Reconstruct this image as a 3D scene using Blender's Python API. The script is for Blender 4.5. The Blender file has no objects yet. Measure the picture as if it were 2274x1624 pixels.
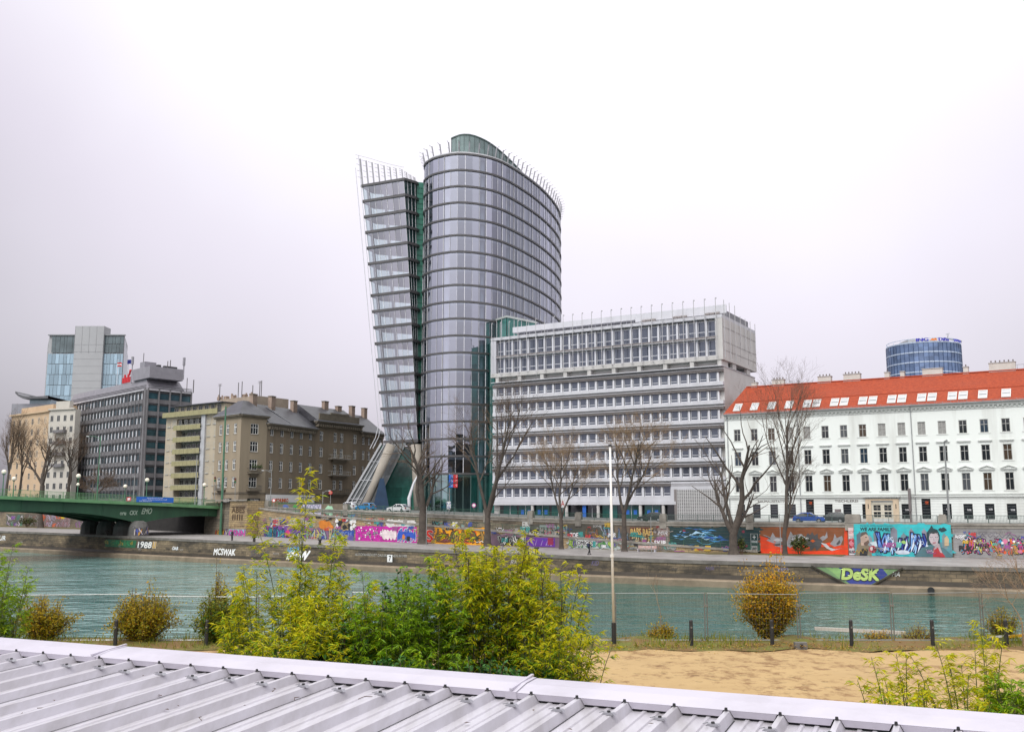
import bpy, math, random
from mathutils import Vector, Matrix
from math import sin, cos, pi, radians as R
sc = bpy.context.scene
COL = sc.collection
rnd = random.Random(7)
# ------------------------------------------------------------------ camera model (photo measured on a 2273 px wide view)
FP = 2180.0
PITCH = math.atan2(318, 2180)
CP, SP = cos(PITCH), sin(PITCH)
def ray(px, py):
    r, u = px - 1136.5, 812 - py
    return r, FP * CP - u * SP, FP * SP + u * CP
def at(px, py, Y):
    r = ray(px, py); k = Y / r[1]
    return Vector((r[0] * k, Y, r[2] * k))
def atz(px, py, Z):
    r = ray(px, py); k = Z / r[2]
    return Vector((r[0] * k, r[1] * k, Z))
def proj(p):
    d = p[1] * CP + p[2] * SP
    return 1136.5 + FP * p[0] / d, 812 - FP * (p[2] * CP - p[1] * SP) / d
STREET = -1.9; WATER = -9.1; BANK = -5.1
# ------------------------------------------------------------------ materials
MATS = {}
def M(name, col, rough=.7, metal=0., var=.12, scale=.6, bump=0., bscale=None, spec=.5, col2=None, streak=False, island=0., coords='Object', detail=4, thresh=None, coat=0):
    if name in MATS: return MATS[name]
    m = bpy.data.materials.new(name); m.use_nodes = True
    nt = m.node_tree; N = nt.nodes; L = nt.links
    b = N['Principled BSDF']
    b.inputs['Roughness'].default_value = rough; b.inputs['Metallic'].default_value = metal
    b.inputs['Specular IOR Level'].default_value = spec
    if coat: b.inputs['Coat Weight'].default_value = coat
    tc = N.new('ShaderNodeTexCoord')
    mp = N.new('ShaderNodeMapping'); L.new(tc.outputs[coords], mp.inputs[0])
    if streak: mp.inputs['Scale'].default_value = (1, 1, .12)
    nz = N.new('ShaderNodeTexNoise'); nz.inputs['Scale'].default_value = scale; nz.inputs['Detail'].default_value = detail
    nz.inputs['Roughness'].default_value = .65
    L.new(mp.outputs[0], nz.inputs[0])
    rp = N.new('ShaderNodeValToRGB')
    lo, hi = thresh or (.3, .7)
    rp.color_ramp.elements[0].position = lo; rp.color_ramp.elements[1].position = hi
    c = col
    if col2 is None:
        a = [max(0, x * (1 - var)) for x in c]; z = [min(1, x * (1 + var)) for x in c]
    else: a, z = col2, col
    rp.color_ramp.elements[0].color = (*a, 1); rp.color_ramp.elements[1].color = (*z, 1)
    L.new(nz.outputs[0], rp.inputs[0])
    out = rp.outputs[0]
    if island:
        g = N.new('ShaderNodeNewGeometry'); hs = N.new('ShaderNodeHueSaturation')
        mr = N.new('ShaderNodeMapRange'); mr.inputs[3].default_value = 1 - island; mr.inputs[4].default_value = 1 + island
        L.new(g.outputs['Random Per Island'], mr.inputs[0]); L.new(mr.outputs[0], hs.inputs['Value'])
        L.new(out, hs.inputs['Color']); out = hs.outputs[0]
    L.new(out, b.inputs['Base Color'])
    if bump:
        bp = N.new('ShaderNodeBump'); bp.inputs['Strength'].default_value = bump; bp.inputs['Distance'].default_value = .05
        n2 = N.new('ShaderNodeTexNoise'); n2.inputs['Scale'].default_value = bscale or scale * 6; n2.inputs['Detail'].default_value = 5
        L.new(mp.outputs[0], n2.inputs[0]); L.new(n2.outputs[0], bp.inputs['Height']); L.new(bp.outputs[0], b.inputs['Normal'])
    MATS[name] = m
    return m
def M_glass(name, tint, refl=.25, gloss=(.9, .9, .95), rough=.03, fres=.6):
    if name in MATS: return MATS[name]
    m = bpy.data.materials.new(name); m.use_nodes = True
    nt = m.node_tree; N = nt.nodes; L = nt.links; N.remove(N['Principled BSDF'])
    o = N['Material Output']
    t = N.new('ShaderNodeBsdfTransparent'); t.inputs[0].default_value = (*tint, 1)
    g = N.new('ShaderNodeBsdfGlossy'); g.inputs[0].default_value = (*gloss, 1); g.inputs['Roughness'].default_value = rough
    if rough > .01:
        tcw = N.new('ShaderNodeTexCoord'); nw = N.new('ShaderNodeTexNoise'); nw.inputs['Scale'].default_value = .35; nw.inputs['Detail'].default_value = 2; bw_ = N.new('ShaderNodeBump'); bw_.inputs['Strength'].default_value = .6; bw_.inputs['Distance'].default_value = .05; L.new(tcw.outputs['Object'], nw.inputs[0]); L.new(nw.outputs[0], bw_.inputs['Height']); L.new(bw_.outputs[0], g.inputs['Normal'])
    lw = N.new('ShaderNodeLayerWeight'); lw.inputs[0].default_value = .25
    geo = N.new('ShaderNodeNewGeometry')
    ma = N.new('ShaderNodeMath'); ma.operation = 'MULTIPLY_ADD'; ma.inputs[1].default_value = fres; ma.inputs[2].default_value = refl
    L.new(lw.outputs['Facing'], ma.inputs[0])
    mb = N.new('ShaderNodeMath'); mb.operation = 'MULTIPLY_ADD'; mb.inputs[1].default_value = .30 if rough > .01 else .02; mb.use_clamp = True
    L.new(geo.outputs['Random Per Island'], mb.inputs[0]); L.new(ma.outputs[0], mb.inputs[2])
    mx = N.new('ShaderNodeMixShader'); L.new(mb.outputs[0], mx.inputs[0]); L.new(t.outputs[0], mx.inputs[1]); L.new(g.outputs[0], mx.inputs[2])
    L.new(mx.outputs[0], o.inputs[0])
    MATS[name] = m
    return m
def M_leaf(name, c0, c1, trans=.35, hue=None):
    if name in MATS: return MATS[name]
    m = bpy.data.materials.new(name); m.use_nodes = True
    nt = m.node_tree; N = nt.nodes; L = nt.links
    b = N['Principled BSDF']; b.inputs['Roughness'].default_value = .5; b.inputs['Specular IOR Level'].default_value = .35
    g = N.new('ShaderNodeNewGeometry'); rp = N.new('ShaderNodeValToRGB')
    rp.color_ramp.elements[0].color = (*c0, 1); rp.color_ramp.elements[1].color = (*c1, 1)
    if hue: e = rp.color_ramp.elements.new(.93); e.color = (*c1, 1); rp.color_ramp.elements[2].color = (*hue, 1)
    L.new(g.outputs['Random Per Island'], rp.inputs[0]); L.new(rp.outputs[0], b.inputs['Base Color'])
    t = N.new('ShaderNodeBsdfTranslucent'); L.new(rp.outputs[0], t.inputs[0])
    mx = N.new('ShaderNodeMixShader'); mx.inputs[0].default_value = trans
    L.new(b.outputs[0], mx.inputs[1]); L.new(t.outputs[0], mx.inputs[2]); L.new(mx.outputs[0], N['Material Output'].inputs[0])
    MATS[name] = m
    return m
def M_brick(name, c1, c2, mortar, scale=1., bw=.9, bh=.35, dirt=(.04, .035, .03), dlo=.42, dhi=.62, coords='UV', dscale=.35, msize=.03):
    if name in MATS: return MATS[name]
    m = bpy.data.materials.new(name); m.use_nodes = True
    nt = m.node_tree; N = nt.nodes; L = nt.links
    b = N['Principled BSDF']; b.inputs['Roughness'].default_value = .85
    tc = N.new('ShaderNodeTexCoord')
    br = N.new('ShaderNodeTexBrick'); br.inputs['Scale'].default_value = scale
    br.inputs['Color1'].default_value = (*c1, 1); br.inputs['Color2'].default_value = (*c2, 1); br.inputs['Mortar'].default_value = (*mortar, 1)
    br.inputs['Mortar Size'].default_value = msize; br.inputs['Brick Width'].default_value = bw; br.inputs['Row Height'].default_value = bh
    L.new(tc.outputs[coords], br.inputs[0])
    nz = N.new('ShaderNodeTexNoise'); nz.inputs['Scale'].default_value = dscale; nz.inputs['Detail'].default_value = 7; nz.inputs['Roughness'].default_value = .7
    mp = N.new('ShaderNodeMapping'); mp.inputs['Scale'].default_value = (.45, 1.3, 1); L.new(tc.outputs[coords], mp.inputs[0]); L.new(mp.outputs[0], nz.inputs[0])
    rp = N.new('ShaderNodeMapRange'); rp.inputs[1].default_value = dlo; rp.inputs[2].default_value = dhi
    L.new(nz.outputs[0], rp.inputs[0])
    mx = N.new('ShaderNodeMix'); mx.data_type = 'RGBA'
    L.new(rp.outputs[0], mx.inputs['Factor']); L.new(br.outputs[0], mx.inputs['A']); mx.inputs['B'].default_value = (*dirt, 1)
    L.new(mx.outputs['Result'], b.inputs['Base Color'])
    bp = N.new('ShaderNodeBump'); bp.inputs['Strength'].default_value = .5; bp.inputs['Distance'].default_value = .06
    L.new(br.outputs['Fac'], bp.inputs['Height']); bp.invert = True; L.new(bp.outputs[0], b.inputs['Normal'])
    MATS[name] = m
    return m
def M_paint(name='mural_paint'):
    if name in MATS: return MATS[name]
    m = bpy.data.materials.new(name); m.use_nodes = True
    nt = m.node_tree; N = nt.nodes; L = nt.links
    b = N['Principled BSDF']; b.inputs['Roughness'].default_value = .6
    a = N.new('ShaderNodeAttribute'); a.attribute_name = 'paint'
    tc = N.new('ShaderNodeTexCoord'); nz = N.new('ShaderNodeTexNoise'); nz.inputs['Scale'].default_value = 1.1; nz.inputs['Detail'].default_value = 6
    L.new(tc.outputs['Object'], nz.inputs[0])
    mr = N.new('ShaderNodeMapRange'); mr.inputs[1].default_value = .3; mr.inputs[2].default_value = .7; mr.inputs[3].default_value = .78; mr.inputs[4].default_value = 1.1
    L.new(nz.outputs[0], mr.inputs[0])
    hs = N.new('ShaderNodeHueSaturation'); L.new(mr.outputs[0], hs.inputs['Value']); L.new(a.outputs['Color'], hs.inputs['Color'])
    # paint breaks over the block joints and has worn off in patches
    sp = N.new('ShaderNodeSeparateXYZ'); L.new(tc.outputs['Object'], sp.inputs[0])
    mo = N.new('ShaderNodeMath'); mo.operation = 'PINGPONG'; mo.inputs[1].default_value = .24; L.new(sp.outputs['Z'], mo.inputs[0])
    lt = N.new('ShaderNodeMapRange'); lt.inputs[1].default_value = .0; lt.inputs[2].default_value = .03; lt.inputs[3].default_value = .45; lt.inputs[4].default_value = 0; L.new(mo.outputs[0], lt.inputs[0])
    n2 = N.new('ShaderNodeTexNoise'); n2.inputs['Scale'].default_value = .8; n2.inputs['Detail'].default_value = 9; n2.inputs['Roughness'].default_value = .75; L.new(tc.outputs['Object'], n2.inputs[0])
    w2 = N.new('ShaderNodeMapRange'); w2.inputs[1].default_value = .56; w2.inputs[2].default_value = .72; w2.inputs[4].default_value = .35; L.new(n2.outputs[0], w2.inputs[0])
    mxm = N.new('ShaderNodeMath'); mxm.operation = 'MAXIMUM'; L.new(lt.outputs[0], mxm.inputs[0]); L.new(w2.outputs[0], mxm.inputs[1])
    mx = N.new('ShaderNodeMix'); mx.data_type = 'RGBA'; L.new(mxm.outputs[0], mx.inputs['Factor']); L.new(hs.outputs[0], mx.inputs['A']); mx.inputs['B'].default_value = (.15, .125, .095, 1)
    L.new(mx.outputs['Result'], b.inputs['Base Color'])
    MATS[name] = m
    return m
# ------------------------------------------------------------------ mesh builder
def origin(o):
    v = Vector((0, 0, 0))
    while o is not None: v += o.location; o = o.parent
    return v
class MB:
    def __init__(s): s.v = []; s.f = []; s.m = []; s.mats = []; s.uv = []; s.c = []; s.has_uv = False; s.has_c = False
    def mi(s, mat):
        if mat not in s.mats: s.mats.append(mat)
        return s.mats.index(mat)
    def face(s, pts, mat, uv=None, col=None):
        i = len(s.v); s.v.extend([tuple(p) for p in pts]); s.f.append(tuple(range(i, i + len(pts)))); s.m.append(s.mi(mat))
        s.uv.append(uv); s.c.append(col)
        if uv: s.has_uv = True
        if col: s.has_c = True
    def mesh(s, verts, faces, mat, uv=None, col=None):
        i = len(s.v); s.v.extend([tuple(p) for p in verts]); k = s.mi(mat)
        for j, f in enumerate(faces):
            s.f.append(tuple(i + q for q in f)); s.m.append(k); s.uv.append(uv[j] if uv else None); s.c.append(col)
        if uv: s.has_uv = True
        if col: s.has_c = True
    def box(s, x0, x1, y0, y1, z0, z1, mat, fr=None):
        P = [(x0, y0, z0), (x1, y0, z0), (x1, y1, z0), (x0, y1, z0), (x0, y0, z1), (x1, y0, z1), (x1, y1, z1), (x0, y1, z1)]
        if fr: P = [fr.p(*p) for p in P]
        s.mesh(P, [(0, 3, 2, 1), (4, 5, 6, 7), (0, 1, 5, 4), (1, 2, 6, 5), (2, 3, 7, 6), (3, 0, 4, 7)], mat)
    def bar(s, a, b, w, h, mat):           # rectangular bar between two points
        a, b = Vector(a), Vector(b); d = (b - a).normalized()
        up = Vector((0, 0, 1)) if abs(d.z) < .9 else Vector((0, 1, 0))
        x = d.cross(up).normalized() * w / 2; y = x.cross(d).normalized() * h / 2
        P = [a - x - y, a + x - y, a + x + y, a - x + y, b - x - y, b + x - y, b + x + y, b - x + y]
        s.mesh(P, [(0, 3, 2, 1), (4, 5, 6, 7), (0, 1, 5, 4), (1, 2, 6, 5), (2, 3, 7, 6), (3, 0, 4, 7)], mat)
    def tube(s, pts, rads, n, mat, cap=True):
        pts = [Vector(p) for p in pts]
        if not hasattr(rads, '__len__'): rads = [rads] * len(pts)
        V = []; ref = None
        for i, p in enumerate(pts):
            d = (pts[min(i + 1, len(pts) - 1)] - pts[max(i - 1, 0)])
            d = d.normalized() if d.length > 1e-9 else Vector((0, 0, 1))
            if ref is None: ref = Vector((1, 0, 0)) if abs(d.x) < .8 else Vector((0, 1, 0))
            x = (ref - d * ref.dot(d)).normalized(); y = d.cross(x); ref = x
            for k in range(n):
                a = 2 * pi * k / n; V.append(p + (x * cos(a) + y * sin(a)) * rads[i])
        Fc = []
        for i in range(len(pts) - 1):
            for k in range(n):
                k2 = (k + 1) % n; Fc.append((i * n + k, i * n + k2, (i + 1) * n + k2, (i + 1) * n + k))
        if cap: Fc.append(tuple(range(n))[::-1]); Fc.append(tuple((len(pts) - 1) * n + k for k in range(n)))
        s.mesh(V, Fc, mat)
    def prism(s, poly, z0, z1, mat, top=None, fr=None):
        n = len(poly)
        area = sum(poly[i][0] * poly[(i + 1) % n][1] - poly[(i + 1) % n][0] * poly[i][1] for i in range(n))
        if area < 0: poly = poly[::-1]
        P = [(p[0], p[1], z0) for p in poly] + [(p[0], p[1], z1) for p in poly]
        if fr: P = [fr.p(*p) for p in P]
        s.mesh(P, [(i, (i + 1) % n, n + (i + 1) % n, n + i) for i in range(n)] + [tuple(range(n))[::-1]], mat)
        s.mesh(P[n:], [tuple(range(n))], top or mat)
    def sphere(s, c, r, mat, n=10, sz=1.):
        V = []; Fc = []
        for i in range(n + 1):
            t = pi * i / n
            for k in range(n): a = 2 * pi * k / n; V.append((c[0] + r * sin(t) * cos(a), c[1] + r * sin(t) * sin(a), c[2] + r * sz * cos(t)))
        for i in range(n):
            for k in range(n): k2 = (k + 1) % n; Fc.append((i * n + k, (i + 1) * n + k, (i + 1) * n + k2, i * n + k2))
        s.mesh(V, Fc, mat)
    def build(s, name, parent=None, smooth=False, local=False):
        me = bpy.data.meshes.new(name)
        o3 = origin(parent) if (parent is not None and not local) else Vector((0, 0, 0))
        me.from_pydata([(v[0] - o3.x, v[1] - o3.y, v[2] - o3.z) for v in s.v], [], s.f)
        for m in s.mats: me.materials.append(m)
        me.polygons.foreach_set('material_index', s.m)
        if s.has_uv:
            ul = me.uv_layers.new(name='UVMap')
            for p, uv in zip(me.polygons, s.uv):
                if uv:
                    for li, w in zip(p.loop_indices, uv): ul.data[li].uv = w
        if s.has_c:
            ca = me.color_attributes.new('paint', 'FLOAT_COLOR', 'CORNER')
            for p, c in zip(me.polygons, s.c):
                if c:
                    for li in p.loop_indices: ca.data[li].color = (*c, 1)
        if smooth: me.polygons.foreach_set('use_smooth', [True] * len(me.polygons))
        me.update()
        o = bpy.data.objects.new(name, me); COL.objects.link(o)
        if parent is not None: o.parent = parent
        return o
def thing(name, label, cat, loc=(0, 0, 0), group=None):
    o = bpy.data.objects.new(name, None); COL.objects.link(o); o.location = loc; o.empty_display_size = .5
    return tag(o, label, cat, group)
def tag(o, label, cat, group=None):
    o['label'] = label; o['category'] = cat
    if group: o['group'] = group
    return o
def struct(o, kind='structure', label=None): o['kind'] = kind; return o
def inst(src, parent, loc, rz=0., scale=None):
    """copy a built part (with its sub-parts); loc is in world space"""
    c = src.copy(); COL.objects.link(c); c.parent = parent
    c.location = Vector(loc) - (origin(parent) if parent is not None else Vector((0, 0, 0))); c.rotation_euler = (0, 0, rz)
    if scale: c.scale = scale
    for ch in src.children:
        d = ch.copy(); COL.objects.link(d); d.parent = c
    return c
def drop(o):
    for ch in list(o.children): bpy.data.objects.remove(ch)
    bpy.data.objects.remove(o)
def dup_thing(root, loc, rz, label, group=None, scale=1.):
    r = root.copy(); COL.objects.link(r); r.location = loc; r.rotation_euler = (0, 0, rz); r.scale = (scale,) * 3; r['label'] = label
    if group: r['group'] = group
    for ch in list(root.children):
        c = ch.copy(); COL.objects.link(c); c.parent = r
        for g in ch.children: d = g.copy(); COL.objects.link(d); d.parent = c
    return r
class Fr:
    """facade frame: local x along the facade to the right, y into the building, z up"""
    def __init__(s, a, b, z=0.):
        s.a = Vector((a[0], a[1], z)); d = Vector((b[0] - a[0], b[1] - a[1], 0)); s.L = d.length
        s.u = d.normalized(); s.n = Vector((-s.u.y, s.u.x, 0)); s.ang = math.atan2(s.u.y, s.u.x)
    def p(s, x, y, z): return s.a + s.u * x + s.n * y + Vector((0, 0, z))
class Line:
    """smoothed ground polyline, left to right; n points to the canal"""
    def __init__(s, pts, sub=8, smooth=True):
        P = [Vector((*p[:2], p[2] if len(p) > 2 else 0)) for p in pts]; s.P = []
        if smooth:
            for i in range(len(P) - 1):
                p0, p1, p2, p3 = P[max(i - 1, 0)], P[i], P[i + 1], P[min(i + 2, len(P) - 1)]
                for k in range(sub):
                    t = k / sub
                    s.P.append(.5 * ((2 * p1) + (p2 - p0) * t + (2 * p0 - 5 * p1 + 4 * p2 - p3) * t * t + (3 * p1 - p0 - 3 * p2 + p3) * t ** 3))
            s.P.append(P[-1])
        else: s.P = P
        s.S = [0]
        for a, b in zip(s.P, s.P[1:]): s.S.append(s.S[-1] + (b.xy - a.xy).length)
        s.len = s.S[-1]
    def seg(s, t):
        t = min(max(t, 0), s.len - 1e-6)
        lo, hi = 0, len(s.S) - 1
        while hi - lo > 1:
            m = (lo + hi) // 2
            if s.S[m] <= t: lo = m
            else: hi = m
        return lo, (t - s.S[lo]) / max(1e-9, s.S[hi] - s.S[lo])
    def at(s, t): i, k = s.seg(t); return s.P[i].lerp(s.P[i + 1], k)
    def tan(s, t):
        a, b = s.at(t - .8), s.at(t + .8); d = Vector((b.x - a.x, b.y - a.y, 0)); return d.normalized()
    def nrm(s, t): d = s.tan(t); return Vector((d.y, -d.x, 0))
    def map(s, t, z, off=0.):
        p = s.at(t); q = s.nrm(t) * off; return Vector((p.x + q.x, p.y + q.y, z))
    def s_of(s, px, z=-3.):
        lo, hi = 0, s.len
        for _ in range(40):
            m = (lo + hi) / 2; p = s.at(m)
            if proj((p.x, p.y, z))[0] < px: lo = m
            else: hi = m
        return lo
    def stations(s, a, b, step): n = max(1, int(math.ceil((b - a) / step))); return [a + (b - a) * i / n for i in range(n + 1)]
def strip(mb, ln, a, b, prof, mat, step=2., mats=None):
    """sweep a profile [(off, z or callable)] along a line; gives UV = (s, profile length)"""
    st = ln.stations(a, b, step)
    for i in range(len(st) - 1):
        v = 0.
        for k in range(len(prof) - 1):
            P = []
            for (t, q) in ((st[i], k), (st[i], k + 1), (st[i + 1], k + 1), (st[i + 1], k)):
                off, z = prof[q]; off = off(t) if callable(off) else off
                z = z(t) if callable(z) else z; P.append(ln.map(t, z, off))
            h = (P[0] - P[1]).length
            mb.face(P, mats[k] if mats else mat, uv=[(st[i], -v), (st[i], -v - h), (st[i + 1], -v - h), (st[i + 1], -v)])
            v += h
# text as mesh --------------------------------------------------------
def text_geo(txt, size, shear=0., spacing=1.):
    cu = bpy.data.curves.new('lettering_curve', 'FONT'); cu.body = txt; cu.size = size; cu.align_x = 'LEFT'; cu.resolution_u = 3
    cu.shear = shear; cu.space_character = spacing
    o = bpy.data.objects.new('lettering_curve', cu); COL.objects.link(o)
    dg = bpy.context.evaluated_depsgraph_get(); me = o.evaluated_get(dg).to_mesh()
    V = [(v.co.x, v.co.y) for v in me.vertices]; Fc = [tuple(p.vertices) for p in me.polygons]
    bpy.data.objects.remove(o); bpy.data.curves.remove(cu)
    return V, Fc
class Paint:
    """flat painted shapes on a surface; mapping f(x, z, lift) -> world"""
    def __init__(s, f): s.f = f; s.mb = MB(); s.pm = M_paint(); s.k = 0
    def lift(s, k=None): return .012 + .006 * (s.k if k is None else k)
    def poly(s, pts, col, k=None):
        s.mb.face([s.f(x, z, s.lift(k)) for x, z in pts], s.pm, col=col)
    def rect(s, x0, x1, z0, z1, col, k=None, n=1):
        for i in range(n):
            a, b = x0 + (x1 - x0) * i / n, x0 + (x1 - x0) * (i + 1) / n
            s.poly([(a, z0), (b, z0), (b, z1), (a, z1)], col, k)
    def text(s, txt, x, z, w, h, col, k=None, shear=0., bold=0., wob=0., seed=0):
        V, Fc = text_geo(txt, 1., shear)
        if not V: return
        x0, x1 = min(v[0] for v in V), max(v[0] for v in V); y0, y1 = min(v[1] for v in V), max(v[1] for v in V)
        q = random.Random(seed); ph = q.random() * 6
        offs = [(0, 0)] + ([(bold * cos(a), bold * sin(a)) for a in [j * pi / 4 for j in range(8)]] if bold else [])
        for (ox, oz) in offs:
            W = []
            for vx, vy in V:
                a = (vx - x0) / (x1 - x0); b = (vy - y0) / (y1 - y0)
                W.append(s.f(x + a * w + ox, z + b * h + oz + wob * h * sin(a * 9 + ph), s.lift(k)))
            s.mb.mesh(W, Fc, s.pm, col=col)
            if bold: k = (s.k if k is None else k) + .12
    def blob(s, x, z, rx, rz, col, q, k=None, spik=.2, n=14):
        s.poly([(x + rx * cos(2 * pi * i / n) * (1 + q.uniform(-spik, spik)), z + rz * sin(2 * pi * i / n) * (1 + q.uniform(-spik, spik))) for i in range(n)], col, k)
    def wild(s, x0, x1, z0, z1, pal, outline, seed, n=6, k=1):
        """wild-style letters: sharp interlocking strokes with an outline, a fill and a highlight"""
        q = random.Random(seed); w = (x1 - x0) / n; h = z1 - z0
        for i in range(n):
            cx = x0 + w * (i + .5); col = pal[i % len(pal)]; lean = q.uniform(-.25, .25)
            strokes = []
            for j in range(q.choice((3, 4, 4))):
                a = (cx + q.uniform(-.55, .55) * w, z0 + h * q.uniform(.02, .4)); b = (cx + q.uniform(-.5, .5) * w + lean * h, z0 + h * q.uniform(.6, 1.))
                m = (q.uniform(-.4, .4) * w + (a[0] + b[0]) / 2, (a[1] + b[1]) / 2); strokes.append((a, m, b, q.uniform(.1, .2) * w))
            for lay, (grow, c) in enumerate(((.055 * h, outline), (0, col), (-.03 * h, pal[(i + 1) % len(pal)]))):
                for a, m, b, t in strokes:
                    t2 = t + grow
                    if t2 < .02: continue
                    e = grow * 1.2
                    s.poly([(a[0] - t2 * .4, a[1] - e), (m[0] - t2, m[1]), (b[0] - t2 * .9, b[1] + e), (b[0] + t2 * .7, b[1] + e * .6), (m[0] + t2, m[1]), (a[0] + t2 * 1.1, a[1] - e * .6)], c, k + lay + .1 * (i % 3))
    def fray(s, x0, x1, z0, z1, col, q, n=26):
        for i in range(n):
            if i % 3: x, z = q.uniform(x0, x1), (z1 if q.random() < .6 else z0)
            else: x, z = q.choice((x0, x1)), q.uniform(z0, z1)
            s.blob(x, z, q.uniform(.15, .5), q.uniform(.05, .22), col, q, .02 * i, .4, 9)
    def scrawl(s, x0, x1, z0, z1, q, n, k=12):
        for i in range(n):
            c = q.choice([(.02, .02, .025), (.7, .7, .72), (.55, .05, .05), (.04, .08, .35), (.6, .4, .05), (.35, .1, .3), (.04, .3, .28), (.3, .28, .26)]); x, z = q.uniform(x0, x1), q.uniform(z0, z1); w = q.uniform(.5, 1.8)
            if i % 3 == 0: s.text(q.choice(['ZOE', 'RAK', 'SKIP', 'VIE', 'NEO', 'PUK', 'ASKO', 'MIR']), x, z, w, q.uniform(.3, .8), c, k + .1 * i, shear=q.uniform(-.2, .5), bold=q.choice((0, .03, .05)))
            else:
                h = q.uniform(.15, .7); t = q.uniform(.025, .07); P = [(x + w * j / 6, z + h * q.random()) for j in range(7)]
                s.poly([(a, b + t) for a, b in P] + [(a, b - t) for a, b in P[::-1]], c, k + .1 * i)
    def build(s, parent, name='mural', label=None):
        o = s.mb.build(name, parent)
        if label: o['label'] = label
        return o
# ------------------------------------------------------------------ camera, sky, sun
cam = bpy.data.cameras.new('camera'); co = bpy.data.objects.new('camera', cam); COL.objects.link(co)
cam.sensor_width = 36; cam.lens = 36 * FP / 2273; cam.clip_end = 6000; cam.clip_start = .05
co.location = (0, 0, 0); co.rotation_euler = (pi / 2 + PITCH, 0, 0)
sc.camera = co
sc.view_settings.view_transform = 'Standard'; sc.view_settings.look = 'None'; sc.view_settings.exposure = 0.25
sc.render.resolution_x = 1024; sc.render.resolution_y = 731
sc.cycles.max_bounces = 10; sc.cycles.transparent_max_bounces = 24; sc.cycles.diffuse_bounces = 3; sc.cycles.glossy_bounces = 4
sc.cycles.caustics_reflective = False; sc.cycles.caustics_refractive = False
try: sc.cycles.use_denoising = True
except Exception: pass
SUN_EL, SUN_AZ = R(50), R(205)          # azimuth clockwise from +Y: behind the camera, a little to the left
w = bpy.data.worlds.new('World'); sc.world = w; w.use_nodes = True
nt = w.node_tree; N = nt.nodes; L = nt.links
bg = N['Background']
sky = N.new('ShaderNodeTexSky'); sky.sky_type = 'NISHITA'; sky.sun_disc = False; sky.sun_elevation = SUN_EL; sky.sun_rotation = SUN_AZ; sky.dust_density = 4
bg.inputs['Strength'].default_value = .07
L.new(sky.outputs[0], bg.inputs[0])
# cloud cover: an even overcast veil, brightest where the cloud is thin (above the tower) and towards the zenith
bg2 = N.new('ShaderNodeBackground')
tc = N.new('ShaderNodeTexCoord')
def math_node(op, a=None, b=None, va=None, vb=None, clamp=False):
    n = N.new('ShaderNodeMath'); n.operation = op; n.use_clamp = clamp
    if a is not None: L.new(a, n.inputs[0])
    elif va is not None: n.inputs[0].default_value = va
    if b is not None: L.new(b, n.inputs[1])
    elif vb is not None: n.inputs[1].default_value = vb
    return n.outputs[0]
nrmn = N.new('ShaderNodeVectorMath'); nrmn.operation = 'NORMALIZE'; L.new(tc.outputs['Generated'], nrmn.inputs[0])
dv = Vector((.08, .90, .42)).normalized()
dt = N.new('ShaderNodeVectorMath'); dt.operation = 'DOT_PRODUCT'; L.new(nrmn.outputs[0], dt.inputs[0]); dt.inputs[1].default_value = dv
sep = N.new('ShaderNodeSeparateXYZ'); L.new(nrmn.outputs[0], sep.inputs[0])
cn = N.new('ShaderNodeTexNoise'); cn.inputs['Scale'].default_value = 2.2; cn.inputs['Detail'].default_value = 4; L.new(nrmn.outputs[0], cn.inputs[0])
mr = N.new('ShaderNodeMapRange'); mr.inputs[1].default_value = .74; mr.inputs[2].default_value = 1.; mr.inputs[3].default_value = 0.; mr.inputs[4].default_value = .42
L.new(dt.outputs['Value'], mr.inputs[0])
mz = N.new('ShaderNodeMapRange'); mz.interpolation_type = 'SMOOTHSTEP'; mz.inputs[1].default_value = .08; mz.inputs[2].default_value = .95; mz.inputs[3].default_value = 0.; mz.inputs[4].default_value = .72
L.new(sep.outputs['Z'], mz.inputs[0])
mback = N.new('ShaderNodeMapRange'); mback.inputs[1].default_value = .3; mback.inputs[2].default_value = -.6; mback.inputs[3].default_value = 0.; mback.inputs[4].default_value = .42
L.new(sep.outputs['Y'], mback.inputs[0])
mn = N.new('ShaderNodeMapRange'); mn.inputs[1].default_value = .3; mn.inputs[2].default_value = .7; mn.inputs[3].default_value = -.045; mn.inputs[4].default_value = .045
L.new(cn.outputs[0], mn.inputs[0])
s1 = math_node('ADD', mr.outputs[0], mz.outputs[0]); s2 = math_node('ADD', s1, mback.outputs[0]); s3 = math_node('ADD', s2, mn.outputs[0])
s4 = math_node('ADD', s3, vb=.15)
tint = N.new('ShaderNodeValToRGB'); tint.color_ramp.elements[0].position = .5; tint.color_ramp.elements[0].color = (.93, .845, 1.0, 1)
tint.color_ramp.elements[1].position = .95; tint.color_ramp.elements[1].color = (1, 1, 1, 1)
L.new(s4, tint.inputs[0])
L.new(tint.outputs[0], bg2.inputs['Color']); L.new(s4, bg2.inputs['Strength'])
ad = N.new('ShaderNodeAddShader'); L.new(bg.outputs[0], ad.inputs[0]); L.new(bg2.outputs[0], ad.inputs[1])
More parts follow.
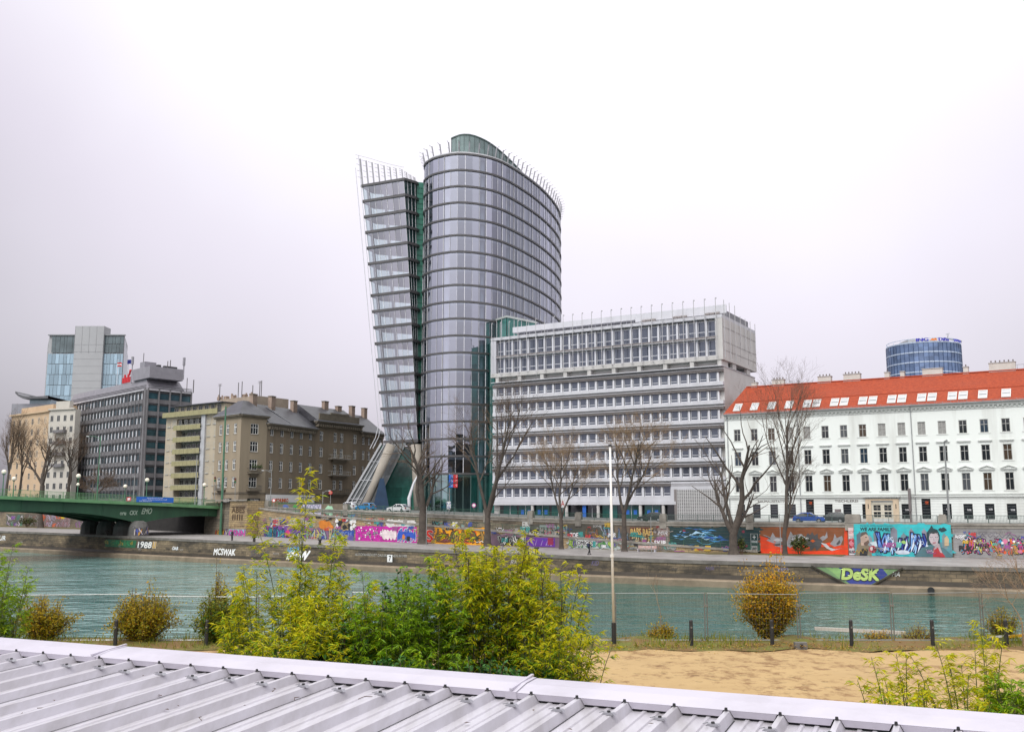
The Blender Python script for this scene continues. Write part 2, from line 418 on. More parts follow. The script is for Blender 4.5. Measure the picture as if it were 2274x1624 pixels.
# thin the blue of the clear sky out under the veil
hsv = N.new('ShaderNodeHueSaturation'); hsv.inputs['Saturation'].default_value = .15; L.new(sky.outputs[0], hsv.inputs['Color']); L.new(hsv.outputs[0], bg.inputs[0])
L.new(ad.outputs[0], N['World Output'].inputs[0])
sl = bpy.data.lights.new('sun', 'SUN'); so = bpy.data.objects.new('sun', sl); COL.objects.link(so)
sl.energy = 1.0; sl.angle = R(18); sl.color = (1, .96, .9)
sdir = Vector((sin(SUN_AZ) * cos(SUN_EL), cos(SUN_AZ) * cos(SUN_EL), sin(SUN_EL)))
so.rotation_euler = sdir.to_track_quat('Z', 'Y').to_euler(); so.location = (0, -40, 60)
# ------------------------------------------------------------------ ground lines
def street_z(x): return -1.9 + 2.4 * min(1, max(0, (18 - x) / 68)) ** 1.1
def prom_z(x): return -6.1 + 1.3 * min(1, max(0, (20 - x) / 120))
QUAY = Line([(150, 52), (95, 83), (72, 95), (54.5, 104.5), (39, 112), (14, 126), (-14, 145.5), (-42, 166), (-71, 188), (-98, 210), (-150, 252), (-260, 340), (-420, 470)])
QUAY = Line([tuple(p) for p in [(v.x, v.y) for v in QUAY.P]][::-1], smooth=False)
WALL = Line([(-420, 515), (-260, 385), (-150, 292), (-105, 252), (-75, 223), (-59, 208), (-45, 195), (-27, 180.5), (-9, 167.5), (20, 148.5), (42.8, 135.5), (64.6, 124), (95, 107), (160, 70)])
def ramp_off(t):
    x = WALL.at(t).x
    if x < -44: return 3.2 * max(0., (x + 54) / 10)
    return 3.2 if x < 26 else max(.25, 3.2 - (x - 26) / 7)
Z_ = Vector((0, 0, 1))
# ------------------------------------------------------------------ ground sheets
asph = M('asphalt', (.17, .165, .165), .8, var=.18, scale=.25, bump=.2)
pav = M('promenade_paving', (.33, .31, .30), .55, var=.3, scale=.35, col2=(.20, .185, .18), bump=.1, thresh=(.35, .65))
grass_m = M('turf', (.10, .10, .028), .95, scale=1.6, col2=(.12, .075, .03), bump=.6, bscale=6)
dirt_m = M('far_ground', (.14, .14, .12), .9, scale=.05)
mb = MB(); st = WALL.stations(0, WALL.len, 6)
for a, b in zip(st, st[1:]):
    P, Q = WALL.at(a), WALL.at(b); na, nb = -WALL.nrm(a), -WALL.nrm(b)
    prev = None
    for d in (0, 6, 30, 90, 300):
        A = P + na * d; B = Q + nb * d; A.z = street_z(P.x); B.z = street_z(Q.x)
        if prev: mb.face([prev[0], prev[1], B, A], asph)
        prev = (A, B)
struct(mb.build('street'))
mb = MB(); mb.face([(-3500, 150, -9.8), (3500, 150, -9.8), (3500, 4500, -9.8), (-3500, 4500, -9.8)], dirt_m)
mb.face([(-3500, 480, -2.6), (3500, 480, -2.6), (3500, 4500, -2.6), (-3500, 4500, -2.6)], dirt_m)
struct(mb.build('ground'))
# pavement kerb along the street wall
kerb = M('kerb_stone', (.36, .35, .33), .8, scale=.5)
mb = MB(); strip(mb, WALL, 0, WALL.len - 1, [(-.3, lambda t: street_z(WALL.at(t).x) + .12), (-3.2, lambda t: street_z(WALL.at(t).x) + .12), (-3.2, lambda t: street_z(WALL.at(t).x))], kerb, 4)
struct(mb.build('pavement'))
# promenade: from the quay edge back to the wall
mb = MB(); st = QUAY.stations(0, QUAY.len, 3)
def near_wall(p):
    n = None
    best = min(range(len(WALL.P)), key=lambda i: (WALL.P[i].xy - p.xy).length)
    return WALL.P[best]
for a, b in zip(st, st[1:]):
    P, Q = QUAY.at(a), QUAY.at(b); na, nb = -QUAY.nrm(a), -QUAY.nrm(b); za, zb = prom_z(P.x), prom_z(Q.x)
    P = P + Z_ * za; Q = Q + Z_ * zb
    mb.face([P, Q, Q + nb * 45, P + na * 45], pav)
struct(mb.build('promenade'))
# grass strip at the foot of the wall
gl = MB()
strip(gl, WALL, WALL.s_of(1180, -6), WALL.s_of(1880, -6), [(lambda t: ramp_off(t) + .05, lambda t: prom_z(WALL.at(t).x) + .12), (lambda t: ramp_off(t) + 3.2 + .8 * sin(t * .7) + .4 * sin(t * 2.3), lambda t: prom_z(WALL.at(t).x) + .02)], grass_m, 1.)
strip(gl, WALL, WALL.s_of(-40, -5), WALL.s_of(250, -5), [(.05, lambda t: prom_z(WALL.at(t).x) + .12), (lambda t: 7 + .6 * sin(t * .5), lambda t: prom_z(WALL.at(t).x) + .02)], grass_m, 2.)
struct(gl.build('grass_strip'))
# water
wm = bpy.data.materials.new('canal_water'); wm.use_nodes = True
nt = wm.node_tree; N = nt.nodes; L = nt.links; b = N['Principled BSDF']
b.inputs['Base Color'].default_value = (.008, .105, .090, 1); b.inputs['Roughness'].default_value = .05; b.inputs['IOR'].default_value = 1.34
tcn = N.new('ShaderNodeTexCoord'); h = None
for sc_, st_, amp in ((.10, (.4, 1.0), .9), (.42, (.4, 1.0), 1.0), (1.3, (.45, 1.0), .4)):
    mp = N.new('ShaderNodeMapping'); mp.inputs['Scale'].default_value = (*st_, 1); mp.inputs['Rotation'].default_value = (0, 0, R(-14)); L.new(tcn.outputs['Object'], mp.inputs[0])
    nz = N.new('ShaderNodeTexNoise'); nz.inputs['Scale'].default_value = sc_; nz.inputs['Detail'].default_value = 2; nz.inputs['Distortion'].default_value = .8; L.new(mp.outputs[0], nz.inputs[0])
    mu = N.new('ShaderNodeMath'); mu.operation = 'MULTIPLY_ADD'; mu.inputs[1].default_value = amp; mu.inputs[2].default_value = 0; L.new(nz.outputs[0], mu.inputs[0])
    if h is not None: L.new(h, mu.inputs[2])
    h = mu.outputs[0]
bp = N.new('ShaderNodeBump'); bp.inputs['Strength'].default_value = 1.; bp.inputs['Distance'].default_value = .20; spx = N.new('ShaderNodeSeparateXYZ'); L.new(tcn.outputs['Object'], spx.inputs[0]); mrx = N.new('ShaderNodeMapRange'); mrx.inputs[1].default_value = 25; mrx.inputs[2].default_value = -25; mrx.inputs[3].default_value = .24; mrx.inputs[4].default_value = .45; L.new(spx.outputs['X'], mrx.inputs[0]); L.new(mrx.outputs[0], bp.inputs['Distance']); L.new(h, bp.inputs['Height']); L.new(bp.outputs[0], b.inputs['Normal'])
# silvery sky reflection on the rougher left water, painted into the base colour
sheen = N.new('ShaderNodeTexNoise'); sheen.inputs['Scale'].default_value = .16; sheen.inputs['Detail'].default_value = 7; sheen.inputs['Roughness'].default_value = .7; mpa = N.new('ShaderNodeMapping'); mpa.inputs['Scale'].default_value = (.5, 1.6, 1); L.new(tcn.outputs['Object'], mpa.inputs[0]); L.new(mpa.outputs[0], sheen.inputs[0])
ar = N.new('ShaderNodeMapRange'); ar.inputs[1].default_value = .35; ar.inputs[2].default_value = .62; ar.inputs[4].default_value = .75; L.new(sheen.outputs[0], ar.inputs[0])
ax = N.new('ShaderNodeMapRange'); ax.inputs[1].default_value = 6; ax.inputs[2].default_value = -30; ax.inputs[3].default_value = .08; L.new(spx.outputs['X'], ax.inputs[0])
am = N.new('ShaderNodeMath'); am.operation = 'MULTIPLY'; L.new(ar.outputs[0], am.inputs[0]); L.new(ax.outputs[0], am.inputs[1])
amx = N.new('ShaderNodeMix'); amx.data_type = 'RGBA'; L.new(am.outputs[0], amx.inputs['Factor']); amx.inputs['A'].default_value = (.004, .098, .082, 1); amx.inputs['B'].default_value = (.27, .42, .41, 1); L.new(amx.outputs['Result'], b.inputs['Base Color'])
mb = MB(); mb.face([(-600, 20, WATER), (400, 20, WATER), (400, 620, WATER), (-600, 620, WATER)], wm)
struct(mb.build('water'))
# near bank with the sand
sand = M('beach_sand', (.48, .33, .155), .95, scale=.5, col2=(.41, .275, .125), bump=.7, bscale=3.2, detail=9)
nt = sand.node_tree; N = nt.nodes; L = nt.links
bs = N['Principled BSDF']; src = bs.inputs['Base Color'].links[0].from_socket
tcn = N.new('ShaderNodeTexCoord'); mpp = N.new('ShaderNodeMapping'); mpp.inputs['Scale'].default_value = (1, .8, 1); L.new(tcn.outputs['Object'], mpp.inputs[0])
nz = N.new('ShaderNodeTexNoise'); nz.inputs['Scale'].default_value = 1.7; nz.inputs['Detail'].default_value = 8; nz.inputs['Roughness'].default_value = .75; L.new(mpp.outputs[0], nz.inputs[0])
n3 = N.new('ShaderNodeTexNoise'); n3.inputs['Scale'].default_value = .16; L.new(tcn.outputs['Object'], n3.inputs[0])
mm = N.new('ShaderNodeMath'); mm.operation = 'MULTIPLY_ADD'; mm.inputs[1].default_value = .35; L.new(n3.outputs[0], mm.inputs[0]); L.new(nz.outputs[0], mm.inputs[2])
mrr = N.new('ShaderNodeMapRange'); mrr.inputs[1].default_value = .68; mrr.inputs[2].default_value = .80; L.new(mm.outputs[0], mrr.inputs[0])
mx = N.new('ShaderNodeMix'); mx.data_type = 'RGBA'; L.new(mrr.outputs[0], mx.inputs['Factor']); L.new(src, mx.inputs['A']); mx.inputs['B'].default_value = (.24, .135, .055, 1)
L.new(mx.outputs['Result'], bs.inputs['Base Color'])
vo = N.new('ShaderNodeTexVoronoi'); vo.inputs['Scale'].default_value = 2.1; vo.feature = 'SMOOTH_F1'; vo.inputs['Smoothness'].default_value = .5; L.new(tcn.outputs['Object'], vo.inputs[0])
vr = N.new('ShaderNodeMapRange'); vr.inputs[1].default_value = .05; vr.inputs[2].default_value = .26; L.new(vo.outputs['Distance'], vr.inputs[0])
b3 = N.new('ShaderNodeBump'); b3.inputs['Strength'].default_value = .9; b3.inputs['Distance'].default_value = .09; L.new(vr.outputs[0], b3.inputs['Height']); L.new(bs.inputs['Normal'].links[0].from_socket, b3.inputs['Normal']); L.new(b3.outputs[0], bs.inputs['Normal'])
mb = MB(); ys = [-25, 0, 10, 18, 22, 26, 29, 31, 33, 35, 36.5, 37.8]; xs = [-70 + i * 1.6 for i in range(90)]
from mathutils import noise
def bank_h(x, y):
    return BANK + .10 * noise.noise((x * .35, y * .35, 0)) + .05 * noise.noise((x * 1.3, y * 1.3, 3))
for j in range(len(ys) - 1):
    for i in range(len(xs) - 1):
        mb.face([(x, y, bank_h(x, y)) for x, y in ((xs[i], ys[j]), (xs[i + 1], ys[j]), (xs[i + 1], ys[j + 1]), (xs[i], ys[j + 1]))], sand)
o = mb.build('sand_ground', smooth=True); struct(o)
verge = M('bank_verge', (.13, .135, .022), .95, scale=1.3, col2=(.17, .10, .035), bump=.8, bscale=7, thresh=(.4, .6))
mb = MB(); xs2 = [-70 + i * .5 for i in range(280)]
def vz(x, k):
    wv = .25 * noise.noise((x * .5, 9, 0)); return [(37.0 + wv * 3 + .25 * noise.noise((x * 2.1, 4, 4)), bank_h(x, 37) + .02), (38.2, BANK + .16 + wv * .5), (39.6, BANK + .12 + wv), (41.4, BANK - .35 + wv), (47, WATER + .3), (52, WATER - 1)][k]
for i in range(len(xs2) - 1):
    for k in range(5):
        a, bb = vz(xs2[i], k), vz(xs2[i + 1], k); c, d = vz(xs2[i + 1], k + 1), vz(xs2[i], k + 1)
        mb.face([(xs2[i], *a), (xs2[i + 1], *bb), (xs2[i + 1], *c), (xs2[i], *d)], verge)
struct(mb.build('verge_ground', smooth=True))
# grass blades and leaf litter on the verge
gb = MB(); q = random.Random(3)
gm1 = M_leaf('grass_blade', (.10, .16, .015), (.32, .30, .04), .35, hue=(.42, .28, .06))
for i in range(14000):
    x = q.uniform(-34, 34); y = q.gauss(38.7, 1.1)
    dens = noise.noise((x * .45, y * .3, 2))
    if dens < q.uniform(-.5, .35) or y < 36.4 + q.random() * .7: continue
    h = q.uniform(.06, .26) * (1.3 + dens); a = q.uniform(0, pi); wd = .018; lx, ly = q.gauss(0, .08), q.gauss(0, .08)
    z = bank_h(x, 37) + (.08 if y < 40.5 else -.3)
    gb.face([(x - wd * cos(a), y - wd * sin(a), z), (x + wd * cos(a), y + wd * sin(a), z), (x + lx, y + ly, z + h)], gm1)
struct(gb.build('grass'), 'stuff')
lt = MB(); lm = M_leaf('fallen_leaf', (.22, .11, .03), (.55, .36, .07), .1)
for i in range(1500):
    x = q.gauss(10, 6) if q.random() < .7 else q.uniform(-30, 30); y = 37.4 + abs(q.gauss(0, .6)) - q.random() ** 3 * 1.4; a = q.uniform(0, 6.28); r = q.uniform(.03, .06)
    z = bank_h(x, y) + .10 + (.1 if y > 38 else 0)
    lt.face([(x + r * cos(a), y + r * sin(a), z), (x - r * .6 * sin(a), y + r * .6 * cos(a), z + .02), (x - r * cos(a), y - r * sin(a), z), (x + r * .6 * sin(a), y - r * .6 * cos(a), z + .02)], lm)
struct(lt.build('fallen_leaves'), 'stuff')
# ------------------------------------------------------------------ quay wall
qstone = M_brick('quay_stone', (.27, .205, .125), (.17, .13, .085), (.09, .075, .055), 1., 1.1, .42, dirt=(.04, .033, .025), dlo=.38, dhi=.60)
qdark = M('quay_wet_band', (.075, .06, .045), .5, col2=(.035, .03, .022), scale=.5, streak=False)
qledge = M('quay_ledge', (.30, .235, .165), .7, col2=(.16, .125, .085), scale=.45, bump=.3)
qcap = M('quay_coping', (.22, .20, .18), .8, col2=(.10, .09, .08), scale=.6)
quay = thing('quay_wall', 'long stained stone quay wall at the far edge of the canal water', 'wall', QUAY.at(QUAY.s_of(1100, -6)))
pz = lambda t: prom_z(QUAY.at(t).x)
mb = MB(); q0, q1 = 0, QUAY.len
strip(mb, QUAY, q0, q1, [(.0, lambda t: pz(t) - .38), (.32, lambda t: WATER + .95)], qstone, 1.5)
mb.build('wall_face', quay)
mb = MB(); strip(mb, QUAY, q0, q1, [(-.6, lambda t: pz(t) + .02), (.12, lambda t: pz(t) + .02), (.12, lambda t: pz(t) - .4), (-.05, lambda t: pz(t) - .4)], qcap, 1.5)
mb.build('coping', quay)
mb = MB(); strip(mb, QUAY, q0, q1, [(.30, lambda t: WATER + 1.35), (.36, lambda t: WATER + .85)], qdark, 1.5); mb.build('wet_band', quay)
mb = MB(); strip(mb, QUAY, q0, q1, [(.30, WATER + .88), (1.3, WATER + .80), (1.45, WATER + .70), (1.45, WATER - .8)], qledge, 1.5); mb.build('ledge', quay)
def qf(base): return lambda x, z, lift: QUAY.map(base + x, z, lift + .03 + .32 * max(0, 1 - (z - WATER - .95) / (pz(base + x) - .38 - WATER - .95)))
# trapezoid recess with the lettering
def qpx(px, z=-7): return QUAY.s_of(px, z)
s0 = qpx(1803, -6.3)
s1, s2, s3 = qpx(2003, -6.3) - s0, qpx(1882, -8.4) - s0, qpx(1936, -8.4) - s0
zt, zb = -6.34, WATER + .85
P = Paint(qf(s0)); q = random.Random(11)
P.poly([(0, zt), (s2, zb), (s3, zb), (s1, zt)], (.13, .24, .10), 0)
P.poly([(.8, zt - .1), (s2 - .2, zb + .25), (s2 + .5, zb + .3), (s2 + .2, zt - .9), (2.6, zt)], (.20, .36, .12), 1)
P.poly([(s3 + .4, zb + .3), (s1 - 3.2, zt - .1), (s1 - .8, zt - .15), (s3 + .9, zb + .4)], (.17, .30, .10), 1)
cx = (s2 + s3) / 2 + .1
P.poly([(cx - 3.2, zt - .05), (cx - 2.6, zt - .7), (cx - 2.2, zb + .75), (cx - 1.1, zb + .03), (cx + 1.15, zb + .03), (cx + 2.5, zb + .8), (cx + 2.9, zt - .8), (cx + 2.3, zt - .05)], (.012, .03, .22), 2)
P.text('DeSK', cx - 1.95, zb + .5, 3.9, 1.2, (.005, .01, .03), 3, bold=.2, shear=.12)
P.text('DeSK', cx - 1.95, zb + .5, 3.9, 1.2, (.40, .54, .14), 5, bold=.08, shear=.12)
for i in range(8): P.blob(cx - 2.1 + q.random() * 4.2, zb + .7 + q.random() * .9, .12, .05, (.62, .78, .30), q, 7)
P.text('HA', s1 - 1.1, zt - .95, .8, .5, (.75, .75, .75), 3, shear=.3)
P.build(quay, 'mural', 'green and blue painted trapezoid with large yellow green letters DeSK')
mbx = MB()
for (xa, za, xb, zc) in ((-.05, zt, s2 - .1, zb - .05), (s1 + .05, zt, s3 + .1, zb - .05)):
    mbx.bar(QUAY.map(s0 + xa, za, .3), QUAY.map(s0 + xb, zc, .55), .16, .16, qdark)
mbx.build('recess_edging', quay)
def quay_tag(px0, px1, z0, h, txt, col, label, bgc=None, bold=.05, shear=0., seed=0):
    a = qpx(px0); w_ = qpx(px1) - a; P = Paint(qf(a))
    if bgc: P.rect(-.2, w_ + .2, z0 - .12, z0 + h + .12, bgc, 0, 3)
    P.text(txt, 0, z0, w_, h, col, 2, bold=bold, shear=shear, wob=.04, seed=seed); P.build(quay, 'lettering', label)
quay_tag(478, 525, -7.75, 1.05, 'MCSWAK', (.82, .82, .82), 'white hand painted letters MCSWAK')
quay_tag(308, 338, -7.05, 1.05, '1988', (.8, .8, .78), 'white painted number 1988', bgc=(.04, .045, .05))
quay_tag(341, 347, -7.0, 1.0, 'U', (.55, .33, .06), 'ochre painted letter next to the white number', bgc=(.5, .4, .3))
quay_tag(-8, 14, -6.8, .95, 'UUR', (.8, .8, .8), 'white painted letters at the far end of the quay')
quay_tag(790, 905, -6.95, .36, 'AUTOFAHREN IST DAS ERKENNEN IN MIR', (.42, .42, .40), 'thin chalk white line of writing', bold=0.)
quay_tag(385, 398, -7.2, .55, 'OAR', (.62, .64, .66), 'small white scrawl')
quay_tag(640, 690, -7.9, 1.3, 'fAFW', (.85, .85, .85), 'large slanted white graffiti letters', bold=.12, shear=.35)
quay_tag(640, 665, -6.75, .7, 'GOE', (.12, .35, .62), 'small blue graffiti letters', bold=.1)
quay_tag(560, 600, -7.7, .9, 'SKONE', (.10, .09, .09), 'black faded graffiti', bold=.03)
a = qpx(236); w_ = qpx(303) - a; P = Paint(qf(a)); P.rect(0, w_, -7.15, -5.75, (.02, .13, .06), 0, 6)
P.wild(.2, w_ - .2, -7.0, -5.85, [(.03, .26, .10), (.30, .24, .04), (.02, .20, .09)], (.02, .10, .05), 3, 7); P.build(quay, 'mural', 'dark green painted block with ochre letters')
for i in range(26):      # scattered small tags
    px = rnd.uniform(1050, 2260) if i % 2 else rnd.uniform(10, 800); a = qpx(px); P = Paint(qf(a))
    c = rnd.choice([(.05, .045, .04), (.4, .38, .36), (.12, .10, .22), (.35, .08, .04), (.06, .05, .05)])
    P.text(rnd.choice(['OZE', 'KID', 'SAM', 'NOX', 'RK', 'ILO', 'TAX']), 0, -7.6 + rnd.random() * .7, rnd.uniform(.7, 1.6), rnd.uniform(.3, .6), c, 2, shear=.2)
    P.build(quay, 'lettering')
q0s = qpx(863); m7 = MB(); wp = M('sign_white', (.8, .8, .8), .5, var=.05); blk = M('black_paint', (.02, .02, .022), .5, var=.1)
sgn = thing('number_sign', 'small white plate with the number 7 on the quay wall', 'sign', QUAY.map(q0s, -7.6, .5))
m7.mesh([QUAY.map(q0s + x, z, o_) for o_ in (.28, .34) for x, z in ((0, -7.7), (1.0, -7.7), (1.0, -6.65), (0, -6.65))], [(3, 2, 1, 0), (4, 5, 6, 7), (0, 1, 5, 4), (1, 2, 6, 5), (2, 3, 7, 6), (3, 0, 4, 7)], wp); m7.build('plate', sgn)
P = Paint(lambda x, z, l: QUAY.map(q0s + x, z, .33 + l)); P.text('7', .35, -7.5, .38, .7, (.02, .02, .02), 1, bold=.03); P.build(sgn, 'lettering')
# mooring posts and pipes along the quay edge
for i, px in enumerate((42 + 190, 560, 706, 1095, 1188)):
    s = qpx(px, -6); p = QUAY.map(s, pz(s), -.35); t = thing('mooring_bollard', ['rusty mooring bollard below the green bridge', 'dark mooring bollard beside the white letters of the quay', 'dark mooring bollard left of the magenta mural', 'dark mooring bollard behind the bamboo', 'dark mooring bollard just right of the bamboo centre'][i], 'bollard', p, 'mooring bollards on the far quay')
    b_ = MB(); iron = M('mooring_iron', (.035, .028, .024), .6, var=.3)
    b_.tube([p, p + Z_ * .75], [.26, .2], 10, iron); b_.build('post', t); b_ = MB(); b_.tube([p + Z_ * .72, p + Z_ * .8, p + Z_ * .95], [.36, .38, .28], 10, iron); b_.build('cap', t)
s = QUAY.s_of(2068, -8.6); p = QUAY.map(s, WATER + .55, 1.46); d = QUAY.nrm(s); op = MB(); op.tube([p, p + d * .25], [.34, .36], 12, blk)
op.build('drain_pipe', quay)
# ------------------------------------------------------------------ street retaining wall with railing and pillars
wstone = M_brick('wall_stone', (.30, .245, .165), (.20, .165, .115), (.10, .085, .07), 1., 1.1, .45, dirt=(.07, .06, .05), dlo=.45, dhi=.68)
wgrey = M('wall_coping', (.34, .32, .28), .8, col2=(.17, .155, .135), scale=.7, bump=.2)
rail_m = M('railing_green', (.035, .10, .07), .5, var=.15, scale=2)
rail_g = M('railing_grey', (.10, .135, .125), .5, var=.15, scale=2)
wall = thing('retaining_wall', 'long street retaining wall covered with murals behind the promenade', 'wall', WALL.at(WALL.s_of(1500, -4)))
stz = lambda t: street_z(WALL.at(t).x)
wpz = lambda t: prom_z(WALL.at(t).x)
mb = MB(); strip(mb, WALL, 1, WALL.len - 1, [(0, lambda t: stz(t) - .45), (.03, lambda t: wpz(t) - .4)], wstone, 1.5); mb.build('wall_face', wall)
mb = MB(); strip(mb, WALL, 1, WALL.len - 1, [(-.45, lambda t: stz(t) + .14), (.22, lambda t: stz(t) + .14), (.22, lambda t: stz(t) - .14), (.12, lambda t: stz(t) - .2), (.12, lambda t: stz(t) - .5), (.0, lambda t: stz(t) - .55)], wgrey, 1.5); mb.build('coping', wall)
def wpx(px, z=-4): return WALL.s_of(px, z)
# pillars
pill_px = [590, 768, 938, 1080, 1178, 1284, 1472, 1664, 1893, 2092]
pl = []
for px in pill_px:
    s = wpx(px, -1.5); pl.append(s); z0, z1 = stz(s) + .1, stz(s) + 1.25; m = MB()
    def cb(a0, a1, o0, o1, za, zc):
        m.mesh([WALL.map(s + x, z, o_) for o_ in (o0, o1) for x, z in ((a0, za), (a1, za), (a1, zc), (a0, zc))], [(3, 2, 1, 0), (4, 5, 6, 7), (0, 1, 5, 4), (1, 2, 6, 5), (2, 3, 7, 6), (3, 0, 4, 7)], wgrey)
    hw = 1.0 if px in (1893, 590) else .5
    cb(-hw, hw, -.5, .28, z0 + .03, z1 - .15); cb(-hw + .12, hw - .12, -.42, .2, z1 - .16, z1 + .02)
    cb(-hw - .02, hw + .02, .01, .2, stz(s) - .9, z0 + .05)
    m.build('pillar', wall)
# ramp: a sloping terrace in front of the wall
RA, RB = wpx(556, -3), wpx(1690, -5)
def ramp_z(t):
    k = (t - RA) / (RB - RA); return stz(RA) + .1 + (-5.85 - stz(RA)) * min(1, max(0, k)) ** .93
ramp = thing('ramp_wall', 'sloping yellow stone ramp wall with bright graffiti below the glass tower', 'wall', WALL.at(wpx(1000, -4)))
ystone = M_brick('ramp_stone', (.42, .31, .165), (.30, .225, .13), (.15, .12, .08), 1., .95, .42, dirt=(.13, .10, .075), dlo=.46, dhi=.7)
rof = lambda t: ramp_off(t)
mb = MB(); strip(mb, WALL, RA, RB, [(rof, lambda t: ramp_z(t) - .1), (lambda t: rof(t) + .05, lambda t: wpz(t) - .3)], ystone, 1.2); mb.build('wall_face', ramp)
mb = MB(); strip(mb, WALL, RA, RB, [(.02, lambda t: ramp_z(t)), (lambda t: rof(t) - .2, lambda t: ramp_z(t))], pav, 1.5); mb.build('ramp_surface', ramp)
mb = MB(); strip(mb, WALL, RA, RB, [(lambda t: rof(t) - .35, lambda t: ramp_z(t) + .13), (lambda t: rof(t) + .16, lambda t: ramp_z(t) + .13), (lambda t: rof(t) + .16, lambda t: ramp_z(t) - .16), (lambda t: rof(t), lambda t: ramp_z(t) - .16)], wgrey, 1.2); mb.build('coping', ramp)
def railing(name, label, ln, a, b, zf, off, h, post, bal, mat, bars=(), group=None, bw=.025, top=.06):
    st = ln.stations(a, b, post); t = thing(name, label, 'railing', ln.map((a + b) / 2, zf((a + b) / 2), off((a + b) / 2)), group)
    m = MB()
    fs = ln.stations(a, b, min(post, 2.))
    for i in range(len(fs) - 1):
        A, B = fs[i], fs[i + 1]
        for hh, tw in [(h, top)] + [(k, .045) for k in bars]:
            m.bar(ln.map(A, zf(A) + hh, off(A)), ln.map(B, zf(B) + hh, off(B)), tw, tw, mat)
    m.build('rail', t)
    for s in st: m = MB(); m.bar(ln.map(s, zf(s), off(s)), ln.map(s, zf(s) + h - .02, off(s)), .07, .07, mat); m.build('post', t)
    if bal:
        m = MB(); n = int((b - a) / bal)
        for i in range(n):
            s = a + (i + .5) * (b - a) / n; m.bar(ln.map(s, zf(s) + .1, off(s)), ln.map(s, zf(s) + h - .03, off(s)), bw, bw, mat)
        m.build('balusters', t)
    return t
labs = ['street railing between the bridge corner and the first wall pillar', 'green railing in front of the white parked estate car', 'green railing in front of the white parked saloon car', 'green railing before the glass tower lobby', 'green railing at the left corner of the white office block', 'green railing under the bare tree by the blue office posters', 'green railing in front of the teal office windows', 'green railing beside the pillar at the office corner', 'green railing before the blue parked car', 'green railing before the wooden house door', 'green railing at the far right of the white house']
ends = [wpx(548, -1)] + pl + [WALL.len - 30]
szc = lambda t: stz(t) + .14
for i in range(len(ends) - 1):
    railing('street_railing', labs[i], WALL, ends[i] + .6, ends[i + 1] - .6, szc, lambda t: -.1, .98, 2.4, .16 if i > 4 else .2, rail_m if i < 7 else rail_g, bars=(.1,), group='street railings on the retaining wall', bw=.03)
railing('ramp_railing', 'green sloping railing with horizontal bars along the ramp', WALL, RA + 14, RB, lambda t: ramp_z(t) + .12, lambda t: rof(t) - .1, 1.0, 2.6, 0, rail_m, bars=(.35, .68))
# ------------------------------------------------------------------ murals
def mural(parent, px0, px1, offf, z=-4.5):
    a = wpx_off(px0, offf, z); b_ = wpx_off(px1, offf, z)
    return Paint(lambda x, zz, l: WALL.map(a + x, zz, offf(a + x) + l)), b_ - a, a
def wpx_off(px, offf, z):
    lo, hi = 0, WALL.len
    for _ in range(40):
        m = (lo + hi) / 2; p = WALL.map(m, z, offf(m))
        if proj(p)[0] < px: lo = m
        else: hi = m
    return lo
def zpx(px, py, offf):            # height of a photo row on the wall at a photo column
    s = wpx_off(px, offf, -4.5); p = WALL.map(s, 0, offf(s)); return at(px, py, p.y).z
wo = lambda t: .04
ro = lambda t: rof(t) + .06
wo2 = lambda t: .27
q = random.Random(5)
W_ = (.8, .8, .8); K_ = (.015, .015, .018)
# orange letter mural with silver blades
P, w_, a = mural(wall, 1688, 1882, wo); zb, zt = zpx(1780, 1229, wo), zpx(1780, 1170, wo)
H = zt - zb; n = 10
P.rect(0, w_, zb, zt, (.22, .07, .022), 0, n)
P.poly([(0, zb), (w_, zb), (w_, zb + H * .95), (w_ * .97, zb + H * .96), (w_ * .955, zb + H * .35), (w_ * .8, zb + H * .46), (w_ * .62, zb + H * .30), (w_ * .5, zb + H * .36), (w_ * .3, zb + H * .30), (w_ * .12, zb + H * .55), (0, zb + H * .66)], (.72, .055, .008), 1)
P.poly([(0, zb), (w_, zb), (w_, zb + H * .18), (w_ * .5, zb + H * .1), (0, zb + H * .2)], (.85, .05, .004), 2)
def blade(x, z, pts, c, k): P.poly([(x + px_ * w_, z + pz_ * H) for px_, pz_ in pts], c, k)
Sg, Sd, Sl = (.30, .30, .32), (.07, .07, .075), (.55, .55, .58)
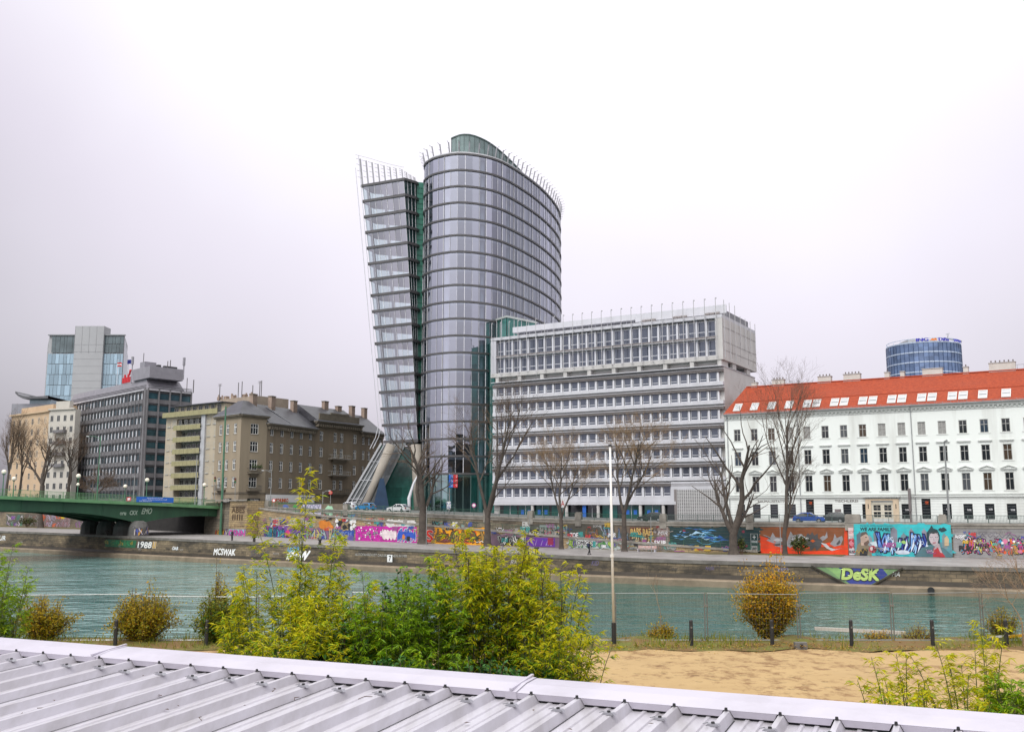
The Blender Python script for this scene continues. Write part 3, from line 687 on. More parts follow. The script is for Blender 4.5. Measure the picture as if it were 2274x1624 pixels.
for (x, pts, c, k) in (
    (.02, [(0, .72), (.05, .68), (.12, .58), (.15, .42), (.22, .36), (.12, .40), (.05, .50), (.10, .58)], Sg, 3),
    (.12, [(0, .60), (.03, .80), (.06, .62), (.14, .60), (.20, .48), (.12, .44), (.10, .30), (.17, .22), (.05, .28), (.06, .44)], Sg, 3),
    (.30, [(0, .30), (.03, .62), (.06, .85), (.09, .70), (.18, .76), (.22, .66), (.17, .56), (.20, .44), (.12, .40), (.05, .22)], Sg, 3),
    (.36, [(0, .56), (.10, .66), (.16, .62), (.08, .48)], Sl, 4), (.34, [(0, .35), (.08, .40), (.12, .3)], Sd, 4),
    (.50, [(0, .30), (.03, .66), (.06, .80), (.08, .72), (.11, .84), (.13, .70), (.17, .78), (.17, .60), (.22, .50), (.20, .28), (.15, .14), (.13, .26), (.08, .12), (.07, .28)], Sd, 4),
    (.58, [(0, .50), (.03, .56), (.06, .50), (.03, .44)], (.6, .10, .01), 5),
    (.69, [(0, .62), (.04, .70), (.06, .68), (.085, .86), (.09, .64), (.06, .56), (.03, .50)], Sg, 4),
    (.70, [(0, .44), (.06, .24), (.12, .14), (.24, .26), (.16, .20), (.10, .26), (.06, .40)], Sl, 5),
    (.80, [(0, .40), (.04, .54), (.06, .78), (.08, .62), (.14, .70), (.15, .58), (.12, .36), (.05, .30)], Sg, 4), (.87, [(0, .40), (.04, .56), (.05, .46), (.02, .36)], Sd, 5),
    (.15, [(0, .50), (.05, .58), (.12, .50), (.05, .46)], Sl, 5), (.05, [(0, .66), (.04, .64), (.08, .54), (.06, .54)], Sd, 5), (.46, [(0, .72), (.06, .58), (.12, .56), (.1, .62)], Sl, 6), (.14, [(0, .34), (.10, .40), (.16, .36), (.05, .28)], Sd, 4)):
    blade(x * w_, zb, pts, c, k)
P.fray(0, w_, zb, zt, (.30, .07, .015), q)
P.build(wall, 'mural', 'brown and orange mural with silver and black blade shaped letters')
# cyan city mural
P, w_, a = mural(wall, 1897, 2113, wo2); zb, zt = zpx(2005, 1234, wo2), zpx(2005, 1163, wo2); H = zt - zb
P.rect(0, w_, zb, zt, (.03, .46, .50), 0, 10)
P.poly([(0, zb), (w_, zb), (w_, zb + H * .45), (w_ * .5, zb + H * .5), (0, zb + H * .5)], (.10, .30, .36), 1)
X = lambda u: u * w_
Zm = lambda v: zb + v * H
for (u, wd, hh, c) in ((.06, .07, .72, (.10, .16, .20)), (.16, .06, .62, (.24, .30, .34)), (.24, .07, .78, (.16, .20, .24)), (.42, .07, .88, (.20, .21, .26)), (.33, .06, .6, (.38, .42, .44)), (.52, .06, .70, (.16, .24, .28)), (.60, .05, .84, (.22, .21, .26)), (.73, .05, .84, (.24, .24, .30)), (.93, .05, .70, (.18, .26, .28))):
    P.poly([(X(u - wd / 2), Zm(.25)), (X(u + wd / 2), Zm(.25)), (X(u + wd / 2), Zm(hh - .06)), (X(u + wd * .15), Zm(hh)), (X(u), Zm(hh + .05)), (X(u - wd * .15), Zm(hh)), (X(u - wd / 2), Zm(hh - .06))], c, 2)
P.text('WE ARE FAMILY', X(.07), Zm(.79), X(.34), .42, (.01, .03, .04), 4, bold=.02, shear=.15)
P.text('KILLAZ DJ ARTEKS DONDI COLORZ', X(.07), Zm(.91), X(.34), .24, (.01, .05, .06), 4, shear=.2)
# bearded man
P.poly([(X(.0), Zm(0)), (X(.03), Zm(.34)), (X(.08), Zm(.46)), (X(.16), Zm(.30)), (X(.18), Zm(0))], (.22, .18, .12), 3)
P.poly([(X(.07), Zm(.32)), (X(.065), Zm(.58)), (X(.09), Zm(.72)), (X(.13), Zm(.73)), (X(.15), Zm(.60)), (X(.16), Zm(.44)), (X(.13), Zm(.32))], (.50, .37, .30), 4)
P.poly([(X(.066), Zm(.58)), (X(.08), Zm(.74)), (X(.13), Zm(.76)), (X(.15), Zm(.66)), (X(.12), Zm(.68)), (X(.085), Zm(.62))], (.10, .08, .07), 5)
P.poly([(X(.10), Zm(.40)), (X(.15), Zm(.50)), (X(.158), Zm(.42)), (X(.13), Zm(.31)), (X(.10), Zm(.33))], (.14, .09, .07), 5)
P.blob(X(.125), Zm(.58), .14, .06, (.06, .04, .04), q, 6)
P.poly([(X(.05), Zm(.1)), (X(.08), Zm(.22)), (X(.14), Zm(.2)), (X(.13), Zm(0)), (X(.05), Zm(0))], (.02, .022, .025), 5)
P.blob(X(.19), Zm(.20), .5, .48, (.42, .05, .07), q, 5, .1); P.blob(X(.18), Zm(.22), .22, .25, (.65, .55, .55), q, 6, .1)
P.poly([(X(.16), Zm(.42)), (X(.30), Zm(.50)), (X(.31), Zm(.32)), (X(.20), Zm(.28))], (.55, .66, .70), 4)
# blue blade letters
P.wild(X(.25), X(.78), Zm(.04), Zm(.74), [(.02, .05, .30), (.12, .30, .72), (.30, .55, .85), (.02, .03, .14)], (.008, .01, .05), 21, 9, 4)
for i in range(7): P.poly([(X(.3 + .07 * i), Zm(.1)), (X(.34 + .07 * i), Zm(.55)), (X(.345 + .07 * i), Zm(.35))], (.72, .82, .95), 7)
P.text('SE', X(.35), Zm(.5), X(.06), .4, (.7, .8, .9), 8); P.text('O', X(.69), Zm(.38), X(.03), .42, (.7, .8, .9), 8); P.text('B', X(.60), Zm(.58), X(.03), .35, (.7, .8, .9), 8)
P.blob(X(.46), Zm(.36), .45, .38, (.10, .45, .40), q, 8, .25); P.blob(X(.52), Zm(.44), .3, .2, (.35, .6, .15), q, 8.2, .3)
P.text('NYCREW', X(.25), Zm(.17), X(.1), .32, (.9, .9, .9), 8); P.blob(X(.5), Zm(.12), .9, .3, (.55, .62, .72), q, 7.5, .12)
# dark haired figure with a red bib
P.poly([(X(.62), Zm(0)), (X(.70), Zm(.28)), (X(.80), Zm(.34)), (X(.92), Zm(.28)), (X(1.0), Zm(.05)), (X(1.0), Zm(0))], (.07, .17, .20), 8.5)
P.poly([(X(.805), Zm(0)), (X(.815), Zm(.28)), (X(.85), Zm(.32)), (X(.90), Zm(.14)), (X(.93), Zm(0))], (.42, .03, .04), 9)
P.poly([(X(.815), Zm(.20)), (X(.85), Zm(.45)), (X(.875), Zm(.40)), (X(.90), Zm(.12)), (X(.88), Zm(.14)), (X(.86), Zm(.3))], (.45, .37, .40), 9.5)
P.poly([(X(.755), Zm(.36)), (X(.755), Zm(.74)), (X(.785), Zm(.86)), (X(.81), Zm(.98)), (X(.825), Zm(.88)), (X(.865), Zm(.84)), (X(.885), Zm(.68)), (X(.88), Zm(.4))], (.012, .05, .06), 9)
P.poly([(X(.775), Zm(.55)), (X(.785), Zm(.72)), (X(.865), Zm(.74)), (X(.875), Zm(.58)), (X(.855), Zm(.38)), (X(.825), Zm(.33)), (X(.795), Zm(.4))], (.48, .42, .45), 10)
P.poly([(X(.778), Zm(.64)), (X(.80), Zm(.78)), (X(.85), Zm(.79)), (X(.87), Zm(.68)), (X(.85), Zm(.74)), (X(.82), Zm(.71)), (X(.80), Zm(.74))], (.015, .03, .035), 11)
for ex in (.80, .85): P.blob(X(ex), Zm(.61), .15, .07, (.04, .05, .06), q, 11, .1); P.blob(X(ex), Zm(.615), .06, .05, (.6, .65, .65), q, 12, .1)
P.poly([(X(.822), Zm(.6)), (X(.83), Zm(.51)), (X(.818), Zm(.51))], (.34, .29, .33), 11); P.poly([(X(.808), Zm(.45)), (X(.845), Zm(.46)), (X(.84), Zm(.42)), (X(.815), Zm(.41))], (.40, .14, .18), 11)
P.poly([(X(.925), Zm(.34)), (X(.93), Zm(.58)), (X(.955), Zm(.66)), (X(.975), Zm(.55)), (X(.97), Zm(.35))], (.52, .40, .25), 9)
P.blob(X(.915), Zm(.84), .42, .28, (.01, .04, .05), q, 5, .3)
P.fray(0, w_, zb, zt, (.03, .46, .50), q); P.scrawl(0, w_ * .95, zb, zb + H * .45, q, 9)
P.build(wall, 'mural', 'turquoise mural with city towers, blue letters and two painted figures')
# grey mural with rainbow letters
P, w_, a = mural(wall, 2116, 2290, wo); zb, zt = zpx(2190, 1238, wo), zpx(2190, 1172, wo); H = zt - zb
P.rect(0, w_, zb, zt, (.29, .285, .29), 0, 8); P.rect(.2, w_, zt - .55, zt - .02, (.23, .225, .225), 1, 8)
pal = [(.75, .45, .02), (.62, .04, .20), (.04, .32, .55), (.75, .12, .03), (.30, .05, .32), (.65, .60, .10), (.04, .40, .34), (.70, .20, .35)]
for (u0, u1, sd) in ((.10, .36, 2), (.26, .48, 9), (.52, .74, 4), (.68, .86, 15), (.80, 1.0, 8)):
    P.wild(w_ * u0, w_ * u1, zb + H * .12, zb + H * .66, pal[sd % 4:] + pal[:sd % 4], (.02, .02, .03), sd, 4, 1 + (sd % 3) * .7)
for i in range(26): P.blob(w_ * q.uniform(.12, .98), zb + H * q.uniform(.16, .62), q.uniform(.12, .4), q.uniform(.08, .3), q.choice(pal), q, 5 + i * .05, .3)
for i in range(10): P.blob(w_ * q.uniform(.12, .98), zb + H * q.uniform(.16, .62), q.uniform(.06, .16), q.uniform(.06, .16), (.85, .85, .82), q, 6.5, .2)
P.text('THE GRUMPY RULEZ', w_ * .28, zb + H * .78, w_ * .48, .36, (.12, .11, .14), 2, shear=.25); P.text('vvvAvvvAvv', w_ * .1, zb + H * .67, w_ * .85, .55, (.16, .15, .18), 2)
P.scrawl(0, w_ * .95, zb, zb + H * .8, q, 26)
P.build(wall, 'mural', 'grey painted wall panel with rainbow coloured graffiti letters')
# paste-ups on the pillar foot
P, w_, a = mural(wall, 1884, 1896, wo2); zb, zt = zpx(1890, 1231, wo2), zpx(1890, 1170, wo2); H = zt - zb
P.rect(0, w_, zb, zt, (.45, .43, .42), 0)
P.rect(.02, w_ - .02, zb + H * .7, zt - .05, (.72, .55, .55), 1); P.rect(.02, w_ - .02, zb + H * .24, zb + H * .58, (.34, .02, .04), 1); P.rect(.02, w_ - .02, zb, zb + H * .22, (.6, .57, .62), 1)
P.text('KUSI', .06, zb + H * .06, w_ - .1, .4, K_, 2, bold=.02); P.text('oLN', .06, zb + H * .78, w_ - .1, .4, (.5, .05, .05), 2); P.blob(w_ / 2, zb + H * .42, .3, .3, (.6, .2, .25), q, 2, .4)
for i in range(9): P.blob(w_ * q.random(), zb + H * q.random(), .09, .08, q.choice([(.7, .1, .12), K_, (.75, .7, .7)]), q, 3, .4)
P.build(wall, 'mural', 'red and white paste ups on the foot of a pillar')
# dark teal mural with glowing blue smoke
P, w_, a = mural(wall, 1487, 1686, wo); zb, zt = zpx(1580, 1226, wo), zpx(1580, 1170, wo); H = zt - zb
P.rect(0, w_, zb, zt, (.010, .040, .045), 0, 8); P.poly([(0, zb), (w_, zb), (w_, zb + H * .35), (w_ * .6, zb + H * .3), (0, zb + H * .52)], (.015, .075, .055), 1)
for i in range(44):
    u = q.uniform(.01, .60); v = .74 - .25 * u + q.gauss(0, .11); x = u * w_; z = zb + v * H; l = q.uniform(.5, 1.9); dz = q.uniform(-.45, .4); t = q.uniform(.04, .14)
    c = q.choice([(.02, .11, .42), (.06, .28, .62), (.20, .48, .78), (.03, .16, .36), (.42, .66, .85)])
    P.poly([(x, z), (x + l * .4, z + dz + t), (x + l, z + dz * .4), (x + l * .5, z + dz * .8 - t)], c, 2 + i * .05)
for i in range(9):
    ang = 2 * pi * i / 9; x = w_ * .42 + 1.5 * cos(ang); z = zb + H * .55 + .8 * sin(ang); x2, z2 = w_ * .42 + 1.5 * cos(ang + .9), zb + H * .55 + .8 * sin(ang + .9)
    P.poly([(x, z), (x2, z2), (x2 * .98 + .02 * x, z2 - .08), (x, z - .1)], (.07, .30, .42), 4.6)
for u in (.02, .17, .83, .86): P.blob(w_ * u, zb + H * (.3 if u < .1 or u > .85 else .85), .22, .18, (.22, .03, .06), q, 3, .4)
P.rect(w_ * .905, w_ * .985, zb + H * .02, zb + H * .78, (.30, .33, .33), 3); P.rect(w_ * .912, w_ * .978, zb + H * .05, zb + H * .76, (.012, .05, .05), 3.5)
P.rect(w_ * .942, w_ * .948, zb + H * .56, zb + H * .72, (.65, .7, .7), 4); P.rect(w_ * .93, w_ * .96, zb + H * .62, zb + H * .66, (.65, .7, .7), 4.1)
P.text('IERNI', w_ * .917, zb + H * .42, w_ * .055, .3, (.45, .5, .5), 4, bold=.02); P.rect(w_ * .915, w_ * .975, zb + H * .05, zb + H * .3, (.40, .40, .39), 4); P.text('02', w_ * .925, zb + H * .1, w_ * .04, .5, K_, 5, bold=.03)
P.fray(0, w_, zb, zt, (.012, .045, .05), q); P.scrawl(w_ * .6, w_ * .88, zb, zb + H * .5, q, 6)
P.build(wall, 'mural', 'dark teal mural with glowing blue smoke and a small door panel')
# brown wall with yellow letters, and grey scrawl next to it
P, w_, a = mural(wall, 1366, 1484, wo); zb, zt = zpx(1425, 1210, wo), zpx(1425, 1168, wo); H = zt - zb
P.rect(0, w_, zb - 1, zt, (.17, .13, .095), 0, 6); P.rect(w_ * .28, w_ * .72, zb, zt - .1, (.15, .05, .03), 1, 3); P.rect(w_ * .80, w_, zb - .5, zt, (.30, .24, .22), 1, 2)
P.text('BABS BAES', w_ * .30, zb + H * .52, w_ * .42, 1.05, (.05, .02, .02), 2, bold=.1, wob=.06); P.text('BABS BAES', w_ * .30, zb + H * .52, w_ * .42, 1.05, (.62, .42, .14), 4, bold=.04, wob=.06)
P.text('ZAL NUS', w_ * .32, zb + H * .08, w_ * .36, 1.0, (.05, .02, .02), 2, bold=.1, wob=.06); P.text('ZAL NUS', w_ * .32, zb + H * .08, w_ * .36, 1.0, (.64, .50, .26), 4, bold=.04, wob=.06)
P.wild(0, w_ * .27, zb, zt - .2, [(.33, .36, .37), (.18, .24, .40), (.40, .40, .38)], (.06, .06, .07), 31, 5, 2); P.blob(w_ * .68, zb + H * .4, .4, .5, (.05, .28, .26), q, 6, .4); P.blob(w_ * .52, zb + H * .45, .3, .6, (.1, .3, .3), q, 2.5, .4)
for i in range(14): P.blob(w_ * q.uniform(.72, 1), zb + H * q.uniform(-.2, 1), .25, .2, q.choice([(.35, .06, .05), (.20, .16, .22), (.42, .38, .36), (.12, .1, .1)]), q, 3, .5)
P.scrawl(0, w_ * .95, zb - .6, zb + H * .9, q, 22)
P.build(wall, 'mural', 'rust brown wall panel with pale yellow stacked letters')
P, w_, a = mural(wall, 1160, 1364, wo); zb, zt = zpx(1260, 1196, wo), zpx(1260, 1163, wo); H = zt - zb
P.rect(0, w_, zb, zt, (.085, .08, .065), 0, 8); P.text('ETEREN', w_ * .20, zb + H * .25, w_ * .30, 1.5, (.24, .30, .28), 2, bold=.07)
P.wild(w_ * .70, w_ * .86, zb, zb + H * .7, [(.30, .12, .04), (.22, .10, .05)], (.08, .05, .04), 12, 4, 2); P.wild(w_ * .87, w_, zb, zb + H * .9, [(.34, .40, .44), (.12, .20, .42)], (.06, .06, .08), 13, 3, 2)
P.text('SOPHIE', w_ * .78, zb + H * .82, w_ * .09, .35, (.6, .6, .58), 3); P.text('EIR', 0, zb + H * .75, w_ * .08, .9, (.6, .6, .58), 3, bold=.05)
P.scrawl(0, w_ * .95, zb, zb + H * .9, q, 26)
P.build(wall, 'mural', 'dark weathered wall panel with pale grey letters')
# upper left part of the wall, behind the tall bamboo
P, w_, a = mural(wall, 600, 760, wo); zb, zt = zpx(680, 1150, wo), zpx(680, 1118, wo); H = zt - zb
P.rect(0, w_, zb - .5, zt, (.17, .14, .10), 0, 6); P.blob(w_ * .22, zb + H * .8, .9, .5, (.10, .15, .50), q, 2, .2); P.blob(w_ * .36, zb + H * .5, 1., 1.1, (.06, .33, .05), q, 2, .2)
P.rect(w_ * .45, w_ * .72, zb + H * .3, zt - .1, (.52, .50, .62), 2, 3); P.text('MKOSX', w_ * .46, zb + H * .4, w_ * .25, 1.6, (.25, .25, .34), 3, bold=.04); P.blob(w_ * .82, zb + H * .45, 1.2, 1.2, (.36, .62, .42), q, 2, .25); P.blob(w_ * .5, zb - .1, .9, .6, (.50, .16, .05), q, 3, .3)
P.build(wall, 'mural', 'upper wall panel with blue, green and lilac paint')
# far left walls seen under the bridge
for (p0, p1, cols, sd, lab, bgc) in ((14, 52, [(.20, .06, .34), (.5, .45, .48), (.05, .2, .12)], 41, 'dim purple graffiti seen under the left end of the bridge', (.10, .11, .08)), (92, 134, [(.40, .38, .48), (.62, .12, .03), (.35, .30, .40)], 42, 'white and orange graffiti panel seen under the bridge', (.22, .16, .14)), (135, 156, [(.40, .16, .18), (.42, .36, .40)], 43, 'pink graffiti panel with a yellow patch under the bridge', (.35, .28, .28)), (216, 256, [(.34, .33, .48), (.06, .34, .34)], 44, 'pale lilac graffiti between the bridge piers', (.17, .17, .17)), (170, 210, [(.34, .30, .28), (.3, .14, .3)], 45, 'grey graffiti seen behind the first bridge pier', (.2, .18, .16)), (54, 90, [(.16, .10, .08), (.22, .22, .20)], 46, 'brown faded graffiti under the bridge', (.13, .11, .085))):
    P, w_, a = mural(wall, p0, p1, wo, -3.); zb, zt = zpx((p0 + p1) / 2, 1174, wo), zpx((p0 + p1) / 2, 1140, wo); H = zt - zb
    P.rect(0, w_, zb, zt, bgc, 0, 4); P.wild(.2, w_ - .2, zb + .1, zb + H * .55, cols, (.05, .04, .06), sd, 5, 1); P.wild(.2, w_ - .2, zb + H * .5, zt, cols[::-1], (.09, .06, .05), sd + 50, 4, 2)
    if p0 == 135: P.rect(.1, w_ * .4, zb + H * .68, zb + H * .92, (.75, .55, .01), 6)
    P.build(wall, 'mural', lab)
# ---- ramp wall
def rmural(p0, p1, y0, y1, bgc, lab, fn, nseg=6):
    P, w_, a = mural(ramp, p0, p1, ro); pm = (p0 + p1) / 2; zb, zt = zpx(pm, y0, ro), zpx(pm, y1, ro)
    if bgc: P.rect(0, w_, zb, zt, bgc, 0, nseg)
    if bgc: P.fray(0, w_, zb, zt, bgc, q, 18)
    fn(P, w_, zb, zt - zb); P.scrawl(0, w_ * .92, zb, zt, q, int(w_ * .6), 9); P.build(ramp, 'mural', lab)
def f(P, w, z, H):
    P.wild(.1, w * .98, z + H * .08, z + H * .9, [(.40, .22, .05), (.05, .07, .03), (.18, .05, .02), (.10, .14, .05)], (.05, .015, .01), 77, 8, 2)
    P.poly([(w * .06, z + H * .12), (w * .2, z + H * .35), (w * .5, z + H * .3), (w * .8, z + H * .22), (w * .84, z + H * .12), (w * .4, z + H * .18), (w * .2, z + H * .06)], (.16, .045, .025), 3.2)
    P.poly([(w * .70, z + H * .3), (w * .74, z + H * .85), (w * .77, z + H * .8), (w * .76, z + H * .45), (w * .9, z + H * .52), (w * .88, z + H * .36)], (.035, .05, .02), 4)
    for u, v in ((.45, .7), (.78, .7), (.66, .2)): P.blob(w * u, z + H * v, .7, .5, (.75, .14, .01), q, 1, .3)
    P.text('SIM', w * .05, z + H * .62, w * .07, .5, (.25, .10, .02), 3); P.text('KNOX', w * .87, z + H * .7, w * .09, .4, (.25, .10, .02), 3)
rmural(966, 1075, 1208, 1171, (.78, .34, .008), 'bright orange mural with brown and green letters', f)
def f(P, w, z, H):
    for i in range(90):
        x, zz = w * q.uniform(.03, .43), z + H * q.uniform(.15, .88); s_ = q.uniform(.12, .4); P.rect(x, x + s_, zz, zz + s_ * .8, q.choice([K_, W_, (.3, .3, .3), (.5, .02, .35), (.2, .05, .18)]), 1 + i * .04)
    bx = w * .47
    P.wild(bx, w * .68, z + H * .2, z + H * .85, [(.75, .66, .68)], (.18, .03, .1), 8, 4, 2)
    for i in range(4): P.blob(bx + w * (.03 + .052 * i), z + H * .52, w * .033, H * .30, (.78, .68, .70), q, 5 + i * .1, .12)
    P.wild(w * .70, w * .985, z + H * .10, z + H * .92, [(.02, .07, .42), (.04, .14, .55)], (.55, .55, .6), 19, 5, 2); P.poly([(w * .70, z + H * .25), (w * .72, z + H * .75), (w * .95, z + H * .68), (w * .98, z + H * .3), (w * .85, z + H * .45)], (.025, .09, .50), 5); P.blob(w * .8, z + H * .4, .4, .4, (.65, .22, .04), q, 6, .3)
rmural(789, 925, 1206, 1168, (.52, .015, .33), 'magenta mural with a black and white mosaic, white bubble letters and blue letters', f)
rmural(858, 920, 1168, 1154, (.66, .65, .63), 'white overpainted strip above the magenta mural', lambda P, w, z, H: P.blob(w * .6, z + H * .35, .5, .25, (.1, .4, .4), q, 2, .3))
def f(P, w, z, H):
    P.text('S', w * .28, z + H * .15, w * .6, H * .72, (.8, .75, .72), 2, bold=.14); P.text('S', w * .28, z + H * .15, w * .6, H * .72, (.60, .03, .015), 4, bold=.09); P.poly([(0, z + H * .1), (w * .1, z + H * .9), (w * .15, z + H * .1), (w * .25, z + H * .8), (w * .25, z)], (.45, .42, .4), 2)
rmural(940, 964, 1207, 1172, (.20, .12, .10), 'narrow panel with a large red letter S', f)
def f(P, w, z, H):
    P.wild(w * .03, w * .55, z + H * .08, z + H * .92, [(.03, .26, .45), (.01, .02, .05), (.10, .48, .60), (.01, .03, .10)], (.01, .008, .03), 23, 8, 1); P.blob(w * .62, z + H * .45, .7, .75, (.62, .03, .20), q, 3, .15)
    P.wild(w * .7, w * .95, z + H * .03, z + H * .6, [(.03, .1, .09), (.5, .55, .6)], (.02, .02, .04), 27, 4, 2)
rmural(586, 680, 1199, 1167, (.14, .055, .27), 'purple mural with jagged turquoise and black letters', f)
def f(P, w, z, H):
    for i in range(6): P.blob(w * (.1 + .16 * i), z + H * (.2 + .1 * (i % 2)), .55, .3, (.10, .5, .58), q, 1, .3)
    P.text('GSNN', w * .1, z + H * .2, w * .82, H * .68, (.10, .01, .09), 2, bold=.12); P.text('GSNN', w * .1, z + H * .2, w * .82, H * .68, (.62, .09, .42), 4, bold=.05)
pass
def f(P, w, z, H):
    P.wild(.1, w * .55, z, z + H * .85, [(.62, .20, .02), (.35, .03, .01), (.70, .45, .05)], (.10, .01, .01), 51, 5, 1); P.wild(w * .55, w, z + H * .05, z + H * .9, [(.15, .08, .34), (.32, .18, .40), (.5, .5, .35)], (.05, .02, .08), 52, 4, 2)
pass
def f(P, w, z, H):
    P.rect(0, w, z + H * .45, z + H, (.02, .06, .30), 1, 2); P.rect(w * .05, w * .45, z + H * .1, z + H * .45, (.32, .55, .04), 1); P.rect(w * .5, w * .95, z + H * .15, z + H * .6, (.10, .09, .34), 2); P.text('PZCH', w * .15, z + H * .55, w * .7, H * .3, (.2, .3, .6), 3)
rmural(746, 786, 1203, 1176, (.12, .14, .16), 'blue and lime green painted block', f)
def f(P, w, z, H):
    for i in range(8): P.blob(w * q.uniform(.1, .95), z + H * q.uniform(.15, .9), .5, .5, K_, q, 1 + i * .1, .3); P.blob(w * q.uniform(.1, .95), z + H * q.uniform(.15, .9), .42, .42, (.75, .75, .74), q, 2 + i * .1, .35)
rmural(742, 790, 1176, 1146, None, 'black and white flower shaped graffiti', f)
rmural(706, 738, 1180, 1152, None, 'orange painted cloud on the yellow stone', lambda P, w, z, H: [P.blob(w * u, z + H * v, w * .35, H * .35, (.62, .20, .02), q, 1 + u, .25) for u, v in ((.35, .6), (.65, .4), (.5, .55))])
rmural(600, 700, 1166, 1148, (.34, .28, .2), 'pale scribbled strip above the purple mural', lambda P, w, z, H: [P.text('LOKE', w * u, z + H * .1, w * .16, H * .75, c, 2, bold=.05) for u, c in ((.02, (.5, .5, .5)), (.24, (.04, .04, .04)), (.46, (.5, .48, .46)), (.72, (.4, .4, .38)))])
rmural(682, 744, 1203, 1172, (.22, .12, .22), 'mixed small graffiti behind the tall bamboo', lambda P, w, z, H: P.wild(.1, w - .1, z, z + H, [(.5, .4, .05), (.05, .3, .35), (.4, .4, .42)], (.04, .03, .05), 61, 7, 1))
def f(P, w, z, H):
    P.rect(w * .16, w * .46, z + H * .1, z + H * .8, (.012, .02, .012), 1, 3)
    P.wild(w * .1, w * .5, z + H * .05, z + H * .95, [(.65, .65, .62), (.02, .02, .02)], (.02, .02, .02), 71, 5, 2); P.rect(w * .5, w * .92, z + H * .05, z + H * .8, (.11, .02, .30), 2, 3)
    for i in range(9): x = w * q.uniform(.52, .88); P.poly([(x, z + H * .15), (x + .1, z + H * .15), (x + q.uniform(-.4, .6), z + H * .75)], (.5, .42, .6), 4)
    P.rect(w * .82, w * .9, z + H * .2, z + H * .8, (.24, .015, .06), 5)
rmural(1090, 1245, 1213, 1187, (.16, .10, .14), 'purple and black graffiti panel behind the bamboo tips', f)
def f(P, w, z, H):
    P.wild(0, w, z + H * .05, z + H * .95, [(.05, .24, .06), (.40, .55, .10), (.10, .07, .30), (.20, .45, .12)], (.02, .02, .03), 81, 10, 1); P.text('OMIGOD', w * .18, z + H * .35, w * .38, H * .45, (.75, .75, .75), 5, bold=.12); P.text('OMIGOD', w * .18, z + H * .35, w * .38, H * .45, K_, 7, bold=.03)
rmural(1262, 1372, 1217, 1196, (.42, .48, .46), 'green and white graffiti strip low on the ramp wall', f)
rmural(1374, 1500, 1221, 1206, (.22, .20, .17), 'faded pale graffiti along the low end of the ramp', lambda P, w, z, H: P.wild(0, w, z, z + H, [(.30, .32, .30), (.25, .16, .12), (.12, .34, .30), (.35, .33, .32)], (.10, .09, .09), 91, 12, 1))
for p0, p1, y0, y1 in ((690, 790, 1160, 1140), (800, 860, 1168, 1152), (930, 1085, 1172, 1160), (580, 700, 1176, 1150), (1085, 1260, 1190, 1178), (1240, 1380, 1200, 1190), (1480, 1660, 1226, 1214)): rmural(p0, p1, y0, y1, None, 'loose scribbled tags on the ramp wall above the ' + {690: 'blue and lime block', 800: 'magenta mural', 930: 'orange mural', 580: 'purple mural', 1085: 'purple and black panel', 1240: 'green and white strip', 1480: 'painted bench'}[p0], lambda P, w, z, H: P.scrawl(0, w * .9, z, z + H, q, int(w * 1.3), 2))
# ------------------------------------------------------------------ bench on the grass
bs = wpx(1466, -5.5); bo = rof(bs) + 1.7; bz = wpz(bs) + .05
bench = thing('painted_bench', 'painted park bench on the grass below the dark teal mural', 'bench', WALL.map(bs, bz, bo))
def wb(m, a0, a1, o0, o1, z0, z1, mat): m.mesh([WALL.map(bs + x, bz + z, bo + o_) for o_ in (o0, o1) for x, z in ((a0, z0), (a1, z0), (a1, z1), (a0, z1))], [(3, 2, 1, 0), (4, 5, 6, 7), (0, 1, 5, 4), (1, 2, 6, 5), (2, 3, 7, 6), (3, 0, 4, 7)], mat)
bw = M('bench_wood', (.42, .20, .16), .7, col2=(.55, .5, .5), scale=3); bl = M('bench_frame', (.55, .56, .62), .5)
m = MB(); wb(m, -1.4, 1.4, -.1, .4, .42, .48, bw); m.build('seat', bench)
m = MB(); wb(m, -1.4, 1.4, -.2, -.13, .55, .9, bw); m.build('backrest', bench)
for x in (-1.3, 1.22):
    m = MB(); wb(m, x, x + .08, -.2, .4, .0, .42, bl); m.build('leg', bench)
# ------------------------------------------------------------------ green bridge
bg_m = M('bridge_green', (.03, .10, .05), .55, col2=(.018, .06, .034), scale=.35, streak=True)
bg_l = M('bridge_light_green', (.12, .26, .12), .55, var=.25, scale=.5)
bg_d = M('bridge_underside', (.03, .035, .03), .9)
E = Vector((-60.5, 204.5, 0)); bd = Vector((-.64, -.77, 0)).normalized(); bwd = Vector((-.77, .64, 0)).normalized()
bridge = thing('road_bridge', 'green steel road bridge with arched girders over the canal', 'bridge', E + bd * 17)
def dz(t): return .62 + 1.75 * min(1, max(0, t / 46)) ** .9
def gd(t): return 1.55 + .012 * max(0, t) + 1.75 * max(0, 1 - abs(t - 17) / 15) ** 2 + 1.75 * max(0, 1 - abs(t - 72) / 16) ** 2
def bp_(t, v, z): return E + bd * t + bwd * v + Z_ * z
ts = [-9 + i * 1.5 for i in range(77)]
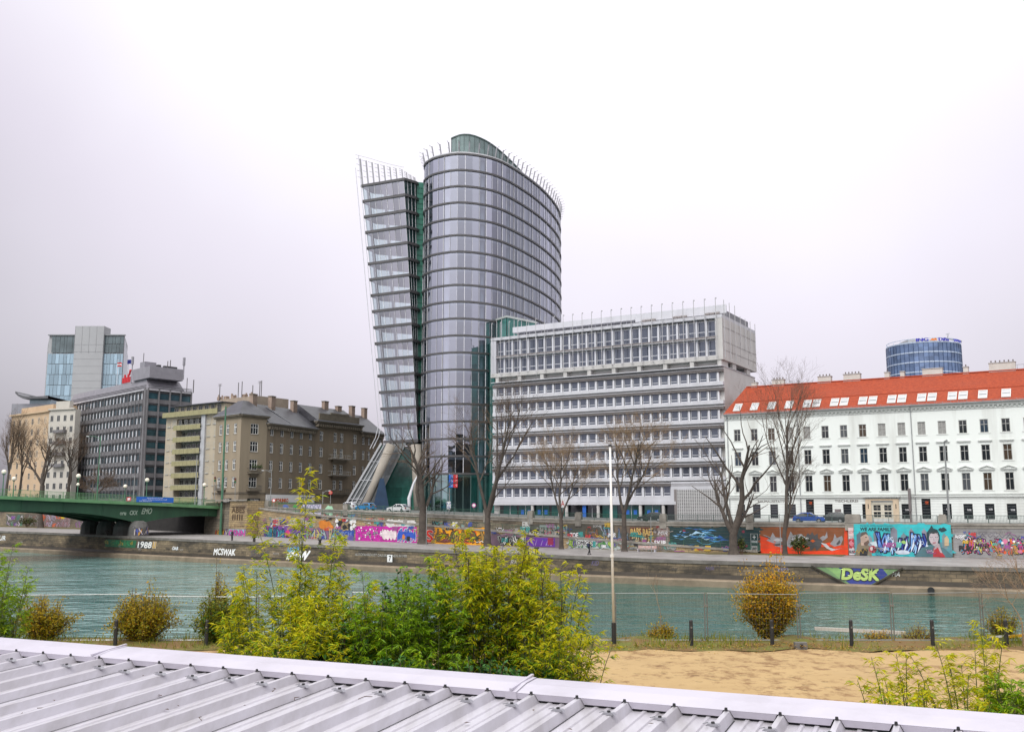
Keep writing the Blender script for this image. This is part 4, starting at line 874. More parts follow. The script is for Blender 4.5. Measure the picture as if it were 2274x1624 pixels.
for gi, v in enumerate((0, 6.5, 13, 19.5)):
    m = MB()
    for a, b_ in zip(ts, ts[1:]):
        if a < -1.6: continue
        za, zb2 = dz(a) - .5, dz(b_) - .5; m.face([bp_(a, v + .9, za), bp_(a, v + .9, za - gd(a)), bp_(b_, v + .9, zb2 - gd(b_)), bp_(b_, v + .9, zb2)][::-1], bg_m)
        m.face([bp_(a, v + .9, za - gd(a)), bp_(a, v + 1.5, za - gd(a)), bp_(b_, v + 1.5, zb2 - gd(b_)), bp_(b_, v + .9, zb2 - gd(b_))], bg_m)
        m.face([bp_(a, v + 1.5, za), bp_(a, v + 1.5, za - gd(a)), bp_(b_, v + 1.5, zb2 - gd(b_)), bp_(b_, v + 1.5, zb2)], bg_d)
    if gi == 0:
        for t in (2, 9.5, 17, 24.5, 32, 39.5, 47): m.bar(bp_(t, .86, dz(t) - .52), bp_(t, .86, dz(t) - .5 - gd(t) + .05), .14, .1, bg_m)
    m.build('girder', bridge)
m = MB()
for a, b_ in zip(ts, ts[1:]):
    A, B = dz(a), dz(b_)
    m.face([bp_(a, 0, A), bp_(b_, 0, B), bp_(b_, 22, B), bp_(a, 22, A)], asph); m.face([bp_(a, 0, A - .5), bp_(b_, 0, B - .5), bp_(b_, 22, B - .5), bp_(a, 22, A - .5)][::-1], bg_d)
m.build('deck', bridge)
m = MB()
for a, b_ in zip(ts, ts[1:]):
    A, B = dz(a), dz(b_)
    m.face([bp_(a, -.04, A + .06), bp_(a, -.04, A - .53), bp_(b_, -.04, B - .53), bp_(b_, -.04, B + .06)][::-1], bg_l); m.face([bp_(a, -.04, A - .53), bp_(a, .9, A - .53), bp_(b_, .9, B - .53), bp_(b_, -.04, B - .53)], bg_l)
m.build('edge_beam', bridge)
pconc = M('pier_concrete', (.12, .115, .11), .85, var=.3, scale=.5)
for i, v in enumerate((.9, 6.5, 13, 19.5)):
    c = bp_(17, v, 0); m = MB(); z1 = dz(17) - .5 - gd(17); zb = prom_z(c.x) - .3
    r_ = lambda x, y: c + bd * x + bwd * y
    prof = [(1.9, zb), (1.75, zb + 2.0), (1.35, zb + 2.9), (.75, zb + 3.25)]
    for (ra, za), (rb, zc) in zip(prof, prof[1:]):
        for k in range(12):
            a1, a2 = 2 * pi * k / 12, 2 * pi * (k + 1) / 12
            m.face([r_(ra * 1.05 * cos(a1), ra * sin(a1)) + Z_ * za, r_(ra * 1.05 * cos(a2), ra * sin(a2)) + Z_ * za, r_(rb * 1.05 * cos(a2), rb * sin(a2)) + Z_ * zc, r_(rb * 1.05 * cos(a1), rb * sin(a1)) + Z_ * zc][::-1], pconc)
    o = m.build('pier', bridge, smooth=True)
    m = MB(); m.tube([r_(0, 0) + Z_ * (zb + 3.1), r_(0, 0) + Z_ * (z1 - .3)], [.62, .34], 10, bg_l); m.build('bearing', bridge)
    if i == 0:
        Pp = Paint(lambda x, z, l: r_((1.86 - .07 * z + l) * cos(x), (1.86 - .07 * z + l) * -sin(x)) + Z_ * (zb + .3 + z))
        Pp.wild(-.9, 2.6, .1, 1.85, [(.5, .45, .42), (.05, .09, .42), (.60, .30, .03), (.6, .55, .6)], (.03, .02, .05), 33, 11, 1); Pp.build(o, 'graffiti')
paint_shade = M('painted_shade_stone', (.018, .017, .016), .95, var=.3); m = MB(); strip(m, WALL, WALL.s_of(300, -3), WALL.s_of(500, -3) , [(.06, lambda t: stz(t) + .4), (.08, lambda t: wpz(t) - .3)], paint_shade, 2); m.build('painted_shade_wall', bridge)  # deep shade below the deck, painted as a near-black strip over the wall
# far pier group in the canal, on a low plinth at the quay (painted with white letters)
for tx, ux, uz, uw, uh, sh in (('CKX', -6.6, dz(18) - 2.4, 1.6, .8, .2), ('EMO', -9.6, dz(14) - 2.1, 2.2, 1.1, .4), ('oru', -4.2, dz(20) - 2.5, 1.2, .5, 0)):
    Pq = Paint(lambda x, z, l: bp_(24 - x, -.06 + .9 - l, z)); Pq.text(tx, -ux - uw, uz, uw, uh, (.42, .52, .42), 2, bold=.03, shear=sh); Pq.build(bridge, 'lettering')
# abutment masonry
amas = M_brick('abutment_stone', (.25, .21, .155), (.19, .165, .13), (.09, .08, .07), 1., 1.4, .5, dirt=(.08, .07, .06), dlo=.5, dhi=.72)
abut = thing('bridge_abutment', 'tall grey stone abutment at the street end of the green bridge', 'abutment', WALL.at(WALL.s_of(520, -3)))
sA, sB, sC = WALL.s_of(486, -2), WALL.s_of(549, -2), WALL.s_of(588, -2)
m = MB(); strip(m, WALL, sA, sB, [(-3, 1.35), (3.2, 1.35), (3.45, -6.0)], amas, 1.2)
m.face([WALL.map(sA, 1.35, -3), WALL.map(sA, 1.35, 3.2), WALL.map(sA, -6, 3.45), WALL.map(sA, -6, -3)], paint_shade, uv=[(0, 0), (6, 0), (6, 7), (0, 7)])  # end face coloured near-black as well, standing in for the shade there
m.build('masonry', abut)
m = MB(); strip(m, WALL, sB, sC, [(-3, 1.7), (4.1, 1.7), (4.2, -6.0)], ystone, 1.2)
for s_ in (sB, sC): m.face([WALL.map(s_, 1.7, -3), WALL.map(s_, 1.7, 4.1), WALL.map(s_, -6, 4.2), WALL.map(s_, -6, -3)], ystone, uv=[(0, 0), (6, 0), (6, 7), (0, 7)])
m.build('pier_block', abut)
m = MB(); strip(m, WALL, sA - .1, sC + .15, [(-3.2, 1.95), (4.4, 1.95), (4.4, 1.66), (4.05, 1.66)], wgrey, 1.2); m.build('coping', abut)
Pp = Paint(lambda x, z, l: WALL.map(sB + x, z, 4.14 + l - .01 * z)); wq = sC - sB
Pp.text('ABES', wq * .14, -.65, wq * .72, 1.05, (.09, .055, .03), 2, bold=.05); Pp.rect(wq * .1, wq * .9, .45, .62, (.09, .055, .03), 2)
for k in range(5): Pp.rect(wq * (.18 + .13 * k), wq * (.25 + .13 * k), -2.1, -1.0, (.09, .055, .03), 2)
Pp.text('J. Liste', wq * .08, -3.6, wq * .8, .6, (.14, .09, .05), 2)
a_ = 3.43; Pp.build(abut, 'lettering', 'brown painted letters ABES with a row of bars below')
Pg = Paint(lambda x, z, l: WALL.map(sB + x, z, 4.22 + l)); Pg.rect(.1, wq - .1, -5.6, -3.9, (.30, .44, .55), 0); Pg.text('GSNN', .3, -5.4, wq - .6, 1.3, (.10, .01, .09), 2, bold=.12); Pg.text('GSNN', .3, -5.4, wq - .6, 1.3, (.62, .09, .42), 4, bold=.05); Pg.build(abut, 'mural', 'pale blue panel with pink letters GSNN')
Pg = Paint(lambda x, z, l: WALL.map(sA + x, z, 3.46 + l)); wg = sB - sA
Pg.wild(wg * .42, wg * .72, -5.6, -4.1, [(.62, .20, .02), (.35, .03, .01), (.70, .45, .05)], (.10, .01, .01), 51, 5, 1); Pg.wild(wg * .72, wg - .1, -5.6, -4., [(.15, .08, .34), (.32, .18, .40), (.5, .5, .35)], (.05, .02, .08), 52, 4, 2); Pg.build(abut, 'mural', 'orange and violet letters at the foot of the abutment')
# bridge railing
BL = Line([tuple(bp_(t, .1, 0)) for t in ts][::-1], smooth=False)
tz = lambda s: dz(ts[-1] - s) + .06
railing('bridge_railing', 'green bridge railing facing the canal above the arched girder', BL, 2, BL.len - .4, tz, lambda t: 0., 1.15, 3., .22, bg_l, bars=(.12,), bw=.04)
BL2 = Line([tuple(bp_(t, 21.6, 0)) for t in ts][::-1], smooth=False)
railing('bridge_railing', 'far side bridge railing behind the roadway', BL2, 2, BL.len - .4, tz, lambda t: 0., 1.1, 3., .3, bg_l, bars=(.12,), bw=.04)
# lamps -------------------------------------------------------------
globe = M('lamp_globe', (.82, .76, .62), .25, var=.04); pole_g = M('pole_green', (.06, .16, .095), .5, var=.2, scale=2); pole_y = M('pole_grey', (.25, .26, .26), .5, var=.2, scale=1.5)
def globe_lamp(px, py, tb, v, label):
    # find the place along the bridge under this column
    lo, hi = -8., 80.
    for _ in range(40):
        mid = (lo + hi) / 2
        if proj(bp_(mid, v, dz(mid)))[0] > px: lo = mid
        else: hi = mid
    base = bp_(lo, v, dz(lo)); top = at(px, py, base.y).z
    t = thing('globe_lamp', label, 'street lamp', base, 'globe lamps on the bridge')
    m = MB(); m.tube([base, base + Z_ * (top - base.z - .25)], [.11, .07], 8, pole_g); m.build('post', t)
    m = MB(); m.sphere((base.x, base.y, top), .42, globe, 12); m.build('globe', t, smooth=True)
    m = MB(); m.tube([base + Z_ * (top - base.z - .5), base + Z_ * (top - base.z - .36)], [.2, .28], 8, pole_g); m.build('collar', t)
    if tb:
        m = MB(); m.sphere((base.x, base.y, top - 1.55), .3, globe, 10); m.build('small_globe', t, smooth=True)
for a in ((5, 1047, 0, .5, 'globe lamp at the left edge of the picture on the bridge'), (28, 1062, 0, 21, 'globe lamp in front of the cream house, far side of the bridge'), (171, 1056, 1, .5, 'double globe lamp on the bridge before the dark low tree'), (276, 1079, 0, 21, 'small globe lamp before the foot of the grey office block'), (324, 1065, 0, .5, 'globe lamp above the bridge pier and blue banner'), (452, 1076, 0, .5, 'globe lamp before the balcony apartment block')): globe_lamp(*a)
def street_lamp(base, top, arm, mat, label, name='street_lamp', r=.14, group=None, head=True):
    base = Vector(base); t = thing(name, label, 'street lamp' if head else 'pole', base, group)
    m = MB(); m.tube([base, base + Z_ * (top - base.z)], [r, r * .6], 8, mat); m.build('post', t)
    m = MB(); m.tube([base, base + Z_ * .9], [r * 1.5, r * 1.35], 8, mat); m.build('base', t)
    for dx in arm:
        e = base + Z_ * (top - base.z); m = MB(); m.tube([e - Z_ * .4, e + Vector((dx * .5, -.1, .1)), e + Vector((dx, -.1, .12))], [.05, .045, .04], 6, mat); m.build('arm', t)
        m = MB(); m.sphere((e.x + dx * 1.1, e.y - .1, e.z + .08), .32, M('lamp_head', (.5, .52, .52), .4), 8, .35); m.build('lamp_head', t)
    return t
b0 = bp_(27, 3, dz(27)); b0 = at(248, 1100, b0.y); street_lamp(bp_(24.6, 3, dz(24.6)), at(248, 968, 186).z, (-2.2,), pole_g, 'tall green lamp post with a single arm on the bridge')
b1 = WALL.map(WALL.s_of(528, -3), prom_z(-58), 3.9); street_lamp(b1, at(528, 902, b1.y).z, (), pole_g, 'thick dark green pole standing on the promenade by the abutment', 'tramway_pole', .27, head=False)
for px, py, Y, lab in ((433, 1010, 213, 'short grey pole before the balcony apartments'), (318, 1040, 212, 'thin grey pole behind the bridge railing'), (296, 1055, 214, 'slim post near the blue banner')):
    p = at(px, 1112, Y); street_lamp((p.x, p.y, .5), at(px, py, Y).z, (), pole_y, lab, 'signal_pole', .16, head=False)
for px, py, Y, arm, lab in ((600, 1045, 205, (-1.6,), 'lamp with a white head before the brown corner house'), (716, 1090, 196, (), 'thin lamp post behind the top of the tall bamboo')):
    p = at(px, 1125, Y); street_lamp((p.x, p.y, street_z(p.x)), at(px, py, Y).z, arm or (1.2,), pole_y, lab, r=.1)
p = WALL.map(WALL.s_of(2104, -1), -1.8, -2.2); street_lamp(p, at(2097, 980, p.y).z, (), pole_y, 'tall slender grey lamp post before the white house', 'lamp_post', .16)
ph = MB(); e = Vector((p.x, p.y, at(2097, 980, p.y).z)); ph.tube([e + Vector((-.05, -.1, 0)), e + Vector((.15, -.5, .12))], [.12, .16], 8, pole_y)
ph.build('lamp_head', [o for o in bpy.data.objects if o.get('label') == 'tall slender grey lamp post before the white house'][0])
# blue banner and small signs on the bridge
def flat_sign(name, label, px, py, Y, wd, h, mat, txt=None, tcol=(.85, .85, .85), pole=None, cat='sign', rz=0, thick=.06, post=None):
    c = at(px, py, Y); t = thing(name, label, cat, (c.x, c.y, (pole if pole is not None else c.z - h / 2)))
    m = MB(); m.box(c.x - wd / 2, c.x + wd / 2, Y, Y + thick, c.z - h / 2, c.z + h / 2, mat); m.build('board', t)
    if txt:
        P = Paint(lambda x, z, l: Vector((c.x + x, Y - l, c.z + z))); n = len(txt)
        for i, s_ in enumerate(txt): P.text(s_, -wd * .42, h * (.5 - (i + .85) / n), wd * .84, h * .62 / n, tcol, 1)
        P.build(t, 'lettering')
    if pole is not None:
        m = MB(); m.tube([(c.x, Y + thick + .06, pole), (c.x, Y + thick + .06, c.z + h / 2 - .05)], .05, 8, post or pole_y); m.build('post', t)
    return t
blue = M('sign_blue', (.02, .13, .52), .5, var=.08); red = M('sign_red', (.55, .02, .03), .5, var=.08)
bb = bp_(13.6, -.12, 0)
ban = thing('banner', 'blue banner with white writing hung on the bridge railing', 'banner', bp_(15.5, -.1, dz(15.5)))
m = MB(); za = dz(16)
m.mesh([bp_(t_, v_, za + z_) for v_ in (-.03, -.09) for t_, z_ in ((18.3, .12), (10.4, .0), (10.4, 1.0), (18.3, 1.16))], [(0, 1, 2, 3), (7, 6, 5, 4), (0, 4, 5, 1), (1, 5, 6, 2), (2, 6, 7, 3), (3, 7, 4, 0)], blue); m.build('cloth', ban)
P = Paint(lambda x, z, l: bp_(18.3 - x, -.09 - l, za + .1 + z)); 
for i, (x, s_, ww) in enumerate(((2.2, 'Badeschiff', 3.4), (1.2, 'am Donaukanal', 5.2), (.6, 'DIE BRUECKE', 2.6))): P.text(s_, x, .68 - .29 * i, ww, .22, (.7, .75, .85), 1)
P.build(ban, 'lettering')
p = bp_(20.4, -.05, 0); flat_sign('construction_sign', 'small red and white sign on the bridge railing left of the banner', 286, 1107, p.y - .2, .8, .7, red, ['!'], pole=None)
for px, py, lab, mt, tx in ((519, 1045, 'round white sign with a red rim by the abutment', red, None), (524, 1062, 'black shop sign board on the corner house', blk, ['CAFE BAR'])):
    pass
# traffic lights and signs near the abutment
def traffic_light(px, py, Y, zb, label):
    c = at(px, py, Y); t = thing('traffic_light', label, 'traffic light', (c.x, c.y, zb), 'traffic lights by the bridge')
    m = MB(); m.tube([(c.x, c.y, zb), (c.x, c.y, c.z + .3)], .06, 8, pole_y); m.build('post', t)
    m = MB(); m.box(c.x - .16, c.x + .16, c.y - .3, c.y - .06, c.z - .5, c.z + .5, blk); m.build('housing', t)
    for i, cc in enumerate(((.25, .02, .02), (.3, .2, .02), (.02, .25, .1))):
        m = MB(); m.tube([(c.x, c.y - .3, c.z + .32 - .32 * i), (c.x, c.y - .34, c.z + .32 - .32 * i)], .11, 10, M('signal_%s' % ('red', 'amber', 'green')[i], cc, .3)); m.build('lens', t)
for px, py, lab in ((478, 1063, 'traffic light left of the brown corner house'), (497, 1064, 'traffic light under the corner balcony'), (523, 1066, 'traffic light right beside the thick green pole')): traffic_light(px, py, 208, .5, lab)
def round_sign(px, py, Y, zb, r, mat, label, inner=None):
    c = at(px, py, Y); t = thing('traffic_sign', label, 'traffic sign', (c.x, c.y, zb))
    m = MB(); m.tube([(c.x, c.y, zb), (c.x, c.y, c.z + r)], .05, 8, pole_y); m.build('post', t)
    m = MB(); m.tube([(c.x, c.y - .1, c.z), (c.x, c.y - .06, c.z)], r, 16, mat); m.build('plate', t)
    if inner: m = MB(); m.tube([(c.x, c.y - .115, c.z), (c.x, c.y - .1, c.z)], r * .66, 16, inner); m.build('face', t)
yel = M('sign_ochre', (.45, .18, .12), .5)
round_sign(734, 1093, 192, street_z(-36), .36, red, 'round red traffic sign right of the tall bamboo tip', yel)
round_sign(608, 1110, 196, street_z(-46), .36, red, 'round red and white sign above the graffiti steps', wp)
round_sign(1052, 1121, 178, street_z(-5), .4, M('sign_pink', (.5, .08, .3), .5), 'small pink sign by the glass lobby', wp)
flat_sign('info_sign', 'white pole sign with blue letters by the glass tower lobby', 996, 1121, 172, .7, 1.3, wp, ['U', 'S'], (.05, .1, .4), pole=street_z(-10))
flat_sign('bus_sign', 'white sign with a red emblem on a pole before the office block', 1249, 1116, 158, .7, 1.4, wp, ['A'], (.6, .03, .03), pole=-1.7)
# cluster of blue and red direction signs
c = at(1004, 1068, 173); sgn = thing('direction_signs', 'stacked blue and red direction signs on a mast by the tower lobby', 'sign', (c.x, c.y, street_z(c.x)))
m = MB(); m.tube([(c.x - .5, 173.1, street_z(c.x)), (c.x - .5, 173.1, c.z + 1.4)], .09, 8, pole_y); m.build('mast', sgn)
for r_i in range(3):
    for k, mt in enumerate((blue, red)):
        m = MB(); m.box(c.x - .62 + k * .8, c.x + .14 + k * .8, 172.9, 172.96, c.z - 1.05 + r_i * .78, c.z - .38 + r_i * .78, mt); o = m.build('panel', sgn)
        P = Paint(lambda x, z, l: Vector((c.x - .58 + k * .8 + x, 172.9 - l, c.z - .95 + r_i * .78 + z))); P.text('UQ'[k], .38, .08, .26, .4, (.8, .8, .85), 1); P.build(o, 'lettering')
# ------------------------------------------------------------------ buildings
glass_d = M('window_glass_dark', (.022, .026, .030), .06, var=.3, scale=.3, spec=.8)
glass_b = M('window_glass_sky', (.085, .10, .135), .06, metal=.4, var=.25, scale=.3, spec=.8)
glass_t = M('window_glass_teal', (.02, .10, .09), .08, metal=.15, var=.25, scale=.4, spec=.7)
def unit_window(name, fr_mat, gl_mat, w, h, d=.12, fw=.09, mull=1, trans=(.35,), sill=0, trim=0, trim_mat=None, parent=None):
    """window built round the middle of its bottom edge, outside towards -y"""
    m = MB(); o = d
    m.box(-w / 2, -w / 2 + fw, -.0, o, 0, h, fr_mat); m.box(w / 2 - fw, w / 2, -.0, o, 0, h, fr_mat)
    m.box(-w / 2 + fw, w / 2 - fw, .002, o, 0, fw, fr_mat); m.box(-w / 2 + fw, w / 2 - fw, .002, o, h - fw, h, fr_mat)
    for i in range(mull): x = -w / 2 + w * (i + 1) / (mull + 1); m.box(x - fw * .42, x + fw * .42, .006, o - .01, fw, h - fw, fr_mat)
    for t in trans: m.box(-w / 2 + fw, w / 2 - fw, .009, o - .012, h * (1 - t) - fw * .4, h * (1 - t) + fw * .4, fr_mat)
    if trim:
        tm = trim_mat or fr_mat
        m.box(-w / 2 - trim, -w / 2 - .002, -.05, .02, 0, h + trim, tm); m.box(w / 2 + .002, w / 2 + trim, -.05, .02, 0, h + trim, tm); m.box(-w / 2, w / 2, -.052, .02, h + .002, h + trim - .003, tm)
    if sill: m.box(-w / 2 - trim - .1, w / 2 + trim + .1, -.16, .02, -.14, -.003, trim_mat or fr_mat)
    o_ = m.build(name, None, local=True)
    g = MB(); g.box(-w / 2 + fw * .5, w / 2 - fw * .5, d * .5, d * .5 + .02, fw * .5, h - fw * .5, gl_mat); go = g.build('pane', None, local=True); go.parent = o_
    return o_
def wall_with_holes(mb, fr, L, z0, z1, holes, mat, depth=.22, y=0., uv=False, x0=0.):
    """facade sheet cut by openings (x0,x1,z0,z1), with reveals"""
    xs = sorted({x0, L} | {h[0] for h in holes} | {h[1] for h in holes}); zs = sorted({z0, z1} | {h[2] for h in holes} | {h[3] for h in holes})
    xs = [x for x in xs if x0 - 1e-6 <= x <= L + 1e-6]; zs = [z for z in zs if z0 - 1e-6 <= z <= z1 + 1e-6]
    hs = [h for h in holes]
    for j in range(len(zs) - 1):
        zc = (zs[j] + zs[j + 1]) / 2; run = None
        row = [h for h in hs if h[2] < zc < h[3]]
        for i in range(len(xs) - 1):
            xc = (xs[i] + xs[i + 1]) / 2; solid = not any(h[0] < xc < h[1] for h in row)
            if solid:
                run = xs[i] if run is None else run
            if run is not None and (not solid or i == len(xs) - 2):
                xe = xs[i] if not solid else xs[i + 1]
                mb.face([fr.p(run, y, zs[j]), fr.p(xe, y, zs[j]), fr.p(xe, y, zs[j + 1]), fr.p(run, y, zs[j + 1])], mat); run = None
    for h in hs:
        a, b, c, d = h[:4]; q_ = depth
        for P in ([(a, c), (b, c)], [(b, c), (b, d)], [(b, d), (a, d)], [(a, d), (a, c)]):
            (xa, za), (xb, zb_) = P; mb.face([fr.p(xa, y, za), fr.p(xa, y + q_, za), fr.p(xb, y + q_, zb_), fr.p(xb, y, zb_)], mat)
def place(proto, parent, fr, x, y, z, scale=None): return inst(proto, parent, fr.p(x, y, z), fr.ang, scale)
# ================================================================== white house with the red roof
A = (35.45, 163.5); B = (A[0] + .857 * 56, A[1] - .515 * 56)
F = Fr(A, B, STREET); Lh = 56.
plaster = M('white_plaster', (.77, .81, .78), .85, col2=(.60, .62, .585), scale=.35, bump=.05, streak=True, thresh=(.28, .5))
trimw = M('white_trim', (.62, .645, .62), .8, var=.06, scale=1.)
wfr = M('window_frame_grey', (.42, .42, .40), .6, var=.1)
slate_g = M('zinc_grey', (.28, .29, .30), .5, var=.2, scale=1.)
tile = M_brick('red_roof_tile', (.41, .068, .022), (.31, .048, .017), (.20, .035, .018), 1., .3, .22, dirt=(.30, .06, .03), dlo=.45, dhi=.8, dscale=.25, msize=.012)
house = thing('white_town_house', 'long white classical town house with a steep red tiled roof', 'town house', F.p(Lh / 2, 0, 0))
wx = [4.95 + 2.85 * k for k in range(-1, 18)]
rows = [(13.0, 1.95, 1.12), (8.95, 2.3, 1.15), (4.65, 2.55, 1.15)]      # sill height, height, width (above street)
holes = []
for zs_, hh, ww in rows:
    for x in wx: holes.append((x - ww / 2, x + ww / 2, zs_, zs_ + hh))
gdoor = []
for k, x in enumerate(wx):
    if k in (8,): continue
    if k == 0: x = 2.4
    tall = k in (4, 10); gdoor.append((x, 1.24, .05, 3.5 if tall else 2.65, tall, k))
door_x = (wx[7] + wx[8]) / 2 + .9
for x, ww, z0, hh, tall, k in gdoor:
    if abs(x - door_x) > 2.2: holes.append((x - ww / 2, x + ww / 2, z0, z0 + hh))
holes.append((door_x - 1.55, door_x + 1.55, .05, 3.0))
m = MB(); wall_with_holes(m, F, Lh, 0, 17.0, holes, plaster, .25)
m.face([F.p(0, 0, 0), F.p(0, 12, 0), F.p(0, 12, 17), F.p(0, 0, 17)][::-1], plaster); m.face([F.p(Lh, 0, 0), F.p(Lh, 12, 0), F.p(Lh, 12, 17), F.p(Lh, 0, 17)], plaster); m.face([F.p(0, 12, 0), F.p(Lh, 12, 0), F.p(Lh, 12, 17), F.p(0, 12, 17)][::-1], plaster)
m.build('wall', house)
m = MB()
for z, h, d in ((4.62 - .55, .16, .14), (3.72, .2, .2), (3.5, .1, .1), (17.0, .3, .3), (17.3, .22, .5), (16.55, .12, .1), (0, .5, .1)): m.box(.0, Lh, -d, .01, z, z + h, trimw, F)
for i in range(7): m.box(0, Lh, -.015, .0, .62 + i * .42, .62 + i * .42 + .018, slate_g, F)
for i in range(int(Lh / .62)): m.box(.15 + i * .62, .40 + i * .62, -.28, -.01, 16.78, 16.985, trimw, F)
m.build('cornice', house)
pr = [unit_window('window', wfr, glass_d, ww, hh, .13, .085, 1, (.36,) if hh > 2 else (.38,), 1, .16, trimw) for _, hh, ww in rows]
glass_v = [M('window_glass_pale', (.09, .10, .11), .06, spec=.8), M('window_glass_warm', (.07, .05, .035), .08, spec=.8), M('window_glass_blue', (.03, .05, .075), .05, spec=.9)]
net = M('net_curtain', (.30, .30, .29), .8, var=.2, scale=3)
for (zs_, hh, ww), p_ in zip(rows, pr):
    for i, x in enumerate(wx):
        o = place(p_, house, F, x, .11, zs_)
        r5 = rnd.random()
        if not (zs_ > 12 and i in (3, 4, 8, 9, 10, 11)) and r5 < .4: o.children[0].data = o.children[0].data.copy(); o.children[0].data.materials[0] = glass_v[int(r5 * 10) % 3]
        if zs_ > 12 and i in (3, 4, 8, 9, 10, 11): o.children[0].data = o.children[0].data.copy(); o.children[0].data.materials[0] = net
for p_ in pr: drop(p_)
# hood moulds and pediments
m = MB(); m.box(-.95, .95, -.22, .0, 0, .12, trimw); m.box(-.88, .88, -.14, .0, -.14, -.002, trimw); hood = m.build('hood_mould', None, local=True)
m = MB(); m.box(-1.05, 1.05, -.24, 0, 0, .1, trimw); m.box(-.95, .95, -.14, 0, -.16, -.002, trimw)
for sx in (-1, 1): m.mesh([(sx * 1.08, -.26, .102), (sx * 1.08, 0, .102), (0, 0, .50), (0, -.26, .50), (sx * 1.08, -.26, .22), (sx * 1.08, 0, .22), (0, 0, .62), (0, -.26, .62)], [(0, 1, 2, 3), (7, 6, 5, 4), (0, 3, 7, 4), (1, 5, 6, 2), (0, 4, 5, 1)], trimw)
m.mesh([(-1., -.08, .1), (1., -.08, .1), (0, -.08, .5)], [(0, 1, 2)], trimw); ped = m.build('pediment', None, local=True)
for x in wx: place(hood, house, F, x, -.0, 8.95 + 2.3 + .55); place(ped, house, F, x, 0, 4.65 + 2.55 + .45)
drop(hood); drop(ped)
# shop windows on the ground floor
shop = {}
for tall in (0, 1):
    m = MB(); hh = 3.5 if tall else 2.65; m.box(-.62, -.56, .05, .2, 0, hh, blk); m.box(.56, .62, .05, .2, 0, hh, blk); m.box(-.56, .56, .052, .2, hh - .07, hh, blk); m.box(-.56, .56, .052, .2, 0, .07, blk)
    o = m.build('shop_window', None, local=True); g = MB(); g.box(-.58, .58, .12, .14, .03, hh - .03, glass_d); go = g.build('pane', None, local=True); go.parent = o; shop[tall] = o
logos = {9: 'fox', 11: 'BOLON', 12: 'fox', 13: 'BOLON', 14: 'fox', 15: 'BOLON', 16: 'fox'}
for x, ww, z0, hh, tall, k in gdoor:
    if abs(x - door_x) <= 2.2: continue
    o = place(shop[int(tall)], house, F, x, .02, z0)
    P = Paint(lambda xx, zz, l: F.p(x + xx * .82, .02 + .055 - l, z0 + zz))
    if tall:
        P.rect(-.72, .72, 2.35, 3.44, (.012, .01, .012), 0); P.text('lounge', -.5, 2.7, 1.0, .42, (.55, .08, .02), 2, bold=.03, shear=.4); P.rect(-.5, .55, 2.62, 2.67, (.55, .10, .02), 2); P.build(o, 'shop_sign', 'black sign with a red script'); 
    elif logos.get(k) == 'BOLON': P.text('BOLON', -.5, 1.75, 1.0, .24, (.8, .8, .82), 1, bold=.015); P.build(o, 'lettering')
    elif logos.get(k): P.text('2', -.6, 1.72, .3, .36, (.8, .8, .82), 1, bold=.05); P.text('forma', -.25, 1.74, .8, .2, (.8, .8, .82), 1, bold=.015); P.rect(-.4, .6, 1.66, 1.70, (.8, .8, .82), 1); P.build(o, 'lettering')
for o in shop.values(): drop(o)
P = Paint(lambda xx, zz, l: F.p(xx, -l - .005, zz))
P.text('RAUMAUSSTATTUNG', wx[1] - .1 + .35, 2.98, 5.5, .36, (.16, .15, .14), 0, bold=.012); P.text('TISCHLEREI', wx[5] + 1.0, 3.0, 3.5, .36, (.16, .15, .14), 0, bold=.012); P.build(house, 'lettering', 'dark wall letters RAUMAUSSTATTUNG and TISCHLEREI')
# entrance
sandst = M('door_surround_stone', (.62, .50, .36), .8, var=.12, scale=1.5); doorw = M('door_cream', (.70, .66, .55), .6, var=.08)
m = MB()
for sx in (-1, 1): m.box(door_x + sx * 2.0 - .42, door_x + sx * 2.0 + .42, -.22, .0, 0, 3.25, sandst, F); m.box(door_x + sx * 2.0 - .06, door_x + sx * 2.0 + .06, -.235, -.2, 2.0, 2.7, blk, F)
m.box(door_x - 2.42, door_x + 2.42, -.24, .0, 3.252, 3.45, sandst, F); m.box(door_x - 2.7, door_x + 2.7, -.5, -.202, 3.75, 3.95, trimw, F)
for i in range(14): m.box(door_x - 2.5 + i * .37, door_x - 2.3 + i * .37, -.42, -.202, 3.62, 3.745, trimw, F)
m.build('door_surround', house)
m = MB(); m.box(door_x - 1.55, door_x + 1.55, .1, .18, .06, 2.98, doorw, F); dr = m.build('door', house)
m = MB()
for sx in (-1, 1):
    for zz in (.75, 1.75):
        for xx in (0, 1): 
            for zz2 in (0, 1): m.box(door_x + sx * .78 - .52 + xx * .53, door_x + sx * .78 - .03 + xx * .53, .085, .1, zz + zz2 * .42, zz + zz2 * .42 + .37, glass_d, F)
m.build('door_pane', dr); m = MB(); m.box(door_x - .03, door_x + .03, .06, .1, .06, 2.6, doorw, F); m.box(door_x - 1.5, door_x + 1.5, .05, .1, 2.62, 2.72, doorw, F); m.build('door_moulding', dr)
